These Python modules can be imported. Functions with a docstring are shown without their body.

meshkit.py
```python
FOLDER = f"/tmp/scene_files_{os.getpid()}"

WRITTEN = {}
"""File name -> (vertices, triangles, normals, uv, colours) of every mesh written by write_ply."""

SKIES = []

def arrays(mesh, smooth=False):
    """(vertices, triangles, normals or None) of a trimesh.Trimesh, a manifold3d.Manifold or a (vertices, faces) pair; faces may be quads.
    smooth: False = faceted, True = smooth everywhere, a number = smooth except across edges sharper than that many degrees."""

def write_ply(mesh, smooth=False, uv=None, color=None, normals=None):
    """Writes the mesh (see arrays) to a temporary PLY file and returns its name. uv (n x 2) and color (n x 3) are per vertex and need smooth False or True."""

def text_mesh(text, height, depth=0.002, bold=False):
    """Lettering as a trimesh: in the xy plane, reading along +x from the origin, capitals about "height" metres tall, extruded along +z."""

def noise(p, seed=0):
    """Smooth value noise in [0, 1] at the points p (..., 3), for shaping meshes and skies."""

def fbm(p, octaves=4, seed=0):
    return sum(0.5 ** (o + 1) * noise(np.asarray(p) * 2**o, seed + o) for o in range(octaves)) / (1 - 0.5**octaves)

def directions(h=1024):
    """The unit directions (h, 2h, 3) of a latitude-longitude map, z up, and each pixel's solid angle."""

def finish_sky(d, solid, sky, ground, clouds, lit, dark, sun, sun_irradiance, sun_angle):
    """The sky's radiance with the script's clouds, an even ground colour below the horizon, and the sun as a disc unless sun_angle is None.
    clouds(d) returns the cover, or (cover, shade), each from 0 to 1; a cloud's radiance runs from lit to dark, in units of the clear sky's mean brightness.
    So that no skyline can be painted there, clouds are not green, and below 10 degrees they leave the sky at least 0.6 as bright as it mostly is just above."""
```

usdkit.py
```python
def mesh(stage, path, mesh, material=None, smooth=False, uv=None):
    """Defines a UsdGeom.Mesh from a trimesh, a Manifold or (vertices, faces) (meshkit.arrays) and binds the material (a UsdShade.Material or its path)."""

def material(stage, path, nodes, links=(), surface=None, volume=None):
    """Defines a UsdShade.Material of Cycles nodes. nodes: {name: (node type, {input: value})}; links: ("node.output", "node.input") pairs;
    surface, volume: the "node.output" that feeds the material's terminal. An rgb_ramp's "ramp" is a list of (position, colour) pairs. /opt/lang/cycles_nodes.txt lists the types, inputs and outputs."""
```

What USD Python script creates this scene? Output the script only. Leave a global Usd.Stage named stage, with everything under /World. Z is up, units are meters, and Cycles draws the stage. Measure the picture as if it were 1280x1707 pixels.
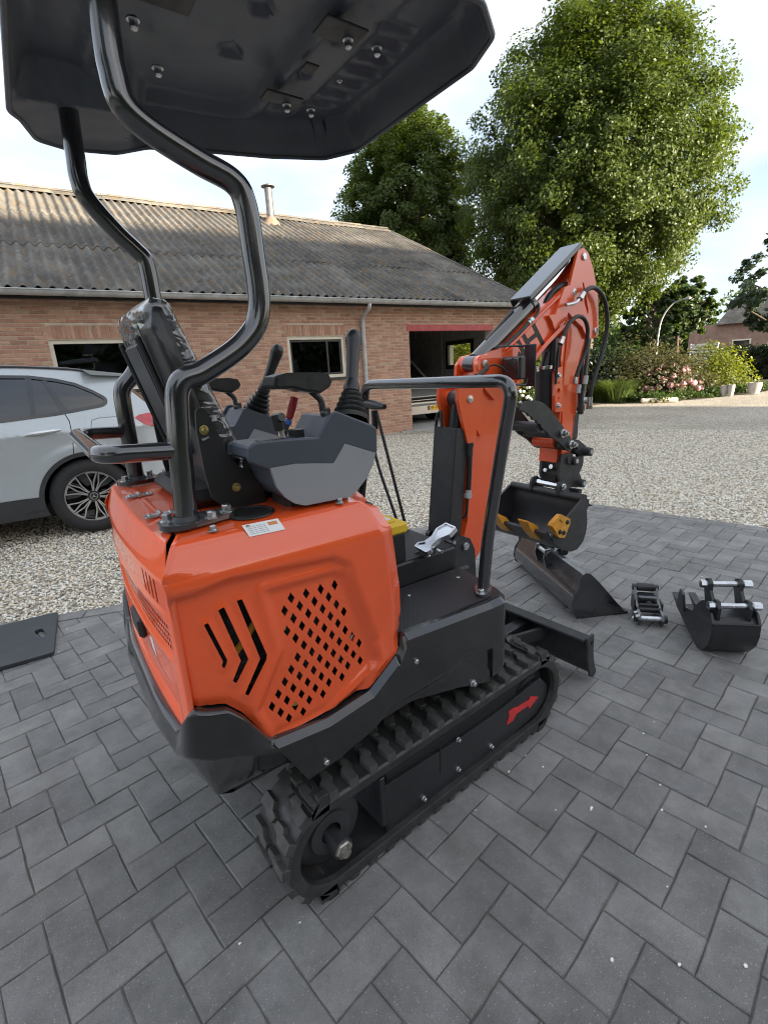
import math, random
import numpy as np, trimesh, shapely, manifold3d
from shapely.geometry import Polygon, Point, LineString, box as sbox
from manifold3d import Manifold, CrossSection
import usdkit, meshkit
from pxr import Usd, UsdGeom, UsdLux, UsdShade, Gf, Sdf, Vt

stage = Usd.Stage.CreateInMemory()
UsdGeom.SetStageUpAxis(stage, "Z"); UsdGeom.SetStageMetersPerUnit(stage, 1.0)
UsdGeom.Xform.Define(stage, "/World"); UsdGeom.Scope.Define(stage, "/World/Looks")
rng = np.random.default_rng(7); random.seed(7)

# ------------------------------------------------------------------ camera
CAM = np.array([-0.9806333003653757, -1.371253621856277, 1.3691222604681077])
ROT = np.array([[0.77670621, -0.62750996, -0.05439406], [-0.21382445, -0.1814593, -0.95987063], [0.59245807, 0.75716826, -0.27511754]])          # rows: right, down, forward
FPX = 819.053                      # focal length in pixels of a 1280 wide picture
EXPOSURE = 2.5
cam = UsdGeom.Camera.Define(stage, "/World/camera")
mm = Gf.Matrix4d(*ROT[0], 0, *(-ROT[1]), 0, *(-ROT[2]), 0, *CAM, 1)
UsdGeom.Xformable(cam).AddTransformOp().Set(mm)
cam.CreateFocalLengthAttr(24.0); cam.CreateHorizontalApertureAttr(24.0 * 1280 / FPX)
cam.CreateClippingRangeAttr(Gf.Vec2f(0.05, 5000))
cam.CreateExposureAttr(EXPOSURE)

# ------------------------------------------------------------------ sky and sun
SUN_AZ, SUN_EL = math.radians(-72), math.radians(10)
sd = np.array([math.cos(SUN_EL) * math.cos(SUN_AZ), math.cos(SUN_EL) * math.sin(SUN_AZ), math.sin(SUN_EL)])
SKY = 0.115
usdkit.material(stage, "/World/Looks/sky_look", {
    "sky": ("sky_texture", {"sky_type": "single_scattering", "sun_disc": False, "sun_elevation": SUN_EL, "sun_rotation": math.atan2(sd[0], sd[1]), "aerosol_density": 1.6}),
    "tc": ("texture_coordinate", {}), "mp": ("mapping", {"scale": (1.0, 1.0, 2.8), "location": (0.35, 0.1, 0.0)}),
    "n": ("noise_texture", {"scale": 2.3, "detail": 7.0, "roughness": 0.55, "distortion": 0.6}),
    "r": ("rgb_ramp", {"ramp": [(0.34, (0.72, 0.72, 0.72)), (0.50, (0.86, 0.86, 0.86)), (0.64, (0.98, 0.98, 0.98))]}),
    "n2": ("noise_texture", {"scale": 3.7, "detail": 5.0}),
    "cc": ("rgb_ramp", {"ramp": [(0.30, (1.18, 1.42, 1.86)), (0.50, (1.62, 1.74, 1.95)), (0.66, (2.20, 2.16, 2.10))]}),
    "m": ("mix_color", {"blend_type": "mix"}),
    "b": ("background_shader", {"strength": SKY})},
    [("tc.generated", "mp.vector"), ("mp.vector", "n.vector"), ("n.fac", "r.fac"), ("mp.vector", "n2.vector"), ("n2.fac", "cc.fac"),
     ("r.color", "m.fac"), ("sky.color", "m.a"), ("cc.color", "m.b"), ("m.result", "b.color")], surface="b.background")
dome = UsdLux.DomeLight.Define(stage, "/World/sky")
UsdShade.MaterialBindingAPI.Apply(dome.GetPrim()).Bind(UsdShade.Material.Get(stage, "/World/Looks/sky_look"))
dome.GetPrim().SetCustomDataByKey("kind", "structure"); dome.GetPrim().SetCustomDataByKey("label", "pale blue evening sky with thin white clouds"); dome.GetPrim().SetCustomDataByKey("category", "sky")
sun = UsdLux.DistantLight.Define(stage, "/World/sun")
sun.CreateIntensityAttr(1.0); sun.CreateAngleAttr(0.5); sun.CreateNormalizeAttr(True); sun.CreateColorAttr(Gf.Vec3f(1.0, 0.86, 0.66))
z_ = Gf.Vec3d(*sd); x_ = Gf.Cross(Gf.Vec3d(0, 0, 1), z_).GetNormalized(); y_ = Gf.Cross(z_, x_)
UsdGeom.Xformable(sun).AddTransformOp().Set(Gf.Matrix4d(*x_, 0, *y_, 0, *z_, 0, 0, 0, 0, 1))

# ------------------------------------------------------------------ measuring: a pixel of the photograph and a plane give a point of the place
def ray(x, y): return np.array([(x - 640) / FPX, (y - 853.5) / FPX, 1.0]) @ ROT
def onZ(x, y, z=0.0):
    d = ray(x, y); return CAM + (z - CAM[2]) / d[2] * d
def onY(x, y, Y):
    d = ray(x, y); return CAM + (Y - CAM[1]) / d[1] * d
def onP(x, y, P, n):
    d = ray(x, y); return CAM + np.dot(np.asarray(P) - CAM, n) / np.dot(d, n) * d
def project(P):
    q = (np.asarray(P) - CAM) @ ROT.T
    zz = np.maximum(q[..., 2], 1e-6)
    return np.stack([640 + FPX * q[..., 0] / zz, 853.5 + FPX * q[..., 1] / zz, q[..., 2]], -1)
PSI = math.radians(-3.5)                       # the digger's house is slewed a little against its tracks
HM = np.eye(4); HM[:2, :2] = [[math.cos(PSI), -math.sin(PSI)], [math.sin(PSI), math.cos(PSI)]]; HM[0, 3] = -0.03
HI = np.linalg.inv(HM)
CH = (HI @ np.r_[CAM, 1])[:3]
def hray(x, y): return HI[:3, :3] @ ray(x, y)
def hX(x, y, X): d = hray(x, y); return CH + (X - CH[0]) / d[0] * d
def hY(x, y, Y): d = hray(x, y); return CH + (Y - CH[1]) / d[1] * d
def hZ(x, y, Z): d = hray(x, y); return CH + (Z - CH[2]) / d[2] * d
def hYs(pts, Y): return [tuple(hY(a, b, Y)[[0, 2]]) for a, b in pts]

# ------------------------------------------------------------------ scene helpers
used = {}
base_of = {}
def numbered(path):
    n = used.get(path, 0); used[path] = n + 1
    return path if n == 0 else f"{path}_{n:03d}"
def tag(prim, label=None, cat=None, group=None, kind=None):
    for k, v in (("label", label), ("category", cat), ("group", group), ("kind", kind)):
        if v: prim.SetCustomDataByKey(k, v)
def thing(name, label, cat, loc=(0, 0, 0), group=None, kind=None):
    x = UsdGeom.Xform.Define(stage, numbered("/World/" + name)); x.AddTranslateOp().Set(Gf.Vec3d(*map(float, loc)))
    p = x.GetPrim(); base_of[str(p.GetPath())] = np.array(loc, float)
    tag(p, label, cat, group, kind); return p
def part(parent, name, mesh, mat, smooth=32, label=None, kind=None):
    """one mesh (in world coordinates) under a thing, a part or, with parent None, under the world"""
    root = str(parent.GetPath()) if parent else "/World"
    path = numbered(root + "/" + name)
    top = "/".join(path.split("/")[:3])
    v, f, n = meshkit.arrays(mesh, smooth)
    b = base_of.get(top)
    if b is not None: v = v - b
    m = usdkit.mesh(stage, path, (v, f), M[mat])
    if n is not None:
        m.CreateNormalsAttr(Vt.Vec3fArray.FromNumpy(n.astype(np.float32))); m.SetNormalsInterpolation("vertex")
    p = m.GetPrim(); tag(p, label, None, None, kind); return p
def parts(parent, name, meshes, mat, smooth=32, xf=None):
    ps = [part(parent, name, xf(m) if xf else m, mat, smooth) for m in meshes]; return ps[0]
def single(name, mesh, mat, label, cat, group=None, kind=None, smooth=32):
    p = part(None, name, mesh, mat, smooth); tag(p, label, cat, group, kind); return p

# ------------------------------------------------------------------ mesh helpers
def T(m):
    if isinstance(m, Manifold):
        q = m.to_mesh(); return trimesh.Trimesh(q.vert_properties[:, :3], q.tri_verts, process=False)
    return m
def cat(*ms):
    ms = [T(m) for m in (ms[0] if len(ms) == 1 and isinstance(ms[0], list) else ms)]
    return trimesh.util.concatenate(ms)
def up(m):
    m = T(m).copy(); m.apply_transform(HM); return m
def hp(p): return (HM @ np.r_[np.asarray(p, float), 1])[:3]
def cbox(lo, hi, c=0.004):
    lo, hi = np.minimum(lo, hi).astype(float), np.maximum(lo, hi).astype(float); c = min(c, 0.45 * (hi - lo).min())
    pts = []
    for i in np.ndindex(2, 2, 2):
        p = np.where(np.array(i) == 1, hi, lo); s = np.where(np.array(i) == 1, -1, 1)
        for k in range(3):
            q = p.copy()
            for j in range(3):
                if j != k: q[j] += s[j] * c
            pts.append(q)
    return trimesh.convex.convex_hull(np.array(pts))
def obox(c, ax, ay, az, hx, hy, hz, ch=0.003):
    """box with half sizes along three axes"""
    m = cbox((-hx, -hy, -hz), (hx, hy, hz), ch); A = np.eye(4)
    A[:3, 0], A[:3, 1], A[:3, 2], A[:3, 3] = ax, ay, az, c
    m.apply_transform(A); return m
def frame_of(d):
    d = np.asarray(d, float) / np.linalg.norm(d); a = np.array([0, 0, 1.0]) if abs(d[2]) < 0.9 else np.array([1.0, 0, 0])
    u = np.cross(a, d); u /= np.linalg.norm(u); return u, np.cross(d, u), d
def cyl(p0, p1, r, n=20, r1=None):
    p0, p1 = np.asarray(p0, float), np.asarray(p1, float); r1 = r if r1 is None else r1
    u, v, d = frame_of(p1 - p0); a = np.linspace(0, 2 * np.pi, n, endpoint=False)
    ring = np.outer(np.cos(a), u) + np.outer(np.sin(a), v)
    V = np.vstack([p0 + ring * r, p1 + ring * r1, [p0, p1]]); F = []
    for i in range(n):
        j = (i + 1) % n; F += [[i, j, n + j], [i, n + j, n + i], [2 * n, j, i], [2 * n + 1, n + i, n + j]]
    return trimesh.Trimesh(V, F, process=False)
def lathe(p0, d, prof, n=24):
    """surface of revolution: prof = [(along, radius)]"""
    u, v, d = frame_of(d); a = np.linspace(0, 2 * np.pi, n, endpoint=False); ring = np.outer(np.cos(a), u) + np.outer(np.sin(a), v)
    V = np.vstack([np.asarray(p0) + d * h + ring * max(r, 1e-5) for h, r in prof]); F = []
    for k in range(len(prof) - 1):
        for i in range(n):
            j = (i + 1) % n; a0, b0, a1, b1 = k * n + i, k * n + j, (k + 1) * n + i, (k + 1) * n + j
            F += [[a0, b0, b1], [a0, b1, a1]]
    return trimesh.Trimesh(V, F, process=False)
def rounded(path, bend, seg=8):
    path = [np.asarray(p, float) for p in path]; out = [path[0]]
    for i in range(1, len(path) - 1):
        a, b, c = path[i - 1], path[i], path[i + 1]
        la, lc = np.linalg.norm(a - b), np.linalg.norm(c - b); t = min(bend, 0.49 * la, 0.49 * lc)
        s, e = b + (a - b) / la * t, b + (c - b) / lc * t
        for k in np.linspace(0, 1, seg + 1): out.append((1 - k) ** 2 * s + 2 * k * (1 - k) * b + k * k * e)
    out.append(path[-1]); return np.array(out)
def spline(pts, n=8, closed=False):
    P = np.array(pts, float); Q = np.vstack([2 * P[0] - P[1], P, 2 * P[-1] - P[-2]]) if not closed else np.vstack([P[-1], P, P[0], P[1]]); out = []
    for i in range(1, len(Q) - 2):
        for t in np.linspace(0, 1, n, endpoint=False):
            a, b, c, d = Q[i - 1:i + 3]
            out.append(0.5 * (2 * b + (c - a) * t + (2 * a - 5 * b + 4 * c - d) * t * t + (3 * b - 3 * c + d - a) * t ** 3))
    if not closed: out.append(P[-1])
    return np.array(out)
def tube(path, r, n=16, bend=0.0, sect=None):
    P = rounded(path, bend) if bend else np.asarray(path, float)
    rr = np.broadcast_to(np.asarray(r, float), (len(P),)) if np.ndim(r) else np.full(len(P), float(r))
    tn = np.gradient(P, axis=0); tn /= np.linalg.norm(tn, axis=1)[:, None]
    u, _, _ = frame_of(tn[0]); a = np.linspace(0, 2 * np.pi, n, endpoint=False); V = []
    for i in range(len(P)):
        u = u - tn[i] * (u @ tn[i]); u /= np.linalg.norm(u); v = np.cross(tn[i], u)
        V.append(P[i] + rr[i] * (np.outer(np.cos(a), u) + np.outer(np.sin(a), v)))
    V = np.vstack(V + [P[:1], P[-1:]]); F = []; L = len(P)
    for k in range(L - 1):
        for i in range(n):
            j = (i + 1) % n; F += [[k * n + i, k * n + j, (k + 1) * n + j], [k * n + i, (k + 1) * n + j, (k + 1) * n + i]]
    for i in range(n):
        j = (i + 1) % n; F += [[L * n, j, i], [L * n + 1, (L - 1) * n + i, (L - 1) * n + j]]
    return trimesh.Trimesh(V, F, process=False)
def loops(poly):
    poly = poly if not isinstance(poly, (list, np.ndarray)) else Polygon(poly)
    gs = getattr(poly, "geoms", [poly]); out = []
    for g in gs:
        g = shapely.geometry.polygon.orient(g)
        out.append(np.array(g.exterior.coords)[:-1]); out += [np.array(h.coords)[:-1] for h in g.interiors]
    return out
def extr(poly, h, ref=None):
    m = Manifold.extrude(CrossSection(loops(poly), manifold3d.FillRule.EvenOdd), h)
    return m.refine_to_length(ref) if ref else m
def placed(m, ex, ey, ez, o):
    m = T(m).copy(); A = np.eye(4); A[:3, 0], A[:3, 1], A[:3, 2], A[:3, 3] = ex, ey, ez, o
    m.apply_transform(A); return m
def plateY(poly, y0, y1):
    """(x, z) outline made a plate between two y"""
    return placed(extr(poly, abs(y1 - y0)), (1, 0, 0), (0, 0, 1), (0, 1, 0), (0, min(y0, y1), 0))
def plateZ(poly, z0, z1): return placed(extr(poly, z1 - z0), (1, 0, 0), (0, 1, 0), (0, 0, 1), (0, 0, z0))
def soft(poly, r=0.01): return Polygon(poly).buffer(-r).buffer(r, quad_segs=6) if not hasattr(poly, "geoms") else poly
def fillet2(poly, r, q=5):
    p = poly if hasattr(poly, "area") else Polygon(poly)
    return p.buffer(-r, quad_segs=q).buffer(2 * r, quad_segs=q).buffer(-r, quad_segs=q)
def bolt(c, d, r=0.009, h=0.008, washer=True):
    """hexagon head bolt on a washer"""
    c = np.asarray(c, float); u, v, d = frame_of(d)
    ms = [lathe(c, d, [(h * 0.25, 0), (h * 0.25, r * 0.98), (h * 1.25, r * 0.98), (h * 1.45, r * 0.75), (h * 1.45, 0)], 6)]
    if washer: ms.append(lathe(c, d, [(-0.001, 0), (-0.001, r * 1.45), (h * 0.2, r * 1.45), (h * 0.25, r * 1.3), (h * 0.25, 0)], 16))
    return cat(ms)
def smoothstep(x): x = np.clip(x, 0, 1); return x * x * (3 - 2 * x)
def inside_dist(poly, P):
    """signed distance, positive inside"""
    g = poly if hasattr(poly, "area") else Polygon(poly); pts = shapely.points(P)
    d = shapely.distance(pts, g.boundary); return np.where(shapely.contains(g, pts), d, -d)

# ------------------------------------------------------------------ materials
M = {}
def mat(name, base, rough=0.5, metal=0.0, coat=0.0, coat_rough=0.05, var=0.0, vscale=6.0, bump=0.0, bscale=60.0, bdist=0.004, bevel=0.0, spec=0.5, detail=4.0, rvar=0.0, isl=0.0, trans=0.0):
    base = np.array(base, float)
    N = {"p": ("principled_bsdf", {"base_color": tuple(base), "roughness": rough, "metallic": metal, "coat_weight": coat, "coat_roughness": coat_rough, "specular_ior_level": spec, "transmission_weight": trans})}
    L = []
    if var or bump or rvar: N["g"] = ("geometry", {})
    if var:
        N["n"] = ("noise_texture", {"scale": vscale, "detail": detail, "roughness": 0.6})
        N["r"] = ("rgb_ramp", {"ramp": [(0.3, tuple(base * (1 - var))), (0.7, tuple(np.minimum(base * (1 + var), 0.95)))]})
        L += [("g.position", "n.vector"), ("n.fac", "r.fac")]
        col = "r.color"
        if isl:
            N["hv"] = ("hsv", {}); N["mr"] = ("map_range", {"from_min": 0.0, "from_max": 1.0, "to_min": 1 - isl, "to_max": 1 + isl})
            N.setdefault("g", ("geometry", {}))
            L += [("g.random_per_island", "mr.value"), ("mr.result", "hv.value"), ("r.color", "hv.color")]; col = "hv.color"
        L.append((col, "p.base_color"))
    if rvar:
        N["nr"] = ("noise_texture", {"scale": vscale * 2.3, "detail": 5.0}); N["rr"] = ("map_range", {"from_min": 0.3, "from_max": 0.7, "to_min": max(rough - rvar, 0.02), "to_max": rough + rvar})
        L += [("g.position", "nr.vector"), ("nr.fac", "rr.value"), ("rr.result", "p.roughness")]
    nrm = None
    if bevel:
        N["bv"] = ("bevel", {"samples": 4, "radius": bevel}); nrm = "bv.bevel"
    if bump:
        N["bn"] = ("noise_texture", {"scale": bscale, "detail": 3.0}); N["bp"] = ("bump", {"strength": bump, "distance": bdist})
        L += [("g.position", "bn.vector"), ("bn.fac", "bp.height")]
        if nrm: L.append((nrm, "bp.normal"))
        nrm = "bp.normal"
    if nrm: L.append((nrm, "p.normal"))
    M[name] = usdkit.material(stage, f"/World/Looks/{name}_look", N, L, surface="p.BSDF")

mat("orange", (0.80, 0.095, 0.016), 0.33, coat=1.0, coat_rough=0.045, var=0.06, vscale=3, bump=0.03, bscale=350, bdist=0.001, bevel=0.0025, rvar=0.06)
mat("orange_dull", (0.72, 0.085, 0.018), 0.42, coat=0.2, coat_rough=0.2, var=0.10, vscale=8, bevel=0.002, rvar=0.08)
mat("black_gloss", (0.012, 0.012, 0.014), 0.20, spec=0.9, coat=1.0, coat_rough=0.06, var=0.15, vscale=5, bump=0.02, bscale=200, bdist=0.001, bevel=0.002, rvar=0.06)
mat("black_satin", (0.016, 0.016, 0.018), 0.38, coat=0.1, var=0.2, vscale=9, bump=0.06, bscale=420, bdist=0.001, bevel=0.0025, rvar=0.08)
mat("skirt_black", (0.010, 0.0095, 0.010), 0.19, coat=0.7, coat_rough=0.05, spec=0.5, var=0.2, vscale=6, bump=0.05, bscale=500, bdist=0.0008, rvar=0.06)
mat("steel_dark", (0.030, 0.030, 0.032), 0.48, var=0.25, vscale=14, bump=0.08, bscale=160, bdist=0.001, bevel=0.002, rvar=0.1)
mat("canopy_plastic", (0.088, 0.098, 0.116), 0.40, var=0.15, vscale=6, bump=0.15, bscale=900, bdist=0.0006, rvar=0.06)
mat("rubber", (0.028, 0.027, 0.026), 0.45, var=0.45, vscale=16, bump=0.2, bscale=120, bdist=0.0015, bevel=0.003, rvar=0.15)
mat("rubber_worn", (0.048, 0.046, 0.043), 0.5, var=0.4, vscale=22, bump=0.25, bscale=140, bdist=0.0015, bevel=0.003, rvar=0.12)
mat("rubber_soft", (0.014, 0.014, 0.014), 0.42, var=0.2, vscale=20, rvar=0.1)
mat("console_dark", (0.052, 0.062, 0.078), 0.42, var=0.06, vscale=5, bump=0.10, bscale=1300, bdist=0.0005)
mat("console_light", (0.255, 0.265, 0.275), 0.45, var=0.04, vscale=5, bump=0.10, bscale=1300, bdist=0.0005)
mat("grip_plastic", (0.018, 0.018, 0.019), 0.36, var=0.1, vscale=9, bump=0.05, bscale=900, bdist=0.0005)
mat("zinc", (0.55, 0.56, 0.57), 0.28, metal=1.0, var=0.15, vscale=40, rvar=0.1)
mat("gold_zinc", (0.50, 0.40, 0.16), 0.3, metal=1.0, var=0.15, vscale=40)
mat("chrome", (0.72, 0.73, 0.75), 0.12, metal=1.0)
mat("polished", (0.62, 0.63, 0.65), 0.22, metal=1.0, bump=0.15, bscale=60, bdist=0.002, bevel=0.002)
mat("rough_nut", (0.36, 0.34, 0.30), 0.45, metal=0.9, var=0.4, vscale=60)
mat("guard_grey", (0.060, 0.064, 0.070), 0.30, coat=0.6, coat_rough=0.08, var=0.1, vscale=8, bevel=0.002)
mat("lamp_pole", (0.30, 0.31, 0.30), 0.5, metal=0.2)
mat("yellow", (0.78, 0.50, 0.02), 0.42, var=0.05, bevel=0.003)
mat("tooth_yellow", (0.62, 0.28, 0.025), 0.45, coat=0.2, var=0.18, vscale=25, bevel=0.002, rvar=0.1)
mat("red_paint", (0.55, 0.03, 0.03), 0.5, var=0.15, vscale=30)
mat("red_grip", (0.32, 0.018, 0.02), 0.4, var=0.1)
mat("blue_plastic", (0.03, 0.14, 0.45), 0.4)
mat("sticker_white", (0.78, 0.78, 0.76), 0.4, var=0.03)
mat("sticker_grey", (0.35, 0.36, 0.40), 0.5)
mat("sticker_orange", (0.6, 0.22, 0.06), 0.5)
mat("lamp_red", (0.45, 0.010, 0.018), 0.12, coat=1.0, var=0.3, vscale=18)
mat("cover_black", (0.012, 0.012, 0.013), 0.9)
mat("flue_steel", (0.17, 0.165, 0.16), 0.45, metal=0.6, var=0.25, vscale=8)
mat("mat_plastic", (0.040, 0.043, 0.047), 0.4, var=0.15, vscale=9, bump=0.1, bscale=300, bdist=0.001, bevel=0.004)
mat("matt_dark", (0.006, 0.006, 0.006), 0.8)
mat("car_paint", (0.44, 0.475, 0.49), 0.32, metal=0.25, coat=1.0, coat_rough=0.03, var=0.02, vscale=2)
mat("car_trim", (0.035, 0.037, 0.040), 0.5, var=0.08, vscale=8, bump=0.08, bscale=600, bdist=0.0008)
mat("car_black", (0.010, 0.010, 0.011), 0.12, coat=0.8)
mat("tyre", (0.022, 0.022, 0.023), 0.75, var=0.2, vscale=25, bump=0.1, bscale=120)
mat("alloy", (0.62, 0.62, 0.63), 0.25, metal=1.0)
mat("van_silver", (0.50, 0.50, 0.48), 0.35, metal=0.6, coat=0.8, var=0.04)
mat("plate_yellow", (0.85, 0.50, 0.02), 0.45)
mat("plate_blue", (0.02, 0.06, 0.40), 0.45)
mat("print_black", (0.012, 0.012, 0.012), 0.5)
mat("window_cream", (0.66, 0.62, 0.50), 0.5, var=0.08, vscale=6, bevel=0.003)
mat("window_dark", (0.030, 0.032, 0.034), 0.4, var=0.1)
mat("zinc_old", (0.46, 0.47, 0.46), 0.48, metal=0.35, var=0.22, vscale=5, rvar=0.1)
mat("lintel_red", (0.42, 0.075, 0.075), 0.55, var=0.22, vscale=7, bump=0.1, bscale=40)
mat("mortar", (0.56, 0.49, 0.40), 0.9, var=0.15, vscale=12, bump=0.3, bscale=140, bdist=0.003)
for k, c in enumerate([(0.46, 0.255, 0.175), (0.41, 0.22, 0.15), (0.50, 0.295, 0.20), (0.37, 0.20, 0.145), (0.49, 0.32, 0.22)]):
    mat(f"brick_{'abcde'[k]}", c, 0.85, var=0.16, vscale=9, bump=0.3, bscale=110, bdist=0.003)
mat("brick_far", (0.26, 0.165, 0.125), 0.9, var=0.2, vscale=2.5)
mat("block_grey", (0.36, 0.33, 0.30), 0.9, var=0.12, vscale=8, bump=0.2, bscale=50)
mat("concrete", (0.36, 0.35, 0.33), 0.85, var=0.18, vscale=3, bump=0.2, bscale=60)
mat("ceiling_board", (0.30, 0.28, 0.26), 0.9, var=0.1)
for k, c in enumerate([(0.345, 0.336, 0.320), (0.300, 0.293, 0.282), (0.375, 0.364, 0.346), (0.322, 0.315, 0.304)]):
    N = {"g": ("geometry", {}), "n": ("noise_texture", {"scale": 7.0, "detail": 5.0, "roughness": 0.65}), "r": ("rgb_ramp", {"ramp": [(0.3, tuple(np.array(c) * 0.78)), (0.7, tuple(np.array(c) * 1.25))]}),
         "v": ("voronoi_texture", {"scale": 150.0, "feature": "f1"}), "vr": ("rgb_ramp", {"ramp": [(0.12, (1, 1, 1)), (0.26, (0, 0, 0))]}),
         "sc": ("separate_color", {}), "th": ("math", {"math_type": "greater_than", "value2": 0.72}), "mul": ("math", {"math_type": "multiply"}), "m": ("mix_color", {"blend_type": "mix", "b": (0.55, 0.55, 0.54)}),
         "nb": ("noise_texture", {"scale": 60.0, "detail": 8.0, "roughness": 0.82}), "bp": ("bump", {"strength": 1.0, "distance": 0.006}),
         "v2": ("voronoi_texture", {"scale": 420.0}), "m2": ("mix_color", {"blend_type": "multiply", "fac": 0.5}), "v2r": ("rgb_ramp", {"ramp": [(0.0, (1.4, 1.4, 1.4)), (0.6, (0.45, 0.45, 0.45))]}),
         "isl": ("map_range", {"from_min": 0.0, "from_max": 1.0, "to_min": 0.80, "to_max": 1.16}), "hv": ("hsv", {}),
         "ns": ("noise_texture", {"scale": 1.9, "detail": 6.0, "roughness": 0.7}), "nsr": ("rgb_ramp", {"ramp": [(0.30, (0.70, 0.69, 0.67)), (0.5, (1.0, 1.0, 1.0)), (0.72, (1.16, 1.15, 1.12))]}), "m0": ("mix_color", {"blend_type": "multiply", "fac": 1.0, "use_clamp": False}),
         "p": ("principled_bsdf", {"roughness": 0.72, "specular_ior_level": 0.4})}
    M[f"paver_{'abcd'[k]}"] = usdkit.material(stage, f"/World/Looks/paver_{'abcd'[k]}_look", N, [("g.position", "n.vector"), ("g.position", "v.vector"), ("g.position", "nb.vector"), ("g.position", "v2.vector"), ("n.fac", "r.fac"), ("v.distance", "vr.fac"), ("v.color", "sc.color"), ("sc.r", "th.value1"), ("th.value", "mul.value1"), ("vr.color", "mul.value2"),
        ("g.position", "ns.vector"), ("ns.fac", "nsr.fac"), ("r.color", "m0.a"), ("nsr.color", "m0.b"), ("m0.result", "m2.a"), ("v2.distance", "v2r.fac"), ("v2r.color", "m2.b"), ("m2.result", "m.a"), ("mul.value", "m.fac"), ("m.result", "hv.color"), ("g.random_per_island", "isl.value"), ("isl.result", "hv.value"), ("hv.color", "p.base_color"), ("nb.fac", "bp.height"), ("bp.normal", "p.normal")], surface="p.BSDF")
mat("joint_sand", (0.115, 0.106, 0.092), 0.95, var=0.35, vscale=14, bump=0.4, bscale=180, bdist=0.004)
# gravel: sheet below the loose stones
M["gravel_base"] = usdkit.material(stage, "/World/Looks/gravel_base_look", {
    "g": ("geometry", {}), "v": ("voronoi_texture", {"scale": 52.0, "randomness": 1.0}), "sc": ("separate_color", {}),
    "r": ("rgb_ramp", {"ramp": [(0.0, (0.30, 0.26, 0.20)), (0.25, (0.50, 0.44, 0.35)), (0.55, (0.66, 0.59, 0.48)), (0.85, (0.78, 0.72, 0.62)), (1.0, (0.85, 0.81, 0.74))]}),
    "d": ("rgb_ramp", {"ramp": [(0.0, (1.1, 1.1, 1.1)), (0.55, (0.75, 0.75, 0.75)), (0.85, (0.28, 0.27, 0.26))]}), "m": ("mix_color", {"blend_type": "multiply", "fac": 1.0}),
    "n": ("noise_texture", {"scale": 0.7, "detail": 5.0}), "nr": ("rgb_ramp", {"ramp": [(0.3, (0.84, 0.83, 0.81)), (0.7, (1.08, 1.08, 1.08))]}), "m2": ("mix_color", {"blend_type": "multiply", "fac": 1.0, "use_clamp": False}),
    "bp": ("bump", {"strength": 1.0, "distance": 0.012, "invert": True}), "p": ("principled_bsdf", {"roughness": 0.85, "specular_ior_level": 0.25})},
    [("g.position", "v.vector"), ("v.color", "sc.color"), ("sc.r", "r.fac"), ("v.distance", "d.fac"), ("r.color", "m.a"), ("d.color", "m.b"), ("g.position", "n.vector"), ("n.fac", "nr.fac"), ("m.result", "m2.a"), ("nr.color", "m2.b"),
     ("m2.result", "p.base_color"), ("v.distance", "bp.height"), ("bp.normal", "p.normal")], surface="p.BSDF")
for k, c in enumerate([(0.84, 0.78, 0.67), (0.78, 0.70, 0.57), (0.68, 0.58, 0.45), (0.58, 0.54, 0.47), (0.88, 0.84, 0.76), (0.42, 0.36, 0.28)]):
    mat(f"stone_{'abcdef'[k]}", c, 0.8, var=0.2, vscale=40, spec=0.3)
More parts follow.
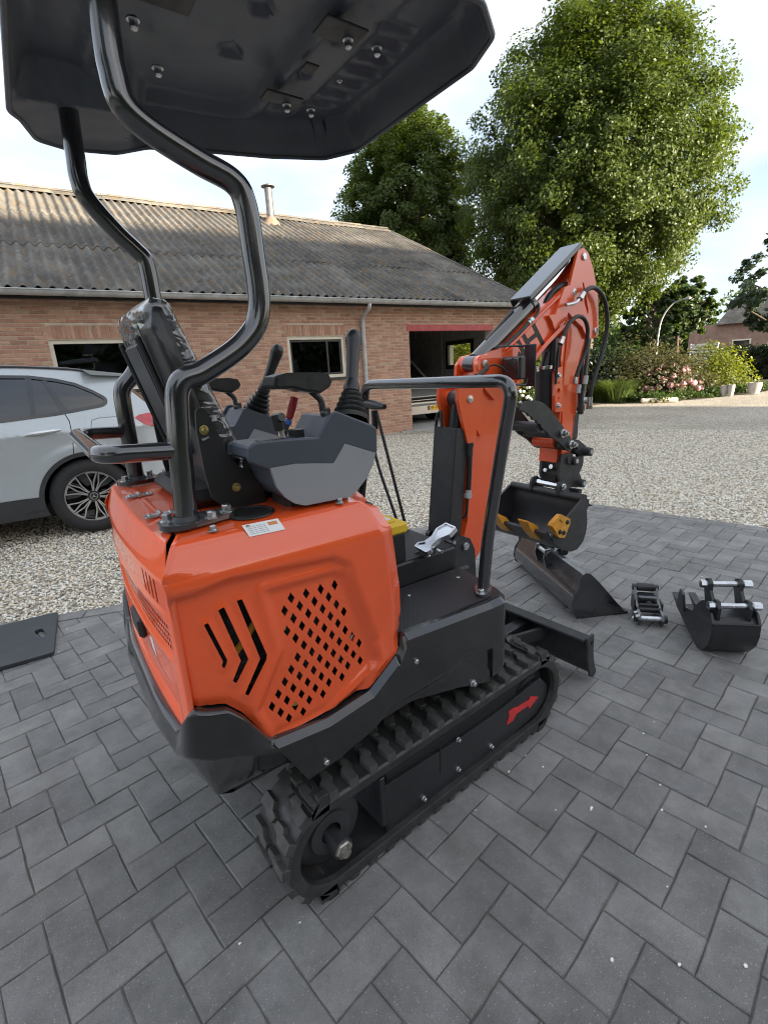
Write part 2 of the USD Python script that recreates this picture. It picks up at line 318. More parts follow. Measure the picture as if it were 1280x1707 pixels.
mat("soil", (0.075, 0.055, 0.038), 0.95, var=0.4, vscale=6, bump=0.5, bscale=40, bdist=0.02)
mat("field", (0.055, 0.085, 0.026), 0.95, var=0.35, vscale=1.5, bump=0.5, bscale=18, bdist=0.05)
mat("bark", (0.11, 0.085, 0.06), 0.9, var=0.35, vscale=9, bump=0.7, bscale=20, bdist=0.02)
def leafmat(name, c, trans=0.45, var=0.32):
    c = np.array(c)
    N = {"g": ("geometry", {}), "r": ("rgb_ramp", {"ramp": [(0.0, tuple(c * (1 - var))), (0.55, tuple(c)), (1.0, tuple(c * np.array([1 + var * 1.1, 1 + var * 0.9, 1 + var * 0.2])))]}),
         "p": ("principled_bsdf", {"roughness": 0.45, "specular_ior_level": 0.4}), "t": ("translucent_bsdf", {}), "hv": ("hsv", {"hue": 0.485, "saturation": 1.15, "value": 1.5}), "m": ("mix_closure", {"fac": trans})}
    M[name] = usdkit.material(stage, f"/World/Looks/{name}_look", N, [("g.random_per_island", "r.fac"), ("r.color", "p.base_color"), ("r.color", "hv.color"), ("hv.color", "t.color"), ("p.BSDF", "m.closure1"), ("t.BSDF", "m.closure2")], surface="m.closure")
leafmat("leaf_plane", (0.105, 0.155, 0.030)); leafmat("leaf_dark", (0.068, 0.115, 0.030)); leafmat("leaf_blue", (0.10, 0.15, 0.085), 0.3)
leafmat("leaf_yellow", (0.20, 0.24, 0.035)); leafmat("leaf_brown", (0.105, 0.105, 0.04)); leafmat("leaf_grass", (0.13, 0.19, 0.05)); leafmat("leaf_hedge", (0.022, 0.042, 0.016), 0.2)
leafmat("petal_pink", (0.62, 0.34, 0.36), 0.25, 0.25)
# corrugated fibre cement with lichen: colour only
M["fibre_cement"] = usdkit.material(stage, "/World/Looks/fibre_cement_look", {
    "g": ("geometry", {}), "n": ("noise_texture", {"scale": 1.6, "detail": 8.0, "roughness": 0.7}), "r": ("rgb_ramp", {"ramp": [(0.30, (0.060, 0.057, 0.052)), (0.5, (0.125, 0.118, 0.107)), (0.70, (0.215, 0.203, 0.180))]}),
    "n2": ("noise_texture", {"scale": 14.0, "detail": 4.0, "roughness": 0.75}), "r2": ("rgb_ramp", {"ramp": [(0.60, (0, 0, 0)), (0.70, (1, 1, 1))]}), "m": ("mix_color", {"b": (0.36, 0.345, 0.31)}),
    "n3": ("noise_texture", {"scale": 5.0, "detail": 6.0, "roughness": 0.7}), "r3": ("rgb_ramp", {"ramp": [(0.52, (0, 0, 0)), (0.64, (0.8, 0.8, 0.8))]}), "m3": ("mix_color", {"b": (0.20, 0.135, 0.070)}),
    "n4": ("noise_texture", {"scale": 9.0, "detail": 6.0, "roughness": 0.8}), "r4": ("rgb_ramp", {"ramp": [(0.30, (1, 1, 1)), (0.40, (0, 0, 0))]}), "m4": ("mix_color", {"b": (0.035, 0.033, 0.026)}),
    "isl": ("map_range", {"from_min": 0.0, "from_max": 1.0, "to_min": 0.85, "to_max": 1.15}), "oi": ("object_info", {}), "hv": ("hsv", {}),
    "bp": ("bump", {"strength": 0.5, "distance": 0.006}), "nb": ("noise_texture", {"scale": 60.0, "detail": 4.0}), "p": ("principled_bsdf", {"roughness": 0.9, "specular_ior_level": 0.3})},
    [("g.position", "n.vector"), ("g.position", "n2.vector"), ("g.position", "n3.vector"), ("g.position", "n4.vector"), ("g.position", "nb.vector"), ("n.fac", "r.fac"), ("n2.fac", "r2.fac"), ("n3.fac", "r3.fac"), ("n4.fac", "r4.fac"),
     ("r.color", "m3.a"), ("r3.color", "m3.fac"), ("m3.result", "m4.a"), ("r4.color", "m4.fac"), ("m4.result", "m.a"), ("r2.color", "m.fac"), ("m.result", "hv.color"), ("oi.random", "isl.value"), ("isl.result", "hv.value"), ("hv.color", "p.base_color"), ("nb.fac", "bp.height"), ("bp.normal", "p.normal")], surface="p.BSDF")
# glazing
def pane(name, tint, gloss=0.02, base=0.06):
    M[name] = usdkit.material(stage, f"/World/Looks/{name}_look", {"t": ("transparent_bsdf", {"color": tint}), "g": ("glossy_bsdf", {"color": (0.95, 0.95, 0.95), "roughness": gloss}), "w": ("layer_weight", {"blend": 0.5}), "pw": ("math", {"math_type": "power", "value2": 4.0}), "ma": ("math", {"math_type": "multiply_add", "value2": 0.9, "value3": base, "use_clamp": True}), "m": ("mix_closure", {})},
        [("w.facing", "pw.value1"), ("pw.value", "ma.value1"), ("ma.value", "m.fac"), ("t.BSDF", "m.closure1"), ("g.BSDF", "m.closure2")], surface="m.closure")
pane("glass_clear", (0.86, 0.88, 0.86), 0.015, 0.07); pane("glass_car", (0.12, 0.13, 0.14), 0.01, 0.10)
# clear film over the seat
M["film"] = usdkit.material(stage, "/World/Looks/film_look", {"gm": ("geometry", {}), "mp": ("mapping", {"scale": (5.0, 5.0, 9.0), "rotation": (0.5, 0.4, 0.3)}), "n": ("noise_texture", {"scale": 1.3, "detail": 1.5, "distortion": 2.2}), "bp": ("bump", {"strength": 1.0, "distance": 0.022}),
    "t": ("transparent_bsdf", {"color": (0.93, 0.93, 0.93)}), "g": ("glossy_bsdf", {"color": (0.9, 0.9, 0.9), "roughness": 0.10}), "m": ("mix_closure", {}), "f": ("layer_weight", {"blend": 0.5}), "pw": ("math", {"math_type": "power", "value2": 2.5}), "ma": ("math", {"math_type": "multiply_add", "value2": 0.75, "value3": 0.10, "use_clamp": True})},
    [("gm.position", "mp.vector"), ("mp.vector", "n.vector"), ("n.fac", "bp.height"), ("bp.normal", "g.normal"), ("bp.normal", "f.normal"), ("f.facing", "pw.value1"), ("pw.value", "ma.value1"), ("ma.value", "m.fac"), ("t.BSDF", "m.closure1"), ("g.BSDF", "m.closure2")], surface="m.closure")
mat("vinyl", (0.018, 0.018, 0.019), 0.42, var=0.15, vscale=9, bump=0.3, bscale=26, bdist=0.01)
# ribbed step mat
M["step_mat"] = usdkit.material(stage, "/World/Looks/step_mat_look", {"gm": ("geometry", {}), "mp": ("mapping", {"rotation": (0, 0, 0.72)}), "w": ("voronoi_texture", {"scale": 125.0, "randomness": 0.0, "metric": "chebychev"}), "bp": ("bump", {"strength": 0.8, "distance": 0.0025}),
    "r": ("rgb_ramp", {"ramp": [(0.2, (0.036, 0.034, 0.037)), (0.5, (0.016, 0.015, 0.016))]}), "p": ("principled_bsdf", {"roughness": 0.5})},
    [("gm.position", "mp.vector"), ("mp.vector", "w.vector"), ("w.distance", "bp.height"), ("w.distance", "r.fac"), ("r.color", "p.base_color"), ("bp.normal", "p.normal")], surface="p.BSDF")

# ================================================================== ground
def sheet(poly, z): return plate_top(poly, z)
def plate_top(poly, z):
    g = poly if hasattr(poly, "area") else Polygon(poly); v, f = trimesh.creation.triangulate_polygon(g, engine="earcut")
    return trimesh.Trimesh(np.c_[v, np.full(len(v), z)], f, process=False)
SQ = lambda x0, y0, x1, y1: [(x0, y0), (x1, y0), (x1, y1), (x0, y1)]
EDGE = np.array([(-4.2, 3.62), (-1.17, 2.29), (-0.50, 2.01), (0.6, 1.93), (1.77, 1.785), (2.01, 1.70), (3.50, 1.08), (3.70, -0.35), (4.05, -3.2)])
PAVE = Polygon(list(map(tuple, EDGE)) + [(4.05, -6.3), (-6.0, -6.3), (-6.0, 3.62)])
GARDEN = Polygon([(11.6, 6.95), (14.6, 6.75), (15.0, 5.75), (15.8, 5.45), (16.6, 4.75), (17.9, 4.5), (19.3, 4.0), (21.0, 3.95), (25, 3.6), (60, 2.0), (60, 60), (12, 60), (11.6, 20)])
BIG = Polygon(SQ(-400, -400, 700, 700))
YARD = Polygon([(-14, -6.3), (-6, -6.3), (-6, 3.62), (4.05, 3.62), (4.05, -6.3), (60, -6.3), (60, 9), (-14, 9)])
single("ground", plate_top(BIG, -0.06), "field", "flat green land stretching to the horizon behind the yard", "ground", kind="structure", smooth=False)
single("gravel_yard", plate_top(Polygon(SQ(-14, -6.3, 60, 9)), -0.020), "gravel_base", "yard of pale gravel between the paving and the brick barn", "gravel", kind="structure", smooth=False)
paving = thing("paving", "grey concrete block paving laid in herringbone under the digger", "paving", kind="structure")
part(paving, "joint_bed", plate_top(PAVE, -0.0052), "joint_sand", False)
# herringbone lattice
LA = math.radians(5.08); LU = np.array([math.cos(LA), math.sin(LA)]); LV = np.array([math.sin(LA), -math.cos(LA)]); L0 = np.array([1.02017, -0.64756]); S = 0.105
inner = PAVE.buffer(-0.115)
def paver_mesh(poly, dz, tilt, seed):
    """one block: bevelled top, sides down into the bed, slightly uneven outline"""
    r = np.random.default_rng(seed)
    c = np.array(poly.exterior.coords)[:-1]
    if shapely.geometry.polygon.LinearRing(c).is_ccw is False: c = c[::-1]
    pts = []
    for i in range(len(c)):                      # short steps along every edge, so that the arris can wander
        a, b = c[i], c[(i + 1) % len(c)]; n = max(1, int(round(np.linalg.norm(b - a) / 0.03)))
        for k in range(n): pts.append(a + (b - a) * k / n)
    pts = np.array(pts); cen = pts.mean(0); d = pts - cen; ln = np.linalg.norm(d, axis=1)[:, None]
    out = pts - d / ln * np.abs(r.normal(0, 0.0009, len(pts)))[:, None]
    ins = out - d / ln * (0.0030 + np.abs(r.normal(0, 0.0012, len(pts))))[:, None]
    zf = lambda p: dz + (p - cen) @ tilt
    n = len(pts)
    V = np.vstack([np.c_[ins, zf(ins)], np.c_[out, zf(out) - 0.0036], np.c_[out, np.full(n, -0.03)], [[*cen, dz]]]); F = []
    for i in range(n):
        j = (i + 1) % n
        F += [[3 * n, i, j], [i, n + i, n + j], [i, n + j, j], [n + i, 2 * n + i, 2 * n + j], [n + i, 2 * n + j, n + j]]
    return V, np.array(F)
blocks = []
def lat(u, v): return L0 + LU * u * S + LV * v * S
for a in range(-52, 34):
    for b in range(-60, 44):
        if (a + b) % 2: continue
        du, dv = (1, 2) if (a + b) % 4 == 0 else (2, 1)
        g = 0.0009
        q = [lat(a, b) + (LU + LV) * g, lat(a + du, b) + (-LU + LV) * g, lat(a + du, b + dv) - (LU + LV) * g, lat(a, b + dv) + (LU - LV) * g]
        p = Polygon(q); c = np.array(p.centroid.coords[0])
        if not (-5.0 < c[0] < 4.2 and -5.2 < c[1] < 3.7): continue
        if not inner.intersects(p): continue
        if not inner.contains(p):
            p = p.intersection(inner)
            if p.is_empty or p.area < 0.0012 or p.geom_type != "Polygon": continue
        r = np.random.default_rng((a + 100) * 1000 + b + 100)
        blocks.append((p, r.normal(0, 0.0010), r.normal(0, 0.006, 2), (a + 100) * 1000 + b + 100))
# border course along the edge
for i in range(len(EDGE) - 2):
    a, b = EDGE[i], EDGE[i + 1]; L = np.linalg.norm(b - a); t = (b - a) / L; nn = np.array([t[1], -t[0]]); n = max(1, int(round(L / 0.21)))
    for k in range(n):
        p0, p1 = a + t * (L * k / n + 0.002), a + t * (L * (k + 1) / n - 0.002)
        p = Polygon([p0 + nn * 0.004, p1 + nn * 0.004, p1 + nn * 0.109, p0 + nn * 0.109])
        if min(p0[0], p1[0]) > -3.4: blocks.append((p, 0.002, np.zeros(2), 990000 + i * 100 + k))
info = []
for p, dz, tl, sd_ in blocks:
    c = np.array(p.centroid.coords[0]); q = project(np.r_[c, 0]); vis = q[2] > 0.1 and -60 < q[0] < 1340 and q[1] < 1790
    info.append((0 if vis else 1, np.linalg.norm(CAM - np.r_[c, 0])))
order = sorted(range(len(blocks)), key=lambda i: info[i])
rest = {k: [] for k in "abcd"}
for rank, i in enumerate(order):
    V, F = paver_mesh(*blocks[i]); k = "abcd"[blocks[i][3] * 7919 % 4]
    if rank < 300: part(paving, "paver", (V, F), "paver_" + k, 38)
    else: rest[k].append(trimesh.Trimesh(V, F, process=False))
for k, ms in rest.items():
    part(paving, "further_pavers", trimesh.util.concatenate(ms), "paver_" + k, 38, kind="stuff")

# loose gravel: real stones out to where they shrink to a pixel or two
def stone(seed, flat):
    r = np.random.default_rng(seed); m = trimesh.creation.icosphere(1, 1.0); v = m.vertices
    v = v * (1 + 0.28 * (meshkit.noise(v * 1.7 + seed * 3.1, seed)[:, None] - 0.5) * 2); v = v * [1.0, r.uniform(0.62, 0.85), flat]
    return trimesh.Trimesh(v, m.faces, process=False)
gp = np.random.default_rng(11)
def scatter_stones(name, n, sampler, smin, smax, label):
    inst = UsdGeom.PointInstancer.Define(stage, "/World/" + name); tag(inst.GetPrim(), label, "gravel", kind="stuff")
    UsdGeom.Scope.Define(stage, f"/World/{name}/stones"); targets = []
    for k in range(12):
        path = f"/World/{name}/stones/stone_{k:03d}" if k else f"/World/{name}/stones/stone"
        usdkit.mesh(stage, path, stone(k + 1, 0.5 + 0.04 * (k % 6)), M["stone_" + "aabbcdeaefbc"[k]], smooth=45); targets.append(path)
    P = sampler(n); m = len(P)
    inst.CreatePrototypesRel().SetTargets([Sdf.Path(t) for t in targets])
    inst.CreateProtoIndicesAttr(Vt.IntArray.FromNumpy(gp.integers(0, 12, m).astype(np.int32)))
    inst.CreatePositionsAttr(Vt.Vec3fArray.FromNumpy(P.astype(np.float32)))
    s = gp.uniform(smin, smax, m)[:, None] * np.ones((1, 3)); inst.CreateScalesAttr(Vt.Vec3fArray.FromNumpy(s.astype(np.float32)))
    a = gp.uniform(0, np.pi, m); tx, ty = gp.normal(0, 0.22, m), gp.normal(0, 0.22, m)
    qn = np.stack([np.cos(a), tx, ty, np.sin(a)], 1); qn /= np.linalg.norm(qn, axis=1)[:, None]
    inst.CreateOrientationsAttr(Vt.QuathArray([Gf.Quath(float(w), float(x), float(y), float(z)) for w, x, y, z in qn]))
def gravel_points(n):
    out = []
    pave2 = PAVE.buffer(0.006); got = 0
    while got < n:
        x = gp.uniform(-5.5, 12.5, 40000); y = gp.uniform(-1.0, 8.3, 40000)
        d = np.hypot(x - CAM[0], y - CAM[1]); q = project(np.stack([x, y, 0 * x], -1))
        ok = (q[:, 2] > 0.3) & (q[:, 0] > -170) & (q[:, 0] < 1460) & (d < 11.0) & (gp.uniform(0, 1, 40000) < np.clip(1.25 - d / 11.0, 0.12, 1.0))
        ok &= (-0.1153 * (x - 0.1205) * -1 + 0.9933 * (y - 8.1194) < -0.03)
        ok &= ~shapely.contains(pave2, shapely.points(x, y))
        p = np.stack([x[ok], y[ok], gp.uniform(-0.018, -0.004, ok.sum())], 1); out.append(p); got += len(p)
    return np.vstack(out)[:n]
scatter_stones("gravel_stones", 95000, gravel_points, 0.0055, 0.0125, "loose pale pebbles covering the gravel yard up to the barn")
# single pebbles that strayed onto the paving
PEB = [(792, 1352), (986, 1348), (1072, 1224), (926, 1352), (848, 1288), (1103, 1352), (1176, 1380), (1020, 1602), (985, 1351), (1078, 1260), (1112, 1480), (1242, 1612), (400, 1575), (500, 1540), (112, 1050), (98, 1088), (255, 1075), (1170, 962), (905, 1280), (876, 1261), (1090, 1205), (1132, 1610), (1100, 1310), (1010, 1012)]
for k, (px, py) in enumerate(PEB):
    c = onZ(px, py); m = stone(40 + k, 0.6); m.apply_scale(0.0030 + 0.0028 * ((k * 37) % 10) / 10); m.apply_translation(c + [0, 0, 0.003])
    single("stray_pebble", m, "stone_" + "aeea"[k % 4], "small white pebble strayed from the gravel onto the grey paving", "pebble", "stray pebbles on the paving", smooth=45)

# ================================================================== barn
TH = math.radians(-6.618); BU = np.array([math.cos(TH), math.sin(TH), 0]); BN = np.array([-math.sin(TH), math.cos(TH), 0]); B0 = np.array([0.12049, 8.11938, 0.0])
def B(s, off, z): return B0 + BU * s + BN * off + np.array([0, 0, z])
def bplace(m): return placed(m, BU, BN, (0, 0, 1), B0)        # (s, off, z) to world
def bbox(s0, s1, o0, o1, z0, z1, c=0.003): return bplace(cbox((s0, o0, z0), (s1, o1, z1), c))
SL, SR = -8.0, 10.17; ZT = 2.80
OPEN = [(-0.07, 1.55, 1.31, 2.115), (3.85, 5.11, 1.31, 2.12), (6.76, 9.27, -0.1, 2.345)]
barn = thing("brick_barn", "long low brick barn with corrugated grey roof behind the gravel yard", "barn", B(2, 0, 0))
wall2 = sbox(SL, -0.1, SR, ZT)
for a, b, c, d in OPEN: wall2 = wall2.difference(sbox(a, c, b, d))
fw = part(barn, "front_wall", bplace(placed(extr(wall2, 0.22), (1, 0, 0), (0, 0, 1), (0, 1, 0), (0, 0.006, 0))), "mortar", False)
bricks = []                                           # (s0, s1, z0, z1)
PS, PZ = 0.220, 0.0622
def cut(s0, s1, z0, z1):
    segs = [(s0, s1)]
    for a, b, c, d in OPEN[:2]: segs = [x for x in split(segs, a, b, z1 > c and z0 < d + 0.22)]
    a, b, c, d = OPEN[2]; return split(segs, a, b, z0 < d)
def split(segs, a, b, on):
    if not on: return segs
    out = []
    for x, y in segs:
        if y <= a or x >= b: out.append((x, y)); continue
        if x < a: out.append((x, a))
        if y > b: out.append((b, y))
    return out
for r_ in range(int(ZT / PZ)):
    z0 = r_ * PZ; off = (r_ % 2) * PS / 2
    s = -4.4 - off
    while s < SR - 0.01:
        for x, y in cut(max(s + 0.005, -4.4), min(s + PS - 0.006, SR - 0.004), z0 + 0.005, z0 + PZ - 0.005):
            if y - x > 0.025: bricks.append((x, y, z0 + 0.0055, z0 + PZ - 0.0055))
        s += PS
for a, b, c, d in OPEN[:2]:                            # upright course over each window
    n = int(round((b - a + 0.10) / 0.0622)); w = (b - a + 0.10) / n
    for k in range(n): bricks.append((a - 0.05 + k * w + 0.004, a - 0.05 + (k + 1) * w - 0.005, d + 0.012, d + 0.215))
def brick_mesh(x, y, z0, z1, seed):
    r = np.random.default_rng(seed); o = -r.uniform(0.002, 0.007); e = 0.003; j = r.normal(0, 0.0012, 4)
    V = np.array([[x, 0.008, z0], [y, 0.008, z0], [y, 0.008, z1], [x, 0.008, z1], [x + e + j[0], o, z0 + e], [y - e + j[1], o, z0 + e], [y - e + j[2], o, z1 - e], [x + e + j[3], o, z1 - e]])
    F = np.array([[4, 5, 6], [4, 6, 7], [0, 1, 5], [0, 5, 4], [1, 2, 6], [1, 6, 5], [2, 3, 7], [2, 7, 6], [3, 0, 4], [3, 4, 7]])
    return np.array([B0 + BU * p[0] + BN * p[1] + [0, 0, p[2]] for p in V]), F
scores = []
for i, (x, y, z0, z1) in enumerate(bricks):
    q = project(B((x + y) / 2, 0, (z0 + z1) / 2)); scores.append((0 if -5 < q[0] < 1280 and q[1] < 740 else 1, q[2] if not (300 < q[0] < 460 or (q[1] > 620 and q[0] < 300)) else q[2] + 3))
rest = {k: [] for k in "abcde"}
for rank, i in enumerate(sorted(range(len(bricks)), key=lambda i: scores[i])):
    V, F = brick_mesh(*bricks[i], i); k = "aabbcdeabc"[(i * 7919 + i // 7 * 31) % 10]
    if rank < 300: part(fw, "brick", (V, F), "brick_" + k, False)
    else: rest[k].append(trimesh.Trimesh(V, F, process=False))
for k, ms in rest.items(): part(fw, "further_bricks", trimesh.util.concatenate(ms), "brick_" + k, False, kind="stuff")
# gables, rear wall, garage inside
RO, RZ, EO, EZ = 6.1, 5.98, -0.34, 2.83
ROY = 2 * RO - EO
ga = [(0.23, -0.1), (2 * RO - 0.22, -0.1), (2 * RO - 0.22, 2.8), (RO, RZ - 0.16), (0.23, 2.92)]
gR = Polygon(ga).difference(sbox(1.45, 1.38, 2.57, 2.07))
part(barn, "right_gable", bplace(placed(extr(gR, 0.2), (0, 1, 0), (0, 0, 1), (1, 0, 0), (SR - 0.205, 0, 0))), "block_grey", False)
part(barn, "left_gable", bplace(placed(extr(Polygon(ga), 0.2), (0, 1, 0), (0, 0, 1), (1, 0, 0), (SL, 0, 0))), "brick_b", False)
part(barn, "rear_wall", bbox(SL + 0.22, SR - 0.22, 2 * RO - 0.22, 2 * RO, -0.1, 2.8), "brick_b", False)
part(barn, "garage_partition", bbox(6.25, 6.40, 0.24, 6.5, -0.05, 2.62), "block_grey", False)
part(barn, "garage_back_wall", bbox(6.41, SR - 0.21, 6.3, 6.45, -0.05, 2.62), "block_grey", False)
part(barn, "garage_ceiling", bbox(6.26, SR - 0.21, 0.24, 6.5, 2.63, 2.68), "ceiling_board", False)
part(barn, "garage_floor", bbox(6.41, SR - 0.21, -0.12, 6.29, -0.06, 0.012), "concrete", False)
blk = part(barn, "block_wall_lining", bbox(SR - 0.222, SR - 0.208, 0.25, 1.38, 0.02, 0.05), "block_grey", False)
for r_ in range(12):                                   # concrete blocks of the garage's end wall
    for k in range(10):
        o0 = 0.26 + k * 0.41 + (r_ % 2) * 0.2; z0 = 0.03 + r_ * 0.212
        for x, y in split([(o0, min(o0 + 0.4, 4.4))], 1.40, 2.62, z0 + 0.2 > 1.33 and z0 < 2.12):
            if y - x > 0.05: part(blk, "block", bbox(SR - 0.222, SR - 0.203, x, y - 0.008, z0, z0 + 0.202, 0.004), "block_grey", False)
gw = part(barn, "gable_window", bplace(placed(extr(sbox(1.40, 1.33, 2.62, 2.12).difference(sbox(1.51, 1.44, 2.51, 2.01)), 0.06), (0, 1, 0), (0, 0, 1), (1, 0, 0), (SR - 0.235, 0, 0))), "window_dark", False)
part(gw, "pane", bbox(SR - 0.13, SR - 0.125, 1.47, 2.55, 1.40, 2.05, 0.001), "glass_clear", False)
part(gw, "reveal_lining", bplace(placed(extr(sbox(1.451, 1.381, 2.569, 2.069).difference(sbox(1.47, 1.40, 2.55, 2.05)), 0.13), (0, 1, 0), (0, 0, 1), (1, 0, 0), (SR - 0.122, 0, 0))), "window_cream", False)
part(barn, "garage_pipe", tube([B(SR - 0.27, 2.75, 2.6), B(SR - 0.27, 2.75, 1.0)], 0.022, 10), "zinc_old")
part(barn, "garage_lintel", bbox(6.70, 9.33, -0.012, 0.10, 2.205, 2.345, 0.006), "lintel_red", False)
# windows
def window(s0, s1, z0, z1, kind, label):
    w = part(barn, "window", bplace(placed(extr(sbox(s0, z0, s1, z1).difference(sbox(s0 + 0.058, z0 + 0.058, s1 - 0.058, z1 - 0.058)), 0.07), (1, 0, 0), (0, 0, 1), (0, 1, 0), (0, 0.028, 0))), "window_cream", False, label)
    if kind:
        part(w, "sash", bplace(placed(extr(sbox(s0 + 0.06, z0 + 0.06, s1 - 0.06, z1 - 0.06).difference(sbox(s0 + 0.10, z0 + 0.10, s1 - 0.40, z1 - 0.10)).difference(sbox(s1 - 0.365, z0 + 0.10, s1 - 0.10, z1 - 0.10)), 0.03), (1, 0, 0), (0, 0, 1), (0, 1, 0), (0, 0.05, 0))), "window_dark", False)
    part(w, "pane", bbox(s0 + 0.055, s1 - 0.055, 0.066, 0.071, z0 + 0.055, z1 - 0.055, 0.001), "glass_clear", False)
    part(w, "sill", bbox(s0 - 0.05, s1 + 0.05, -0.045, 0.06, z0 - 0.055, z0 - 0.003, 0.006), "window_dark" , False)
window(*OPEN[0], 0, "wide cream framed window behind the digger's seat")
window(*OPEN[1], 1, "cream framed window with a dark opening sash")
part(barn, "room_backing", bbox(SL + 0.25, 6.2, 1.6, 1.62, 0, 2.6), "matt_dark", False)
# roof
SLOPE = math.atan2(RZ - EZ, RO - EO); LEN = math.hypot(RZ - EZ, RO - EO); rd = np.array([0, math.cos(SLOPE), math.sin(SLOPE)]); rn = np.array([0, -math.sin(SLOPE), math.cos(SLOPE)])
PITCH = 0.177; NW = 6
def sheet_mesh(s0, nw, a0, a1, lift, seed, amp=0.033, back=False):
    r = np.random.default_rng(seed); nx = nw * 8 + 1; na = 5
    ss = np.linspace(s0, s0 + nw * PITCH + 0.02, nx); aa = np.linspace(a0 - 0.10 + r.uniform(-0.02, 0.02), a1, na)
    G = []
    for k, a in enumerate(aa):
        t = k / (na - 1)
        h = amp * np.cos(2 * np.pi * (ss - SL) / PITCH) + lift * (1 - t) + r.normal(0, 0.002)
        p = np.array([0, EO, EZ]) + rd * a
        G.append(np.stack([ss, p[1] + rn[1] * h, p[2] + rn[2] * h], 1))
    G = np.array(G)
    if back: G[..., 1] = 2 * RO - G[..., 1]
    V = G.reshape(-1, 3); V = np.vstack([V, V + np.array([0, -rn[1] * (-1 if back else 1), -rn[2]]) * 0.007]); n = na * nx; F = []
    for k in range(na - 1):
        for i in range(nx - 1):
            a, b, c, d = k * nx + i, k * nx + i + 1, (k + 1) * nx + i + 1, (k + 1) * nx + i
            F += [[a, b, c], [a, c, d], [n + a, n + c, n + b], [n + a, n + d, n + c]]
    for i in range(nx - 1): F += [[i, n + i, n + i + 1], [i, n + i + 1, i + 1]]
    for k in range(na - 1):
        for e in (0, nx - 1): a, b = k * nx + e, (k + 1) * nx + e; F += [[a, b, n + b], [a, n + b, n + a]]
    if back: F = np.array(F)[:, ::-1]
    return trimesh.Trimesh(np.array([B0 + BU * v[0] + BN * v[1] + [0, 0, v[2]] for v in V]), F, process=False)
roof = part(barn, "roof_deck", bplace(trimesh.util.concatenate([obox((((SL + SR) / 2), (EO + RO) / 2, (EZ + RZ) / 2) - rn * 0.12, (1, 0, 0), rd, rn, (SR - SL) / 2 + 0.08, LEN / 2 - 0.12, 0.03, 0.002),
        obox(((SL + SR) / 2, RO + (RO - EO) / 2, (EZ + RZ) / 2 - 0.11), (1, 0, 0), rd * [1, -1, 1], rn * [1, -1, 1], (SR - SL) / 2 + 0.08, LEN / 2 - 0.12, 0.03, 0.002)])), "window_dark", False)
rows = np.linspace(0, LEN, 4)
s = SL; k = 0
while s < SR + 0.1:
    nw = min(NW, int(round((SR + 0.16 - s) / PITCH)))
    if nw < 1: break
    for j in range(3):
        part(roof, "roof_sheet", sheet_mesh(s, nw, rows[j], rows[j + 1] + (0 if j == 2 else 0.06), 0.010 + 0.008 * ((k + j) % 2), k * 10 + j), "fibre_cement", 50)
    s += nw * PITCH; k += 1
part(roof, "rear_slope", sheet_mesh(SL, int((SR + 0.16 - SL) / PITCH), 0, LEN, 0.01, 999, back=True), "fibre_cement", 50)
s = SL; k = 0
while s < SR + 0.1:                                    # ridge tiles
    e = min(s + 1.08, SR + 0.16); m = []
    for sg in (0, 1):
        p0, p1 = np.array([0, RO, RZ + 0.055 + 0.01 * (k % 2)]), np.array([0, RO + (-0.30 if sg == 0 else 0.30), RZ - 0.10 + 0.01 * (k % 2)])
        V = [[s, *p0[1:]], [e, *p0[1:]], [e, *p1[1:]], [s, *p1[1:]]]; V = np.array(V + [[a, b, c - 0.012] for a, b, c in V])
        m.append(trimesh.convex.convex_hull(V))
    m.append(trimesh.convex.convex_hull(np.vstack([np.c_[np.full(8, x), RO + 0.07 * np.cos(np.linspace(0, np.pi, 8)), RZ + 0.035 + 0.06 * np.sin(np.linspace(0, np.pi, 8)) + 0.01 * (k % 2)] for x in (s, e)])))
    part(roof, "ridge_tile", bplace(cat(m)), "fibre_cement", 40); s = e; k += 1
for e in (0, 1): part(roof, "verge_board", bplace(obox((SR + 0.13, (EO + RO) / 2, (EZ + RZ) / 2 - 0.03), (1, 0, 0), rd, rn, 0.02, LEN / 2, 0.07, 0.004) if e == 0 else obox((SL - 0.03, (EO + RO) / 2, (EZ + RZ) / 2 - 0.03), (1, 0, 0), rd, rn, 0.02, LEN / 2, 0.07, 0.004)), "window_dark", False)
# gutter, downpipe, flue
gut = []
a = np.linspace(np.pi, 2 * np.pi, 9); prof = np.r_[np.c_[0.075 * np.cos(a), 0.075 * np.sin(a)], np.c_[0.068 * np.cos(a[::-1]), 0.068 * np.sin(a[::-1])]]
gutter = part(barn, "gutter", bplace(placed(extr(Polygon(prof), SR - SL + 0.2), (0, 1, 0), (0, 0, 1), (1, 0, 0), (SL - 0.05, EO - 0.045, EZ - 0.055))), "zinc_old", 40)
part(gutter, "gutter_bead", tube([B(SL - 0.05, EO - 0.121, EZ - 0.053), B(SR + 0.15, EO - 0.121, EZ - 0.053)], 0.011, 8), "zinc_old")
part(barn, "fascia", bbox(SL, SR + 0.1, -0.10, -0.005, 2.70, 2.80), "window_dark", False)
part(barn, "soffit", bbox(SL, SR + 0.1, EO + 0.06, -0.10, 2.775, 2.79), "window_dark", False)
s = -4.0
while s < SR:
    part(gutter, "gutter_bracket", bplace(placed(extr(Polygon(np.r_[np.c_[0.081 * np.cos(a), 0.081 * np.sin(a)], np.c_[0.0755 * np.cos(a[::-1]), 0.0755 * np.sin(a[::-1])]]), 0.03), (0, 1, 0), (0, 0, 1), (1, 0, 0), (s, EO - 0.045, EZ - 0.053))), "zinc_old", 40); s += 0.86
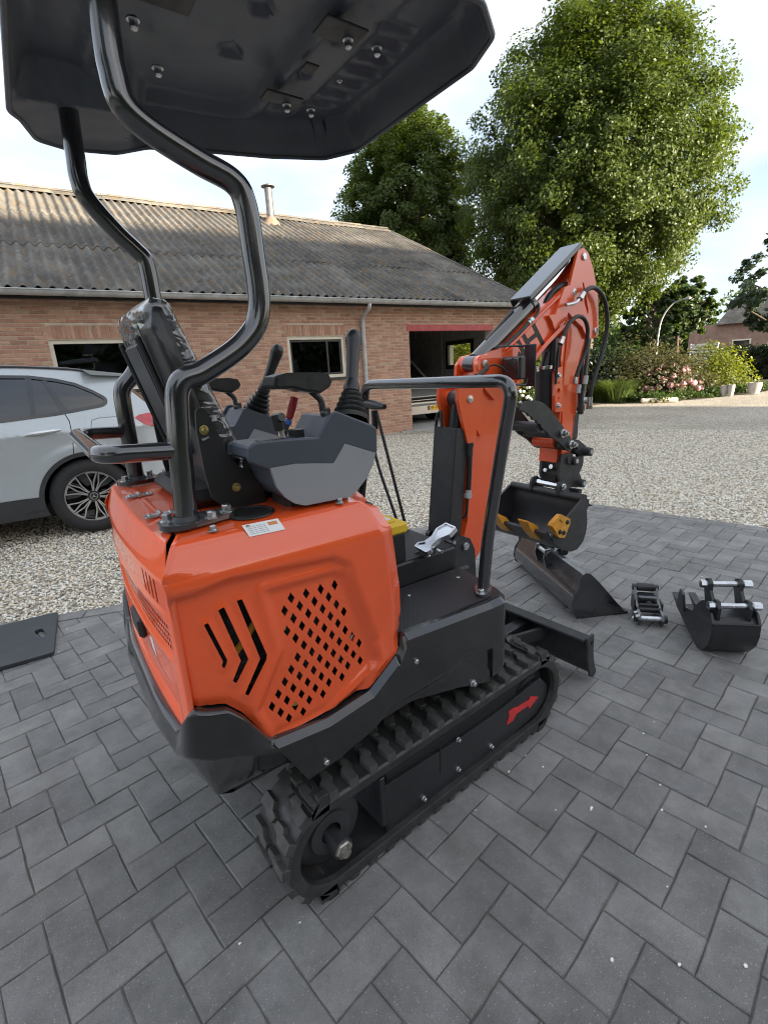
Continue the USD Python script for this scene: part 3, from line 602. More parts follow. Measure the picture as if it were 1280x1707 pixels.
part(barn, "downpipe", tube([B(5.54, EO - 0.045, EZ - 0.12), B(5.54, EO - 0.045, EZ - 0.20), B(5.54, -0.07, EZ - 0.36), B(5.54, -0.07, 0.0)], 0.040, 14, 0.10), "zinc_old")
for z in (0.9, 1.62, 2.3): part(barn, "pipe_clip", bplace(lathe((5.54, -0.07, z), (0, 0, 1), [(0, 0.04), (0, 0.047), (0.03, 0.047), (0.03, 0.04)], 14)), "zinc_old")
fs, fo = 5.9, 5.35; fz = EZ + (fo - EO) * math.tan(SLOPE)
flue = part(barn, "flue", cyl(B(fs, fo, fz - 0.1), B(fs, fo, fz + 0.86), 0.105, 24), "flue_steel")
part(flue, "flue_boot", lathe(B(fs, fo, fz - 0.12), (0, 0, 1), [(0, 0.27), (0.12, 0.22), (0.24, 0.13), (0.26, 0.108)], 24), "brick_far")
part(flue, "flue_cap", lathe(B(fs, fo, fz + 0.90), (0, 0, 1), [(0, 0.0), (0, 0.19), (0.012, 0.19), (0.09, 0.012), (0.09, 0)], 20), "flue_steel")
part(flue, "cap_stay", cat([cyl(B(fs + 0.09 * math.cos(t), fo + 0.09 * math.sin(t), fz + 0.84), B(fs + 0.09 * math.cos(t), fo + 0.09 * math.sin(t), fz + 0.91), 0.006, 6) for t in (0, 2.1, 4.2)]), "zinc")

# ================================================================== trees and garden
def leaf_cloud(centres, radius, per, size, rnd, squash=0.8, up_bias=0.5, out=None, origin=None):
    """leaf sized diamonds spread round clump centres"""
    n = len(centres) * per
    c = np.repeat(centres, per, axis=0); r = np.repeat(np.broadcast_to(radius, (len(centres),)), per)
    d = rnd.normal(0, 1, (n, 3)); dl = np.linalg.norm(d, axis=1)[:, None]; d = d / dl * np.minimum(dl, 1.75) * [1, 1, squash]; p = c + d * r[:, None] * 0.55
    nrm = rnd.normal(0, 0.75, (n, 3)) + [0, 0, up_bias]
    if origin is not None: o = p - origin; nrm += 1.35 * o / np.linalg.norm(o, axis=1)[:, None]
    nrm /= np.linalg.norm(nrm, axis=1)[:, None]
    t = np.cross(nrm, rnd.normal(0, 1, (n, 3))); t /= np.linalg.norm(t, axis=1)[:, None]; b = np.cross(nrm, t)
    s = size * rnd.uniform(0.6, 1.25, n)[:, None]
    V = np.stack([p - t * s * 0.5, p + b * s * 0.36 + nrm * s * 0.07, p + t * s * 0.55, p - b * s * 0.36 + nrm * s * 0.07], 1).reshape(-1, 3)
    i = np.arange(n)[:, None] * 4
    F = np.concatenate([i + [0, 1, 2], i + [0, 2, 3]], 0)
    return trimesh.Trimesh(V, F, process=False)
def tree(label, x, y, h, r, z0, leaf, clumps=420, per=60, size=0.16, seed=1, group=None, trunk_r=0.28, lobes=7, squash=None, name="broadleaf_tree", top_narrow=0.35):
    rnd = np.random.default_rng(seed); t = thing(name, label, "tree", (x, y, 0), group)
    cz, rz = (z0 + h) / 2, (h - z0) / 2
    parts_ = [tube(spline([(x, y, -0.1), (x + rnd.normal(0, .1), y + rnd.normal(0, .1), z0 * 0.6), (x + rnd.normal(0, .2), y + rnd.normal(0, .2), cz), (x + rnd.normal(0, .3), y, h * 0.86)], 6), np.linspace(trunk_r, trunk_r * 0.18, 19), 10)]
    part(t, "trunk", parts_[0], "bark")
    br = []
    for k in range(16):
        a = k * 2.4 + rnd.uniform(-.3, .3); zz = z0 + (h - z0) * (0.08 + 0.72 * k / 16); rr = r * (0.85 - 0.35 * k / 16)
        br.append(tube(spline([(x, y, zz - 0.25), (x + math.cos(a) * rr * 0.45, y + math.sin(a) * rr * 0.45, zz + rr * 0.22), (x + math.cos(a) * rr, y + math.sin(a) * rr, zz + rr * 0.55)], 4), np.linspace(trunk_r * 0.4, 0.03, 9), 7))
    part(t, "branches", cat(br), "bark")
    # clumps fill a lobed crown, thinner inside
    cen = []
    lob = rnd.normal(0, 1, (lobes * 3, 3)); lob /= np.linalg.norm(lob, axis=1)[:, None]
    while len(cen) < clumps:
        d = rnd.normal(0, 1, 3); d /= np.linalg.norm(d); q = rnd.uniform(0.25, 1.0) ** 0.45
        bump = 0.80 + 0.22 * max(0, np.max(lob @ d) - 0.72) / 0.28 + rnd.normal(0, 0.025)
        zz = d[2] * q * bump; wid = 1 - top_narrow * max(0, zz) ** 1.6 - 0.25 * max(0, -zz) ** 2
        cen.append((x + d[0] * q * bump * r * wid, y + d[1] * q * bump * r * wid, cz + zz * rz))
    cen = np.array(cen)
    part(t, "crown", leaf_cloud(cen, rnd.uniform(0.45, 0.95, len(cen)) * r * 0.155, per, size, rnd, 0.75, 0.5, origin=np.array([x, y, cz - rz * 0.3])), leaf, False)
    return t
def polar(az, d): return CAM[0] + d * math.cos(math.radians(az)), CAM[1] + d * math.sin(math.radians(az))
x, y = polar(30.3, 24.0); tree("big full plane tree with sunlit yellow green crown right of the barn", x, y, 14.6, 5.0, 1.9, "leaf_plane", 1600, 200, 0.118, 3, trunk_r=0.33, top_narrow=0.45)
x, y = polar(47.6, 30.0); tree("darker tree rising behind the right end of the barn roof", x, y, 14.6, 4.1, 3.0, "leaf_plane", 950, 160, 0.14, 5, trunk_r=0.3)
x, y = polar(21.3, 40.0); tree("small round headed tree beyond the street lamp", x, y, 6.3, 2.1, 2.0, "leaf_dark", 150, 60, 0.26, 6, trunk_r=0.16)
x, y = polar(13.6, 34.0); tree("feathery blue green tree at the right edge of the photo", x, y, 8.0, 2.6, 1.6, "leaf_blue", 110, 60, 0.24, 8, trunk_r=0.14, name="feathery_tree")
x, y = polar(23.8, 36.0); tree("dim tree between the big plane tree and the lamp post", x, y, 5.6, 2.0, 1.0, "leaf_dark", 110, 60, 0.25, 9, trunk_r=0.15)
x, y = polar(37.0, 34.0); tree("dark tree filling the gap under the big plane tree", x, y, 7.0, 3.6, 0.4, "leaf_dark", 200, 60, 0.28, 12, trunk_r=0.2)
def shrub(name, label, x, y, r, h, leaf, n=60, per=60, size=0.07, seed=1, catg="shrub", ry=None, stems=True, top=0.0):
    rnd = np.random.default_rng(seed); t = thing(name, label, catg, (x, y, 0)); ry = ry or r
    d = rnd.normal(0, 1, (n, 3)); d /= np.linalg.norm(d, axis=1)[:, None]; d[:, 2] = np.abs(d[:, 2]) * 0.9 + 0.05; q = rnd.uniform(0.35, 1, n)[:, None] ** 0.5
    cen = np.array([x, y, 0.02]) + d * q * [r, ry, h * 0.92]
    part(t, "foliage", leaf_cloud(cen, 0.30 * min(r, h), per, size, rnd, 0.8, 0.6, origin=np.array([x, y, 0])), leaf, False)
    if stems:
        part(t, "stems", cat([tube([(x + rnd.normal(0, r * .1), y + rnd.normal(0, r * .1), -0.05), (x + math.cos(a) * r * 0.4, y + math.sin(a) * r * 0.4, h * 0.6)], 0.012, 5) for a in np.linspace(0, 6, 7)]), "bark")
    return t
single("garden_soil", plate_top(GARDEN, -0.008), "soil", "dark planting soil of the garden bed beyond the gravel", "soil", kind="structure", smooth=False)
gd = np.random.default_rng(21)
def gpos(px, py): p = onZ(px, py); return p[0], p[1]
x, y = gpos(1110, 664); x, y = x + 0.75, y + 0.55
hyd = shrub("hydrangea", "pink flowering hydrangea bush at the edge of the gravel", x, y, 1.05, 0.92, "leaf_dark", 46, 60, 0.11, 31, "hydrangea")
for k in range(60):
    d = gd.normal(0, 1, 3); d /= np.linalg.norm(d); d[2] = abs(d[2]); m = trimesh.creation.icosphere(1, 1.0)
    m.vertices *= (0.085 + 0.035 * gd.random()) * (1 + 0.3 * (meshkit.noise(m.vertices * 4 + k) - 0.5))[:, None]
    m.apply_translation((x + d[0] * 1.22, y + d[1] * 1.22, 0.18 + d[2] * 0.92)); part(hyd, "flower_head", m, "petal_pink", False)
x, y = gpos(1203, 655); x, y = x + 0.8, y + 0.7
shrub("light_shrub", "bright yellow green shrub above grey flower pots on the right", x, y, 1.30, 1.85, "leaf_yellow", 70, 70, 0.11, 32)
for px, py, r_, h_, lb in ((1205, 655, 0.10, 0.34, "slim pale pot, left one of the three under the yellow green shrub"), (1217, 655, 0.10, 0.36, "slim pale pot, middle one of the three under the yellow green shrub"), (1256, 651, 0.20, 0.36, "wide rounded grey pot, right one of the three under the yellow green shrub")):
    c = onZ(px, py + 5); single("flower_pot", lathe(c, (0, 0, 1), [(0, 0), (0, r_ * 0.7), (h_ * 0.6, r_), (h_, r_ * 0.95), (h_, r_ * 0.82), (h_ * 0.8, r_ * 0.8), (h_ * 0.8, 0)], 20), "block_grey", lb, "pot")
x, y = polar(24.2, 19.6); shrub("brown_shrub", "tall loose shrub with brownish leaves behind the pink hydrangea", x, y, 1.6, 2.35, "leaf_brown", 80, 60, 0.11, 33, ry=1.5)
x, y = polar(21.4, 20.6); shrub("brown_shrub", "lower brownish shrub between the hydrangea and the yellow green shrub", x, y, 1.2, 1.7, "leaf_brown", 60, 60, 0.11, 38)
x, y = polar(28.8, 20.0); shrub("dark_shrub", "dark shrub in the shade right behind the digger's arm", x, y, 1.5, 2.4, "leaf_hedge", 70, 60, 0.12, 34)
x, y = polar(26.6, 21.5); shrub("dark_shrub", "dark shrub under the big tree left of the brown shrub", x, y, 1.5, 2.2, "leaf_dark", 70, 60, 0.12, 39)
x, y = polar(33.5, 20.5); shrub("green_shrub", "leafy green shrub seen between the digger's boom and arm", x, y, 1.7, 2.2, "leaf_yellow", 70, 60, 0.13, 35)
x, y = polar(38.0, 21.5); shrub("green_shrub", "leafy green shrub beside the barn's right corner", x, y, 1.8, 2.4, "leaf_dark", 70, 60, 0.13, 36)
x, y = polar(34.6, 17.8); wf = shrub("white_flowers", "low white flowering bush beyond the gravel left of the digger's arm", x, y, 0.8, 0.55, "leaf_grass", 26, 50, 0.09, 37, "flower bush")
for k in range(26):
    d = gd.normal(0, 1, 3); d /= np.linalg.norm(d); m = trimesh.creation.icosphere(1, 0.06); m.apply_translation((x + d[0] * 0.75, y + d[1] * 0.75, 0.12 + abs(d[2]) * 0.5)); part(wf, "flower_head", m, "sticker_white", False)
def grass_tuft(label, x, y, r, h, n, seed):
    rnd = np.random.default_rng(seed); a = rnd.uniform(0, 6.28, n); q = r * 0.35 * np.sqrt(rnd.random(n)); bx, by = x + q * np.cos(a), y + q * np.sin(a)
    lean = rnd.uniform(0.2, 1.0, n) * r; hh = h * rnd.uniform(0.6, 1.0, n); w = 0.010; V, F = [], []
    px_, py_ = -np.sin(a) * w, np.cos(a) * w
    for t, k in ((0, 0), (0.5, 1), (0.85, 2), (1, 3)):
        zz = hh * math.sin(t * 1.75) / math.sin(1.57) * 1.0; xx, yy = bx + np.cos(a) * lean * t ** 1.7, by + np.sin(a) * lean * t ** 1.7; f = 1 - t * 0.85
        V.append(np.stack([np.stack([xx - px_ * f, yy - py_ * f, zz], 1), np.stack([xx + px_ * f, yy + py_ * f, zz], 1)], 1))
    V = np.stack(V, 1).reshape(-1, 3); i = np.arange(n)[:, None] * 8
    F = np.concatenate([np.concatenate([i + [2 * k, 2 * k + 1, 2 * k + 3], i + [2 * k, 2 * k + 3, 2 * k + 2]]) for k in range(3)])
    return single("grass_tuft", trimesh.Trimesh(V, F, process=False), "leaf_grass", label, "grass", smooth=False)
for k, (px, py, dd, r_, h_, lb) in enumerate([(1028, 672, 0.5, 0.9, 0.75, "arching ornamental grass at the gravel edge right of the digger's arm"), (1052, 668, 1.4, 0.9, 0.95, "taller ornamental grass left of the pink hydrangea"), (1005, 672, 0.8, 0.8, 0.6, "low ornamental grass close behind the digger's arm")]):
    c = onZ(px, py); v = c[:2] - CAM[:2]; v = v / np.linalg.norm(v); grass_tuft(lb, c[0] + v[0] * dd, c[1] + v[1] * dd, r_, h_, 900, 50 + k)
# low ground cover along the bed
gc = []
for k in range(170):
    t = gd.uniform(0, 1); px = 985 + 300 * t; c = onZ(px, 671 - 20 * max(0, t - 0.4) / 0.6); v = c[:2] - CAM[:2]; v /= np.linalg.norm(v); d = gd.uniform(0.12, 2.4); gc.append((c[0] + v[0] * d, c[1] + v[1] * d, gd.uniform(0.03, 0.22)))
single("ground_cover", leaf_cloud(np.array(gc), 0.22, 45, 0.09, gd, 0.5, 0.8), "leaf_dark", "low green ground cover edging the garden bed", "plants", kind="stuff", smooth=False)
for px, py, L, lb in ((1098, 670, 1.0, "long flat edging stone in front of the pink hydrangea"), (1198, 658, 0.5, "short edging stone by the gravel edge under the yellow green shrub")):
    c = onZ(px, py); single("edging_stone", obox(c + [0, 0, 0.06], (0.55, -0.835, 0), (0.835, 0.55, 0), (0, 0, 1), L / 2, 0.10, 0.07, 0.03), "stone_c", lb, "stone")
for k, (s_, o_) in enumerate(((12.6, 4.2), (13.8, 6.6), (15.5, 9.4))):
    c = B(s_, o_, 0); shrub("light_shrub", ("sunlit yellow green shrub seen through the garage window, nearest the barn", "sunlit yellow green shrub behind the barn's right gable, middle of three", "sunlit yellow green shrub behind the barn's right gable, farthest of three")[k], c[0], c[1], 1.3, 2.5, "leaf_yellow", 60, 60, 0.13, 70 + k)
fw_ = []
for k in range(420):
    az = gd.uniform(8.0, 62.0); d = gd.uniform(62, 78); x_0, y_0 = polar(az, d); fw_.append((x_0, y_0, gd.uniform(0.3, 1.0) * (4.6 + 2.0 * math.sin(az * 0.9) + 1.2 * math.sin(az * 2.7))))
single("far_wood", leaf_cloud(np.array(fw_), 2.3, 70, 0.62, gd, 0.7, 0.5), "leaf_dark", "far green wood closing the view behind the garden and the houses", "wood", kind="stuff", smooth=False)
# clipped hedge, far houses, lamp
def hedge(label, az0, az1, d0, d1, h, seed):
    a, b = np.array(polar(az0, d0)), np.array(polar(az1, d1)); rnd = np.random.default_rng(seed); n = 260; t = rnd.random(n); L = np.linalg.norm(b - a); u = (b - a) / L; nn = np.array([-u[1], u[0]])
    p = a + (b - a) * t[:, None] + nn * rnd.uniform(-0.45, 0.45, n)[:, None]; z = rnd.uniform(0.05, h - 0.12, n)
    th_ = thing("clipped_hedge", label, "hedge", (*((a + b) / 2), 0))
    part(th_, "foliage", leaf_cloud(np.c_[p, z], 0.32, 60, 0.14, rnd, 0.7, 0.4), "leaf_hedge", False)
    part(th_, "stems", obox(np.r_[(a + b) / 2, h * 0.45], np.r_[u, 0], np.r_[nn, 0], (0, 0, 1), L / 2, 0.33, h * 0.45, 0.05), "leaf_hedge", False)
hedge("dark clipped hedge in front of the far brick house", 20.2, 11.0, 33, 31, 1.62, 61)
x, y = polar(16.2, 31.0)
def lamp_post():
    d = 31.0; x0, y0 = polar(23.2, d); x1, y1 = polar(20.9, d); zt = CAM[2] + d * math.tan(math.radians(4.95)); t = thing("street_lamp", "street lamp with thin curved arm in front of the far trees", "street lamp", (x0, y0, 0))
    p0, p1 = np.array([x0, y0, 0]), np.array([x1, y1, 0]); h = p1 - p0
    part(t, "pole", tube(spline([p0, p0 + [0, 0, zt * 0.55], p0 + h * 0.10 + [0, 0, zt * 0.80], p0 + h * 0.42 + [0, 0, zt * 0.955], p0 + h * 0.8 + [0, 0, zt]], 6), np.linspace(0.055, 0.032, 25), 8), "lamp_pole")
    part(t, "lamp_head", trimesh.convex.convex_hull(np.vstack([p0 + h * k + [0, 0, zt + zz] + np.array([-h[1], h[0], 0]) / np.linalg.norm(h) * w for k, zz, w in ((0.78, 0.04, 0.05), (0.78, -0.03, 0.05), (0.78, 0, -0.05), (1.0, 0.10, 0.10), (1.0, -0.04, 0.10), (1.0, 0.10, -0.10), (1.0, -0.04, -0.10), (1.1, 0.03, 0.0))])), "concrete")
lamp_post()
def far_house():
    a, b = np.array(polar(20.6, 52)), np.array(polar(9.0, 50)); u = (b - a) / np.linalg.norm(b - a); nn = np.array([-u[1], u[0]]); L = np.linalg.norm(b - a); t = thing("far_house", "low brick house with grey roof beyond the hedge at far right", "house", (*a, 0))
    w = lambda s, o, z: np.r_[a + u * s + nn * o, z]
    hb = lambda s0, s1, o0, o1, z0, z1: trimesh.convex.convex_hull(np.array([w(s, o, z) for s in (s0, s1) for o in (o0, o1) for z in (z0, z1)]))
    wl = part(t, "wall", hb(0, L, 0, 7, 0, 3.6), "brick_far", False)
    part(t, "roof", trimesh.convex.convex_hull(np.array([w(2.0, -0.4, 3.55), w(L + .4, -0.4, 3.55), w(2.0, 7.4, 3.55), w(L + .4, 7.4, 3.55), w(2.6, 3.5, 6.0), w(L + .4, 3.5, 6.0)])), "fibre_cement", False)
    for s in (3.2, 5.6, 8.0): wn = part(wl, "window", hb(s, s + 1.3, -0.04, 0.01, 1.0, 2.3), "window_cream", False); part(wn, "pane", hb(s + .1, s + 1.2, -0.05, -0.035, 1.1, 2.2), "car_black", False)
far_house()
wp = np.array(polar(19.3, 30.0)); single("white_fence_panel", cat([cbox((wp[0] - 0.03, wp[1] - 0.62, 0.9 + k * 0.16), (wp[0] + 0.03, wp[1] + 0.62, 1.02 + k * 0.16), 0.01) for k in range(6)] + [cbox((wp[0] - 0.02, wp[1] + s * 0.6 - 0.03, 0), (wp[0] + 0.05, wp[1] + s * 0.6 + 0.03, 1.85), 0.01) for s in (-1, 1)]), "sticker_white", "small white slatted fence panel left of the dark hedge", "fence", smooth=False)
# the house and trees of the yard's other side: out of the picture, they shade the yard and mirror in the glass
def own_house():
    t = thing("far_barn", "big dark timber barn far behind the photographer, out of the picture", "house", (0, -42, 0))
    y0, y1, xa, xb = -42.0, -52.0, -34.0, 29.0
    wall = part(t, "wall", cbox((xa, y1, -0.1), (xb, y0, 8.6), 0.01), "window_dark", False)
    part(t, "roof", trimesh.convex.convex_hull(np.array([(xa - .3, y0 + .5, 8.5), (xb + .3, y0 + .5, 8.5), (xa - .3, y1 - .5, 8.5), (xb + .3, y1 - .5, 8.5), (xa - .3, (y0 + y1) / 2, 15.6), (xb + .3, (y0 + y1) / 2, 15.6)])), "fibre_cement", False)
    for k in range(9):
        for z in (0.9, 3.2):
            wn = part(wall, "window", cbox((xa + 1.2 + k * 3.6, y0 - 0.02, z), (xa + 2.6 + k * 3.6, y0 + 0.05, z + 1.4), 0.01), "window_cream", False)
            part(wn, "pane", cbox((xa + 1.28 + k * 3.6, y0 + 0.04, z + 0.08), (xa + 2.52 + k * 3.6, y0 + 0.06, z + 1.32), 0.002), "car_black", False)
own_house()
for k, (tx_, ty_, th_, tr_) in enumerate(((-19.5, -24.5, 9.4, 3.6), (-12.0, -25.2, 8.4, 3.6), (-5.0, -24.8, 8.8, 3.6), (2.2, -25.4, 8.0, 3.5), (9.2, -24.8, 8.6, 3.6), (16.2, -25.3, 8.1, 3.5))):
    tree("leafy tree before the far barn behind the photographer, out of the picture", tx_, ty_, th_, tr_, 0.5, "leaf_dark", 260, 50, 0.30, 90 + k, "trees before the far barn", trunk_r=0.12)
tree("broad tree beyond the yard behind the photographer, out of the picture", -10.5, -9.0, 11.0, 4.5, 2.0, "leaf_dark", 220, 50, 0.30, 77, trunk_r=0.3)
tree("second tree beyond the yard behind the photographer, farther left, out of the picture", -17.0, -3.5, 10.0, 4.2, 1.5, "leaf_dark", 200, 50, 0.30, 78, trunk_r=0.3)

# ================================================================== parked car
CP = np.array([-0.30929, 4.01826, 0.0]); CT = math.radians(-6.6)
CUx = np.array([math.cos(CT), math.sin(CT), 0]); CVy = np.array([-math.sin(CT), math.cos(CT), 0])     # c: rearwards, w: away from the viewer
def carp(c, w, z): return CP + CUx * c + CVy * w + np.array([0, 0, z])
car = thing("parked_car", "light grey electric crossover car parked in front of the barn, its rear half in view", "car", carp(-1.3, 0.9, 0))
HW = 0.915                                        # half width; the near side's widest plane is w = 0
roofline = [(-3.62, 0.60), (-3.60, 0.86), (-3.35, 0.97), (-2.55, 1.07), (-1.95, 1.34), (-1.50, 1.52), (-1.0, 1.605), (-0.5, 1.60), (0.0, 1.555), (0.30, 1.50), (0.47, 1.465), (0.49, 1.44), (0.44, 1.40), (0.60, 1.22), (0.70, 1.12), (0.76, 1.02), (0.80, 0.86), (0.86, 0.74), (0.86, 0.48), (0.80, 0.32), (0.70, 0.24), (-3.45, 0.22), (-3.58, 0.34)]
side = Polygon(roofline).buffer(0)
def arch(c, r): return Point(c, 0.36).buffer(r, quad_segs=24)
side = side.difference(arch(0, 0.395)).difference(arch(-2.73, 0.395)).difference(sbox(-0.32, 0.0, 0.30, 0.36)).difference(sbox(-3.05, 0.0, -2.42, 0.36))
win = [(-2.05, 1.12), (-1.62, 1.36), (-1.2, 1.485), (-0.8, 1.515), (-0.31, 1.485), (-0.10, 1.445), (0.04, 1.40), (0.17, 1.325), (0.255, 1.262), (0.262, 1.235), (0.22, 1.215), (0.06, 1.195), (-0.15, 1.170), (-0.56, 1.145), (-1.2, 1.12)]
WIN = fillet2(win, 0.02)
def car_half(c, z):
    """half width of the body at a height, with the ends drawn in"""
    w = np.where(z < 0.5, HW - 0.035 * ((0.5 - z) / 0.3) ** 2, HW - 0.012 * np.abs(z - 0.72))
    w = w - 0.030 * smoothstep((z - 0.98) / 0.12) - 0.36 * np.clip((z - 1.08) / 0.5, 0, 1.2) ** 1.25
    e = np.clip((c - 0.38) / 0.50, 0, 1); w = w - 0.26 * e ** 2.4
    e = np.clip((-2.75 - c) / 0.9, 0, 1); w = w - 0.30 * e ** 2.2
    w = w + 0.016 * np.exp(-((np.hypot(c, z - 0.36) - 0.46) / 0.06) ** 2) * (z > 0.3)      # wheel arch lip
    w = w - 0.012 * np.exp(-((z - 0.62 - 0.05 * (c + 1)) / 0.12) ** 2) * smoothstep((-0.35 - c) / 0.2)      # hollow along the doors
    w = w + 0.006 * np.exp(-((z - 0.985) / 0.03) ** 2)
    return w
def car_skin(poly, t, out=0.0, ref=0.03, side_=-1):
    m = T(extr(poly, t, ref)); v = m.vertices; c, z, h = v[:, 0], v[:, 1], v[:, 2]
    w = car_half(c, z) + out - t + h
    P = np.array([carp(a, HW + side_ * b, zz) for a, b, zz in zip(c, w, z)]); f = m.faces if side_ < 0 else m.faces[:, ::-1]
    f = m.faces[:, ::-1] if np.linalg.det(np.stack([CUx, [0, 0, 1], CVy * side_])) < 0 else m.faces
    return trimesh.Trimesh(P, f, process=False)
SEAM = [LineString([(-0.205, 1.47), (-0.10, 1.20), (-0.062, 1.08), (-0.065, 0.93), (-0.09, 0.77), (-0.20, 0.70), (-0.36, 0.55), (-0.40, 0.42)]), LineString([(-1.28, 1.49), (-1.30, 1.0), (-1.26, 0.42)]), LineString([(-2.22, 1.10), (-2.30, 0.8), (-2.26, 0.42)]), LineString([(-0.40, 0.415), (-2.28, 0.40)])]
CAPL = Polygon([(0.13, 0.94), (0.10, 1.02), (0.12, 1.075), (0.18, 1.09), (0.36, 1.09), (0.36, 0.92), (0.20, 0.90)]).buffer(0).exterior
LAMP = Polygon([(0.485, 1.065), (0.53, 1.09), (0.62, 1.10), (0.73, 1.085), (0.80, 1.02), (0.80, 0.955), (0.66, 0.955), (0.56, 0.995)])
seams = shapely.union_all([s.buffer(0.0035) for s in SEAM] + [LineString(CAPL.coords).buffer(0.002)])
upper = side.difference(WIN.buffer(0.028)).difference(seams).difference(LAMP)
clad = side.intersection(shapely.union_all([sbox(-4, 0, 1.2, 0.43), arch(0, 0.435), arch(-2.73, 0.435)]))
bodyp = upper.difference(clad)
for s_ in (-1, 1):
    body = part(car, "side_panel", car_skin(bodyp, 0.02, 0, 0.035, s_), "car_paint", 40)
    part(body, "lower_cladding", car_skin(clad, 0.03, 0.006, 0.05, s_), "car_trim", 40)
    part(body, "window_surround", car_skin(WIN.buffer(0.028).difference(WIN), 0.02, 0.004, 0.05, s_), "car_black", 40)
    pil = [Polygon([(-0.335, 1.49), (-0.285, 1.49), (-0.305, 1.15), (-0.345, 1.15)]), Polygon([(-0.215, 1.48), (-0.175, 1.47), (-0.055, 1.18), (-0.11, 1.175)]), Polygon([(-1.32, 1.52), (-1.24, 1.52), (-1.24, 1.1), (-1.32, 1.1)])]
    for k, pp in enumerate(pil): part(body, "pillar_trim", car_skin(pp.intersection(WIN), 0.012, 0.002, 0.05, s_), "car_black", 40)
    part(body, "side_window", car_skin(WIN, 0.004, -0.006, 0.06, s_), "glass_car", 40)
    part(body, "tail_lamp", car_skin(LAMP, 0.03, 0.004, 0.03, s_), "lamp_red", 40)
    for c0 in (-0.285, -1.42):
        hw_ = [carp(c0 + k * 0.03, HW + s_ * (car_half(np.array(c0), np.array(1.01)) + b), 1.005 + zz) for k, b, zz in ((-4.6, 0.002, -0.012), (-3, 0.020, -0.004), (0, 0.026, 0.002), (3, 0.022, 0.008), (4.6, 0.003, 0.010))]
        part(body, "door_handle", tube(spline(hw_, 5), np.r_[np.linspace(0.010, 0.017, 10), np.linspace(0.017, 0.010, 11)], 10), "alloy")
    part(body, "roof_rail", tube(spline([carp(c, HW + s_ * (car_half(np.array(c), np.array(z)) + 0.0), z + 0.012) for c, z in ((-1.5, 1.515), (-1.0, 1.590), (-0.5, 1.590), (0.0, 1.548), (0.22, 1.505))], 6), 0.011, 8), "car_black")
# skin across from side to side along the roofline
top = np.array(rounded([(a, b, 0) for a, b in roofline[1:19]], 0.05, 4))[:, :2]
tl = []
for a, b in zip(top[:-1], top[1:]):
    for k in range(max(1, int(np.linalg.norm(b - a) / 0.08))): tl.append(a + (b - a) * k / max(1, int(np.linalg.norm(b - a) / 0.08)))
tl = np.array(tl + [top[-1]]); ws = np.linspace(-1, 1, 25)
def top_strip(pts, drop=0.0):
    V = []
    for c, z in pts:
        hw = float(car_half(np.array(c), np.array(z))); e = 1 - np.abs(ws) ** 2.5
        V.append([carp(c + (0.10 * e[i] if c > 0.45 else (-0.14 * e[i] if c < -3.2 else 0)), HW + ws[i] * hw, z + (0.035 * e[i] if (z > 1.44) else 0) - drop) for i in range(len(ws))])
    V = np.array(V).reshape(-1, 3); n = len(ws); F = []
    for k in range(len(pts) - 1):
        for i in range(n - 1): F += [[k * n + i, k * n + i + 1, (k + 1) * n + i + 1], [k * n + i, (k + 1) * n + i + 1, (k + 1) * n + i]]
    return trimesh.Trimesh(V, F, process=False)
idx = lambda f: np.array([p for p in tl if f(p)])
iw = [k for k, p in enumerate(tl) if p[0] < -1.95]; ir = [k for k, p in enumerate(tl) if -1.52 < p[0] and p[1] > 1.44]
part(car, "bonnet", top_strip(tl[:iw[-1] + 2]), "car_paint", 40)
part(car, "windscreen", top_strip(tl[iw[-1] + 1:ir[0] + 1]), "car_black", 40)
roofm = part(car, "roof", top_strip(tl[ir[0]:ir[-1] + 2]), "car_paint", 40)
back = tl[ir[-1] + 1:]
part(car, "rear_window", top_strip(np.array([p for p in back if p[1] > 1.10])), "car_black", 40)
tg = part(car, "tailgate", top_strip(np.array([p for p in back if p[1] <= 1.16])), "car_paint", 40)
part(tg, "light_bar", top_strip(np.array([(0.775, 1.06), (0.785, 1.03), (0.79, 1.0)]), 0), "lamp_red", 40)
part(roofm, "roof_spoiler", trimesh.convex.convex_hull(np.array([carp(c, HW + s * w, z) for s in (-1, 1) for c, w, z in ((0.12, 0.70, 1.545), (0.50, 0.66, 1.485), (0.50, 0.66, 1.462), (0.20, 0.68, 1.49))])), "car_paint", 30)
part(car, "underbody", trimesh.convex.convex_hull(np.array([carp(c, w, z) for c in (-3.4, 0.62) for w in (0.14, 1.69) for z in (0.2, 0.34)])), "matt_dark", False)
for s in (0.12, 1.71): parts(car, "wheel_housing", [lathe(carp(c, s if s < 1 else s - 0.36, 0.36), CVy, [(0.06, 0.385), (0.36, 0.385), (0.36, 0.0)], 32) for c in (0, -2.73)], "matt_dark", False)
part(car, "cabin_block", trimesh.convex.convex_hull(np.array([carp(c, HW + s * w, z) for s in (-1, 1) for c, w, z in ((-1.9, 0.78, 0.9), (0.45, 0.70, 0.9), (-1.6, 0.74, 1.02), (0.25, 0.66, 1.02))])), "matt_dark", False)
for c0 in (-0.72, -1.65):
    for w in (0.5, 1.33): part(car, "car_seat", trimesh.convex.convex_hull(np.array([carp(c0 + a, w + b, z) for a, z in ((0, 0.9), (0.16, 0.9), (0.22, 1.36), (0.14, 1.38)) for b in (-0.2, 0.2)])), "matt_dark", 30)
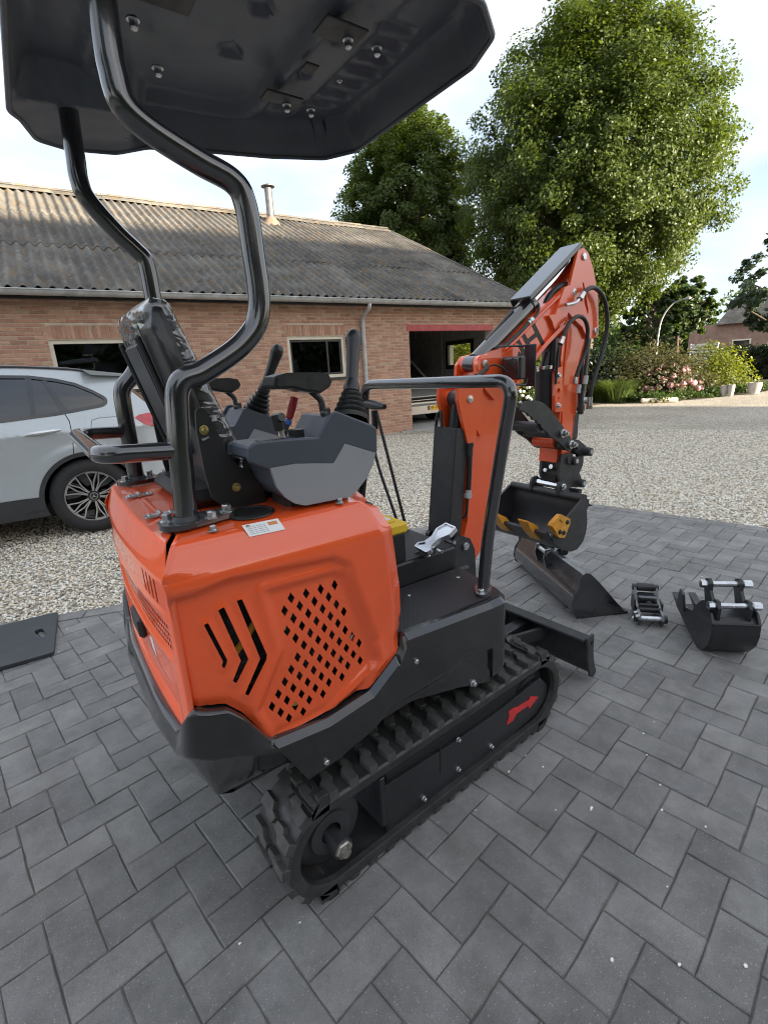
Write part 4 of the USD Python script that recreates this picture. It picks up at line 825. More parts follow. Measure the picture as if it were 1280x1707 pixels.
def wheel(c, s_):
    ctr = carp(c, HW + s_ * (HW - 0.005), 0.36); ax = CVy * s_
    t = part(car, "wheel", lathe(ctr, ax, [(-0.20, 0.235), (-0.215, 0.30), (-0.19, 0.352), (-0.16, 0.362), (-0.05, 0.362), (-0.02, 0.350), (0.002, 0.315), (0.004, 0.285), (-0.006, 0.250), (-0.012, 0.243)], 48), "tyre", 40)
    part(t, "rim_barrel", lathe(ctr, ax, [(-0.012, 0.246), (-0.004, 0.240), (-0.03, 0.228), (-0.14, 0.218), (-0.15, 0.0)], 48), "car_black", 40)
    u = CUx; v = np.array([0, 0, 1.0])
    def rimplate(poly, d0, d1, name, m):
        q = placed(extr(poly, d1 - d0), u, v, ax, ctr + ax * d0); return part(t, name, q, m, 30)
    dark = []; bright = []
    p = lambda r, a: (r * math.cos(a), r * math.sin(a))
    for k in range(10):
        a0 = math.radians(90 + 36 * k + (5 if k % 2 else -5)); w_ = math.radians(12.5)
        q = Polygon([p(0.052, a0 - 0.16), p(0.052, a0 + 0.16), p(0.14, a0 + w_ * 0.55), p(0.233, a0 + w_), p(0.236, a0), p(0.233, a0 - w_), p(0.14, a0 - w_ * 0.55)]).buffer(-0.004).buffer(0.004)
        bright.append(q.difference(q.buffer(-0.0115))); dark.append(q)
        dark.append(LineString([p(0.05, a0), p(0.235, a0)]).buffer(0.006))
    rimplate(shapely.union_all([d_.difference(d_.buffer(-0.016)) for d_ in dark[::2]] + [Point(0, 0).buffer(0.06)]), -0.055, -0.022, "spokes", "car_black")
    rimplate(shapely.union_all(bright), -0.024, -0.016, "spoke_edges", "alloy")
    rimplate(Point(0, 0).buffer(0.243).difference(Point(0, 0).buffer(0.234)), -0.014, -0.006, "rim_ring", "alloy")
    hub = part(t, "hub_cap", lathe(ctr, ax, [(-0.03, 0.042), (-0.012, 0.042), (-0.008, 0.036), (-0.008, 0)], 24), "car_black")
    star = [(0.030 * math.cos(a), 0.030 * math.sin(a)) if i % 2 == 0 else (0.005 * math.cos(a), 0.005 * math.sin(a)) for i, a in enumerate(np.radians(90 + 60 * np.arange(6)))]
    rimplate(shapely.union_all([Polygon(star), Point(0, 0).buffer(0.034).difference(Point(0, 0).buffer(0.030))]), -0.008, -0.004, "hub_star", "alloy")
for c in (0, -2.73):
    for s_ in (-1, 1): wheel(c, s_)
# ================================================================== van in the garage
van = thing("silver_van", "silver van with yellow number plate parked inside the open garage", "van", B(8.35, 2.2, 0))
V0, VW = 7.80, 0.88                           # centre line along the wall, half width
VO = 0.80
vb = lambda pts: trimesh.convex.convex_hull(bplace(trimesh.Trimesh(np.array(pts, float), [[0, 1, 2]], process=False)).vertices if False else np.array([B(*p) for p in pts]))
def vsec(o, half, z0, z1): return [(V0 - half, VO + o, z0), (V0 + half, VO + o, z0), (V0 - half * 0.97, VO + o, z1), (V0 + half * 0.97, VO + o, z1)]
lo = part(van, "lower_body", vb(vsec(0.0, VW - 0.12, 0.30, 0.62) + vsec(0.18, VW, 0.27, 0.74) + vsec(4.2, VW, 0.27, 0.9)), "van_silver", 30)
part(van, "bonnet", vb(vsec(0.10, VW - 0.10, 0.6, 0.70) + vsec(0.25, VW - 0.02, 0.6, 0.82) + vsec(1.0, VW - 0.04, 0.6, 1.04) + vsec(4.2, VW, 0.6, 1.04)), "van_silver", 30)
part(van, "windscreen", vb(vsec(0.95, VW - 0.10, 1.0, 1.045) + vsec(1.75, VW - 0.22, 1.0, 1.70) + vsec(4.1, VW - 0.2, 1.0, 1.72)), "car_black", 30)
part(van, "roof", vb(vsec(1.72, VW - 0.22, 1.70, 1.76) + vsec(4.15, VW - 0.2, 1.70, 1.78)), "van_silver", 30)
for s in (-1, 1):
    part(van, "pillar", tube([B(V0 + s * (VW - 0.05), VO + 0.98, 1.03), B(V0 + s * (VW - 0.21), VO + 1.74, 1.72)], 0.03, 8), "van_silver")
    part(van, "headlight", vb([(V0 + s * (VW - 0.05 - a), VO + b, z) for a, b, z in ((0, 0.20, 0.62), (0.30, 0.02, 0.60), (0.02, 0.24, 0.76), (0.24, 0.12, 0.735))]), "glass_clear", 30)
    part(van, "front_wheel", lathe(B(V0 + s * (VW - 0.2), VO + 0.75, 0.31), BU * s, [(0, 0.2), (0, 0.30), (0.18, 0.31), (0.19, 0.2), (0.17, 0.0)], 28), "tyre")
bm = part(van, "bumper", vb(vsec(-0.07, VW - 0.22, 0.27, 0.47) + vsec(0.0, VW - 0.06, 0.25, 0.52) + vsec(0.2, VW + 0.01, 0.25, 0.50)), "van_silver", 30)
for z in (0.585, 0.655): part(van, "grille_slot", bbox(V0 - 0.50, V0 + 0.50, VO - 0.022, VO + 0.05, z - 0.023, z + 0.020, 0.008), "matt_dark", 30)
pl = part(van, "number_plate", bbox(V0 - 0.02, V0 + 0.50, VO - 0.092, VO - 0.06, 0.35, 0.46, 0.004), "plate_yellow", False)
part(pl, "country_band", bbox(V0 - 0.02, V0 + 0.022, VO - 0.0945, VO - 0.0915, 0.352, 0.458, 0.0005), "plate_blue", False)
tx = meshkit.text_mesh("VF-795-Z", 0.068, 0.0015, True); tx.apply_translation([-tx.bounds[0][0], -tx.bounds[0][1], 0]); tx.apply_scale([0.42 / tx.bounds[1][0], 1, 1])
part(pl, "plate_text", bplace(placed(tx, (1, 0, 0), (0, 0, 1), (0, -1, 0), (V0 + 0.05, VO - 0.0925, 0.372))), "print_black", False)

# ================================================================== mini excavator
dig = thing("mini_excavator", "orange and black mini excavator with canopy standing on the grey paving", "excavator", (0, 0, 0))
# ---- undercarriage (along the world's x axis)
TY0, TY1 = -0.465, -0.285          # right track, outer and inner side
XR, XF, RC = -0.485, 0.405, 0.146
def stadium(r, n=28):
    a = np.linspace(np.pi / 2, 3 * np.pi / 2, n); b = np.linspace(-np.pi / 2, np.pi / 2, n)
    return np.vstack([np.c_[XR + r * np.cos(a), 0.166 + r * np.sin(a)], np.c_[XF + r * np.cos(b), 0.166 + r * np.sin(b)]])
def belt_mesh(y0, y1):
    # closed ring; cross-section with a thick middle and a bead at each edge
    base = stadium(1.0); pts = []
    P = spline(np.c_[stadium(RC), np.zeros(56)], 3, closed=True)[:, :2]
    L = np.r_[0, np.cumsum(np.linalg.norm(np.diff(np.vstack([P, P[:1]]), axis=0), axis=1))]
    tn = np.roll(P, -1, 0) - np.roll(P, 1, 0); tn /= np.linalg.norm(tn, axis=1)[:, None]; nr = np.c_[tn[:, 1], -tn[:, 0]]
    if ((P - P.mean(0)) * nr).sum() < 0: nr = -nr
    w = y1 - y0
    sec = [(0.0, -0.020), (0.003, -0.030), (0.022, -0.031), (0.030, -0.018), (w / 2 - 0.03, -0.014), (w / 2 + 0.03, -0.014), (w - 0.030, -0.018), (w - 0.022, -0.031), (w - 0.003, -0.030), (w, -0.020), (w, -0.002), (w - 0.006, 0.004), (0.006, 0.004), (0.0, -0.002)]
    V = np.array([[P[i, 0] + nr[i, 0] * h, y0 + a, P[i, 1] + nr[i, 1] * h] for i in range(len(P)) for a, h in sec]); n, m = len(P), len(sec); F = []
    for i in range(n):
        k = (i + 1) % n
        for j in range(m):
            l = (j + 1) % m; F += [[i * m + j, i * m + l, k * m + l], [i * m + j, k * m + l, k * m + j]]
    t = trimesh.Trimesh(V, F, process=False)
    if t.volume < 0: t.invert()
    return t, P, nr, L
NL = 48
def lug_shape(flip):
    """outline of one lug across (y) and along (s) the track: a hooked bar"""
    p = [(0.0005, -0.0155), (0.040, -0.0165), (0.050, -0.028), (0.084, -0.027), (0.091, -0.008), (0.066, -0.002), (0.054, 0.0145), (0.0005, 0.0155)]
    return [(a, -s) for a, s in p] if flip else p
def make_track(sy):
    y0, y1 = (TY0, TY1) if sy < 0 else (-TY1, -TY0)
    bm, P, nr, L = belt_mesh(y0, y1); tr = part(dig, "track", bm, "rubber", 40)
    tot = L[-1]
    def at(s):
        s = s % tot; i = min(np.searchsorted(L, s, "right") - 1, len(P) - 1); f = (s - L[i]) / (L[i + 1] - L[i]); j = (i + 1) % len(P)
        p = P[i] * (1 - f) + P[j] * f; n_ = nr[i] * (1 - f) + nr[j] * f; return p, n_ / np.linalg.norm(n_)
    for k in range(NL):
        for half in (0, 1):
            s0 = (k + 0.5 * half) * tot / NL
            g = fillet2(Polygon(lug_shape(half)), 0.002, 2); co = np.array(g.exterior.coords)[:-1]
            if len(co) > 26: co = np.array(g.simplify(0.0012).exterior.coords)[:-1]
            c0 = Polygon(co).buffer(-0.0015); c1 = np.array(shapely.geometry.polygon.orient(c0 if c0.geom_type == "Polygon" else max(c0.geoms, key=lambda q: q.area)).exterior.coords)[:-1]
            co = np.array(shapely.geometry.polygon.orient(Polygon(co)).exterior.coords)[:-1]
            def lift(pts, h):
                out = []
                for a, s in pts:
                    p, n_ = at(s0 + s); y = (y0 + a) if half == 0 else (y1 - a); out.append([p[0] + n_[0] * h, y, p[1] + n_[1] * h])
                return np.array(out)
            # sloping sides by hulling strips is not needed: a straight prism with a smaller top
            body = trimesh.creation.extrude_polygon(Polygon(co), 1.0, engine="earcut"); v = body.vertices.copy(); cen = co.mean(0)
            q = v[:, :2].copy(); topm = v[:, 2] > 0.5; q[topm] = cen + (q[topm] - cen) * 0.90
            V = lift(q, 0.0); hh = np.where(topm, 0.0200, -0.003)
            for i, (a, s) in enumerate(q):
                p, n_ = at(s0 + s); V[i] += np.array([n_[0], 0, n_[1]]) * hh[i]
            m = trimesh.Trimesh(V, body.faces, process=False)
            if m.volume < 0: m.invert()
            part(tr, "lug", m, "rubber_worn", 25)
    # frame, wheels
    yo = y0 + 0.022 if sy < 0 else y1 - 0.022; yi = y0 + 0.16 if sy < 0 else y1 - 0.16
    px = [(641, 1312), (700, 1274), (760, 1236), (830, 1187), (872, 1153), (900, 1130), (912, 1143), (910, 1163), (893, 1190), (858, 1222), (820, 1255), (780, 1287), (720, 1337), (648, 1392)]
    pz = [tuple(onY(a, b, TY0 + 0.022)[[0, 2]]) for a, b in px]
    pf = Polygon(pz).buffer(0).buffer(-0.006).buffer(0.006)
    fr = part(dig, "track_frame", plateY(pf, yo, yo + (0.012 if sy < 0 else -0.012)), "black_satin", False)
    part(fr, "frame_beam", cbox((-0.30, min(yo + 0.012, yi), 0.085), (0.33, max(yo - 0.012, yi) if sy < 0 else yo - 0.012, 0.24), 0.01), "matt_dark", False)
    part(fr, "end_plate", cbox((-0.325, yo, 0.075), (-0.305, yi, 0.25), 0.003), "black_satin", False)
    if sy < 0:
        for bx, by in ((763, 1233), (763, 1282), (818, 1244), (706, 1331)): part(fr, "frame_bolt", bolt(onY(bx, by, TY0 + 0.022), (0, -1, 0), 0.0065, 0.008), "zinc")
        part(fr, "frame_seam", plateY([tuple(onY(a, b, TY0 + 0.0)[[0, 2]]) for a, b in ((741, 1250), (743, 1249), (743, 1296), (741, 1297))], yo - 0.0015, yo + 0.001), "matt_dark", False)
        ar = [(844.5, 1209), (849, 1193), (847.5, 1187), (856, 1180), (862, 1179), (882, 1167), (884, 1161), (897.5, 1162), (882, 1182), (880.5, 1177), (861, 1190), (855, 1202)]
        part(fr, "red_arrow", plateY([tuple(onY(a, b, TY0 + 0.020)[[0, 2]]) for a, b in ar], yo - 0.0022, yo - 0.0004), "red_paint", False)
    yc = (y0 + y1) / 2
    for nm, x0, r in (("sprocket", XR, 0.104), ("idler_wheel", XF, 0.108)):
        w_ = part(dig, nm, lathe((x0, yc - 0.05, 0.166), (0, 1, 0), [(0, 0.03), (0.0, r * 0.6), (0.012, r * 0.62), (0.016, r * 0.9), (0.02, r), (0.08, r), (0.084, r * 0.9), (0.088, r * 0.62), (0.10, r * 0.6), (0.10, 0.03)], 32), "steel_dark", 30)
        if nm == "sprocket":
            hx = onY(570, 1413, TY0 + 0.012)
            part(w_, "axle", cyl((hx[0], y0 + 0.005 if sy < 0 else y1 - 0.005, hx[2]), (hx[0], yc, hx[2]), 0.030, 20), "steel_dark")
            part(w_, "axle_nut", cat([lathe((hx[0], (y0 + 0.030) if sy < 0 else y1 - 0.030, hx[2]), (0, sy, 0), [(0, 0.020), (0, 0.0265), (0.030, 0.0265), (0.034, 0.023), (0.034, 0)], 6), cyl((hx[0], (y0 + 0.03) if sy < 0 else y1 - 0.03, hx[2]), (hx[0], (y0 - 0.014) if sy < 0 else y1 + 0.014, hx[2]), 0.0135, 14)]), "rough_nut", 20)
    for x0 in (-0.22, 0.0, 0.2): part(dig, "track_roller", lathe((x0, yc - 0.06, 0.075), (0, 1, 0), [(0, 0), (0, 0.045), (0.12, 0.045), (0.12, 0)], 20), "steel_dark")
make_track(-1); make_track(1)
ch = part(dig, "chassis", cat([cbox((-0.36, -0.285, 0.14), (0.34, 0.285, 0.30), 0.02), cyl((-0.03, 0, 0.29), (-0.03, 0, 0.40), 0.22, 36), cbox((-0.42, -0.10, 0.16), (0.40, 0.10, 0.26), 0.01)]), "matt_dark", 30)
# ---- dozer blade
bp = [(0.832, 0.223), (0.850, 0.226), (0.858, 0.18), (0.858, 0.12), (0.872, 0.07), (0.890, 0.035), (0.874, 0.030), (0.856, 0.06), (0.842, 0.11), (0.838, 0.17)]
bl = part(dig, "dozer_blade", placed(extr(Polygon(bp), 0.846), (1, 0, 0), (0, 0, 1), (0, 1, 0), (0, -0.423, 0)), "black_satin", 30)
ep = fillet2(Polygon([(0.806, 0.230), (0.864, 0.233), (0.866, 0.15), (0.884, 0.075), (0.905, 0.030), (0.885, 0.012), (0.858, 0.022), (0.838, 0.075), (0.826, 0.13), (0.822, 0.17)]), 0.004).difference(Point(0.846, 0.196).buffer(0.010))
for y in (-0.433, 0.423): part(bl, "end_plate", plateY(ep, y, y + 0.010), "steel_dark", False)
part(bl, "top_flange", cbox((0.795, -0.423, 0.214), (0.852, 0.423, 0.226), 0.002), "steel_dark", False)
for y in (-0.10, 0.10): part(dig, "blade_arm", obox((0.60, y, 0.155), np.array([0.5, 0, -0.0]) / 0.5, (0, 1, 0), (0, 0, 1), 0.25, 0.028, 0.035, 0.004), "black_satin", False)
for y in (-0.20, 0.20): part(dig, "blade_brace", obox((0.74, y * 0.93, 0.165), np.array([0.96, 0.28 * np.sign(y), 0]), np.array([-0.28 * np.sign(y), 0.96, 0]), (0, 0, 1), 0.125, 0.008, 0.030, 0.002), "steel_dark", False)
part(dig, "blade_cylinder", cyl((0.36, 0, 0.30), (0.80, 0, 0.17), 0.032), "black_satin")

def grid_solid(outer, inner):
    """closed solid between two (n, m, 3) point grids"""
    n, m = outer.shape[:2]; V = np.vstack([outer.reshape(-1, 3), inner.reshape(-1, 3)]); N = n * m
    a = (np.arange(n - 1)[:, None] * m + np.arange(m - 1)).ravel(); F = [np.stack([a, a + 1, a + m + 1], 1), np.stack([a, a + m + 1, a + m], 1)]
    F += [f[:, ::-1] + N for f in F[:2]]
    ring = np.r_[np.arange(m), np.arange(1, n) * m + m - 1, (n - 1) * m + np.arange(m - 2, -1, -1), np.arange(n - 2, 0, -1) * m]; r2 = np.roll(ring, -1)
    F += [np.stack([r2, ring, ring + N], 1), np.stack([r2, ring + N, r2 + N], 1)]
    t = trimesh.Trimesh(V, np.vstack(F), process=False)
    if t.volume < 0: t = trimesh.Trimesh(V, t.faces[:, ::-1], process=False)
    return Manifold(manifold3d.Mesh(np.ascontiguousarray(t.vertices, dtype=np.float32), np.ascontiguousarray(t.faces, dtype=np.uint32)))
def prism(poly, axis, lo, hi):
    m = extr(poly, hi - lo)
    A = {"y": [[1, 0, 0, 0], [0, 0, -1, hi], [0, 1, 0, 0]], "x": [[0, 0, 1, lo], [1, 0, 0, 0], [0, 1, 0, 0]]}[axis]
    return m.transform(np.array(A, float))
def fix(q):
    if q.volume < 0: q = trimesh.Trimesh(q.vertices, q.faces[:, ::-1], process=False)
    return q
# ---- slewing house: floor and skirts
step_in = Polygon([(-0.6, 0.2), (-0.20, 0.455), (0.02, 0.470), (0.09, 0.50), (0.165, 0.485), (0.26, 0.470), (0.3, 0.2)])
def skirt(sy):
    """outer face as a grid between a lower and an upper curve: a bevel along the top, a pressed step below"""
    xs = np.unique(np.round(np.r_[np.linspace(-0.548, 0.204, 120), [-0.475, -0.268, -0.172, -0.140]], 5))
    zb = np.interp(xs, [-0.548, -0.475, -0.40, -0.25, -0.12, 0.06, 0.17, 0.204], [0.520, 0.375, 0.385, 0.425, 0.435, 0.395, 0.362, 0.356]); zt = np.interp(xs, [-0.548, -0.40, -0.268, -0.172, -0.140, 0.204], [0.526, 0.514, 0.535, 0.606, 0.663, 0.645])
    h = np.r_[0, 0.0002, 0.008, 0.016, 0.0165, 0.018, np.linspace(0.03, 1.0, 26) ** 1.0]; rows = []
    slope = np.sqrt(1 + np.gradient(zt, xs) ** 2)
    for hh in h:
        z = zt - np.minimum(hh * slope, zt - zb) if hh < 0.02 else zt - np.minimum(0.018 * slope, (zt - zb) * 0.9) - (np.maximum(zt - zb - np.minimum(0.018 * slope, (zt - zb) * 0.9), 0)) * (hh - 0.03) / 0.97
        e = min(hh, 0.0165); d = -(0.0165 - e) * 0.9
        P2 = np.stack([xs, z], 1); d = d - 0.013 * smoothstep(inside_dist(step_in, P2) / 0.016 + 0.5)
        rows.append(np.stack([xs, -(0.453 + d), z], 1))
    o = np.array(rows); inn = o.copy(); inn[..., 1] = -0.420
    m = T(grid_solid(o, inn)); m.vertices[:, 1] *= -sy
    return up(fix(trimesh.Trimesh(m.vertices, m.faces, process=False)))
sk = {}
for sy in (-1, 1): sk[sy] = part(dig, "side_skirt", skirt(sy), "skirt_black", 26)
for bx, by in ((542, 1268), (691, 1101), (788, 1139)):
    c = hY(bx, by, -0.448 if bx != 788 else -0.440); part(sk[-1], "skirt_bolt", up(bolt(c, (0, -1, 0), 0.0085, 0.009)), "zinc")
# front corner and front apron of the floor
fp = fillet2(Polygon([(-0.16, -0.452), (0.262, -0.452), (0.305, -0.41), (0.335, -0.20), (0.335, 0.20), (0.305, 0.41), (0.262, 0.452), (-0.16, 0.452)]), 0.02)
fa = fp.intersection(sbox(0.205, -1, 1, 1))
def ring(g, z): return np.c_[np.array(g.exterior.coords), np.full(len(g.exterior.coords), z)]
fb = fa.union(sbox(0.205, -0.452, 0.22, 0.452))
ap = part(dig, "front_apron", up(trimesh.convex.convex_hull(np.vstack([ring(fb.buffer(-0.02, join_style="mitre").intersection(sbox(0.205, -1, 1, 1)), 0.352), ring(fb, 0.40), ring(fb, 0.628), ring(fb.buffer(-0.017, join_style="mitre").union(sbox(0.205, -0.435, 0.23, 0.435)), 0.645)]))), "skirt_black", 24)
fl = part(dig, "floor_plate", up(plateZ(fillet2(fp.buffer(-0.020), 0.02), 0.625, 0.650)), "black_satin", False)
mat_poly = fillet2(Polygon([(-0.14, -0.425), (0.225, -0.425), (0.285, -0.37), (0.31, -0.185), (-0.14, -0.185)]), 0.012)
part(fl, "step_mat", up(plateZ(mat_poly, 0.652, 0.657)), "step_mat", False)
part(fl, "step_mat", up(plateZ(shapely.affinity.scale(mat_poly, 1, -1, origin=(0, 0)), 0.652, 0.657)), "step_mat", False)
cb = part(dig, "centre_console", up(cbox((-0.10, -0.178, 0.650), (0.306, 0.19, 0.738), 0.006)), "black_satin", False)
part(cb, "step_mat", up(plateZ(fillet2(sbox(-0.09, -0.172, 0.30, 0.184), 0.01).difference(Polygon([tuple(hZ(a, b, 0.738)[:2]) for a, b in ((690, 925), (708, 917), (724, 922), (706, 930))])), 0.738, 0.742)), "step_mat", False)
part(cb, "pedal_slot", up(plateZ(Polygon([tuple(hZ(a, b, 0.738)[:2]) for a, b in ((690, 925), (708, 917), (724, 922), (706, 930))]), 0.7381, 0.7392)), "matt_dark", False)
for px, py in ((763, 963), (681, 993)): part(fl, "floor_screw", up(lathe(hZ(px, py, 0.657), (0, 0, 1), [(0, 0.008), (0.002, 0.008), (0.004, 0.004), (0.004, 0)], 12)), "zinc")
# pedal
pc = hZ(730, 900, 0.79); pu = np.array([0.80, -0.12, 0.40]); pu /= np.linalg.norm(pu); pv = np.array([0.15, 0.99, 0.0]); pv -= pu * (pv @ pu); pv /= np.linalg.norm(pv); pw = np.cross(pu, pv)
pp = fillet2(Polygon([(0.07, -0.032), (0.07, 0.032), (0.03, 0.042), (-0.005, 0.022), (-0.04, 0.024), (-0.055, 0.045), (-0.075, 0.04), (-0.075, -0.04), (-0.055, -0.045), (-0.04, -0.024), (-0.005, -0.022), (0.03, -0.042)]), 0.006)
pd = part(dig, "foot_pedal", up(placed(extr(pp, 0.012), pu, pv, pw, pc)), "polished", 30)
part(pd, "pedal_rim", up(cat([placed(extr(Polygon(pp).difference(pp.buffer(-0.006)) if False else pp.difference(pp.buffer(-0.006)), 0.006), pu, pv, pw, pc + pw * 0.011)])), "polished", 30)
part(pd, "pedal_bracket", up(cat([cyl(pc - pw * 0.012 - pv * 0.055 - pu * 0.03, pc - pw * 0.012 + pv * 0.055 - pu * 0.03, 0.007, 10), cyl(pc - pw * 0.02 - pv * 0.05 + pu * 0.03, pc - pw * 0.02 + pv * 0.05 + pu * 0.03, 0.006, 10), cyl(pc - pu * 0.06, [pc[0] - 0.05, pc[1], 0.74], 0.012, 10)])), "polished", 30)
# battery
bt = part(dig, "battery", up(cbox((-0.15, -0.176, 0.742), (0.080, 0.02, 0.848), 0.006)), "grip_plastic", False)
part(bt, "battery_lid", up(cat([cbox((-0.152, -0.179, 0.844), (0.090, 0.024, 0.882), 0.007), cbox((-0.10, -0.15, 0.880), (0.06, -0.02, 0.890), 0.006)])), "yellow", False)
part(bt, "battery_label", up(plateZ(fillet2(sbox(-0.05, -0.14, 0.05, -0.04), 0.008), 0.8902, 0.8915)), "sticker_white", False)

# ---- engine cover: one pressed panel each side, from the lower edge over the shoulder to the middle of the roof
prof_pts = rounded([(-0.440, 0.40, 0), (-0.4465, 0.60, 0), (-0.452, 0.80, 0), (-0.452, 0.985, 0), (-0.412, 1.058, 0), (-0.30, 1.0625, 0), (0.0, 1.0640, 0)], 0.016, 6)[:, :2]
pl_s = np.r_[0, np.cumsum(np.linalg.norm(np.diff(prof_pts, axis=0), axis=1))]
k0 = np.interp(0.80, prof_pts[:12, 1], pl_s[:12]); T0 = 0.80 - k0               # so that t equals z on the side
TS = pl_s + T0; TTOP = TS[-1]
tng = np.gradient(prof_pts, axis=0); tng /= np.linalg.norm(tng, axis=1)[:, None]; nrmp = np.c_[-tng[:, 1], tng[:, 0]]
if nrmp[0, 0] > 0: nrmp = -nrmp
def shell_pos(x, t, d, sy):
    y = np.interp(t, TS, prof_pts[:, 0]); z = np.interp(t, TS, prof_pts[:, 1]); ny = np.interp(t, TS, nrmp[:, 0]); nz = np.interp(t, TS, nrmp[:, 1])
    tail = 0.010 * np.clip((-0.60 - x) / 0.12, 0, 1) ** 2 * np.clip((1.0 - t) / 0.02 + 0.5, 0, 1)
    return np.stack([x, y + ny * d + tail, z + nz * d], -1)
cov = [(-0.704, 0.688), (-0.714, 0.90), (-0.722, 1.00), (-0.690, 1.068), (-0.664, 1.20), (-0.664, TTOP), (-0.175, TTOP), (-0.190, 1.085), (-0.158, 0.985), (-0.140, 0.80), (-0.140, 0.700), (-0.148, 0.660), (-0.172, 0.612), (-0.262, 0.545), (-0.40, 0.522), (-0.530, 0.518), (-0.552, 0.530), (-0.606, 0.628), (-0.640, 0.668)]
cov_poly = fillet2(Polygon(cov), 0.008)
def hYp(pts): return Polygon(hYs(pts, -0.448))
def c4(pts): return [(180 + a / 2.4615, 780 + b / 2.4615) for a, b in pts]
R1 = Polygon([(-0.80, 0.950), (-0.66, 0.955), (-0.60, 0.966), (-0.345, 0.946), (-0.300, 0.915), (-0.232, 0.68), (-0.250, 0.59), (-0.30, 0.50), (-0.80, 0.40)])
HEX = hYp([(446, 989), (560, 957), (576, 961), (632, 1102), (548, 1196), (466, 1238), (436, 1192), (474, 1090)])
HEXI = HEX.buffer(-0.016)
CHEV = [hYp(c4(p)) for p in ([(400, 654), (417, 645), (497, 800), (486, 838), (474, 822), (478, 803)], [(458, 592), (482, 578), (584, 796), (536, 897), (519, 886), (552, 800)], [(534, 552), (556, 545), (661, 778), (657, 800), (586, 950), (571, 938), (632, 792)])]
CHEV = [fillet2(p.buffer(0), 0.002) for p in CHEV]
gA, gB, gC = [hY(*c4([p])[0], -0.448)[[0, 2]] for p in ((700, 565), (887, 508), (740, 650))]
e1 = (gB - gA) / 3; e2 = np.array([e1[0] * 0.5, -0.031])
DIA = []
da, db = 0.0088, 0.0150
for i in range(-14, 26):
    for j in range(-4, 26):
        c = gA + e1 * (i - j // 2 - (j % 2) * 0) + e2 * j + np.array([0, 0]) - (e1 * 0)
        c = gA + e1 * i + np.array([(e1[0] * 0.5 if j % 2 else 0), e1[1] * 0.5 * (j % 2) - 0.0265 * j])
        q = Polygon([c + [-da, 0.002], c + [0, db], c + [da, -0.002], c + [0, -db]])
        if HEXI.contains(q): DIA.append(q)
holes = shapely.union_all(DIA + CHEV)
def engine_cover():
    tg = np.unique(np.round(np.r_[np.arange(0.470, 1.10, 0.0075), TS[(TS > 0.47) & (TS < 1.12)], np.linspace(1.10, TTOP, 14)], 5)); ug = np.linspace(0, 1, 84)
    xr = np.interp(tg, [0.45, 0.688, 0.90, 1.0, 1.068, 1.13, TTOP], [-0.700, -0.704, -0.714, -0.722, -0.690, -0.664, -0.664])
    xf = np.interp(tg, [0.45, 0.70, 0.80, 0.985, 1.085, TTOP], [-0.140, -0.140, -0.140, -0.158, -0.190, -0.182])
    x = xr[:, None] + (xf - xr)[:, None] * ug; t = np.repeat(tg[:, None], len(ug), 1); P2 = np.stack([x.ravel(), t.ravel()], 1); xx, tt = P2[:, 0], P2[:, 1]
    d = -0.017 * smoothstep(inside_dist(R1, P2) / 0.026 + 0.35)
    hd = inside_dist(HEX, P2); d = d + 0.007 * np.exp(-((hd + 0.012) / 0.012) ** 2) - 0.004 * smoothstep(hd / 0.010)
    for c in CHEV: d = d + 0.004 * np.exp(-(shapely.distance(shapely.points(P2), c) / 0.0085) ** 2)
    low = LineString([(-0.140, 0.700), (-0.148, 0.660), (-0.172, 0.612), (-0.262, 0.545), (-0.40, 0.522), (-0.530, 0.518), (-0.552, 0.530), (-0.606, 0.628), (-0.64, 0.668), (-0.704, 0.688)])
    d = d - 0.008 * np.clip(1 - shapely.distance(shapely.points(P2), low) / 0.030, 0, 1) ** 2
    fr = LineString([(-0.182, TTOP), (-0.190, 1.085), (-0.158, 0.985), (-0.140, 0.80), (-0.140, 0.70), (-0.145, 0.66)]); fd = shapely.distance(shapely.points(P2), fr)
    k = np.clip(1 - fd / 0.045, 0, 1); d = d - 0.026 * np.where(k < 0.15, k * k / 0.3, k - 0.075) * np.clip((1.14 - tt) / 0.05, 0, 1)
    rr = np.clip(1 - np.abs(xx - np.repeat(xr, len(ug))) / 0.012, 0, 1); d = d - 0.004 * rr ** 2
    G = lambda off: (lambda q: np.stack([q[:, 0], -np.abs(q[:, 1]), q[:, 2]], 1))(shell_pos(xx, tt, d + off, -1)).reshape(len(tg), len(ug), 3)
    m = grid_solid(G(0.0), G(-0.003))
    below = Polygon([(-0.95, 0.2), (-0.95, 0.688)] + list(low.coords)[::-1] + [(0.1, 0.700), (0.1, 0.2)])
    m = m - prism(below, "y", -0.7, -0.2)
    for h in DIA + CHEV: m = m - prism(h, "y", -0.7, -0.2)
    return fix(T(m))
ecr = engine_cover(); ecl = ecr.copy(); ecl.vertices[:, 1] *= -1; ecl = fix(trimesh.Trimesh(ecl.vertices, ecl.faces, process=False))
cover = part(dig, "engine_cover", up(ecr), "orange", 28)
part(dig, "engine_cover", up(ecl), "orange", 28)
part(cover, "inner_shroud", up(cbox((-0.69, -0.33, 0.50), (-0.19, 0.33, 1.02), 0.03)), "cover_black", False)
rad = part(cover, "inner_radiator", up(cbox((-0.60, -0.375, 0.60), (-0.30, -0.335, 0.90), 0.006)), "steel_dark", False)
for k in range(9): part(rad, "radiator_fin", up(cbox((-0.60, -0.380, 0.615 + k * 0.031), (-0.30, -0.374, 0.632 + k * 0.031), 0.002)), "steel_dark", False)
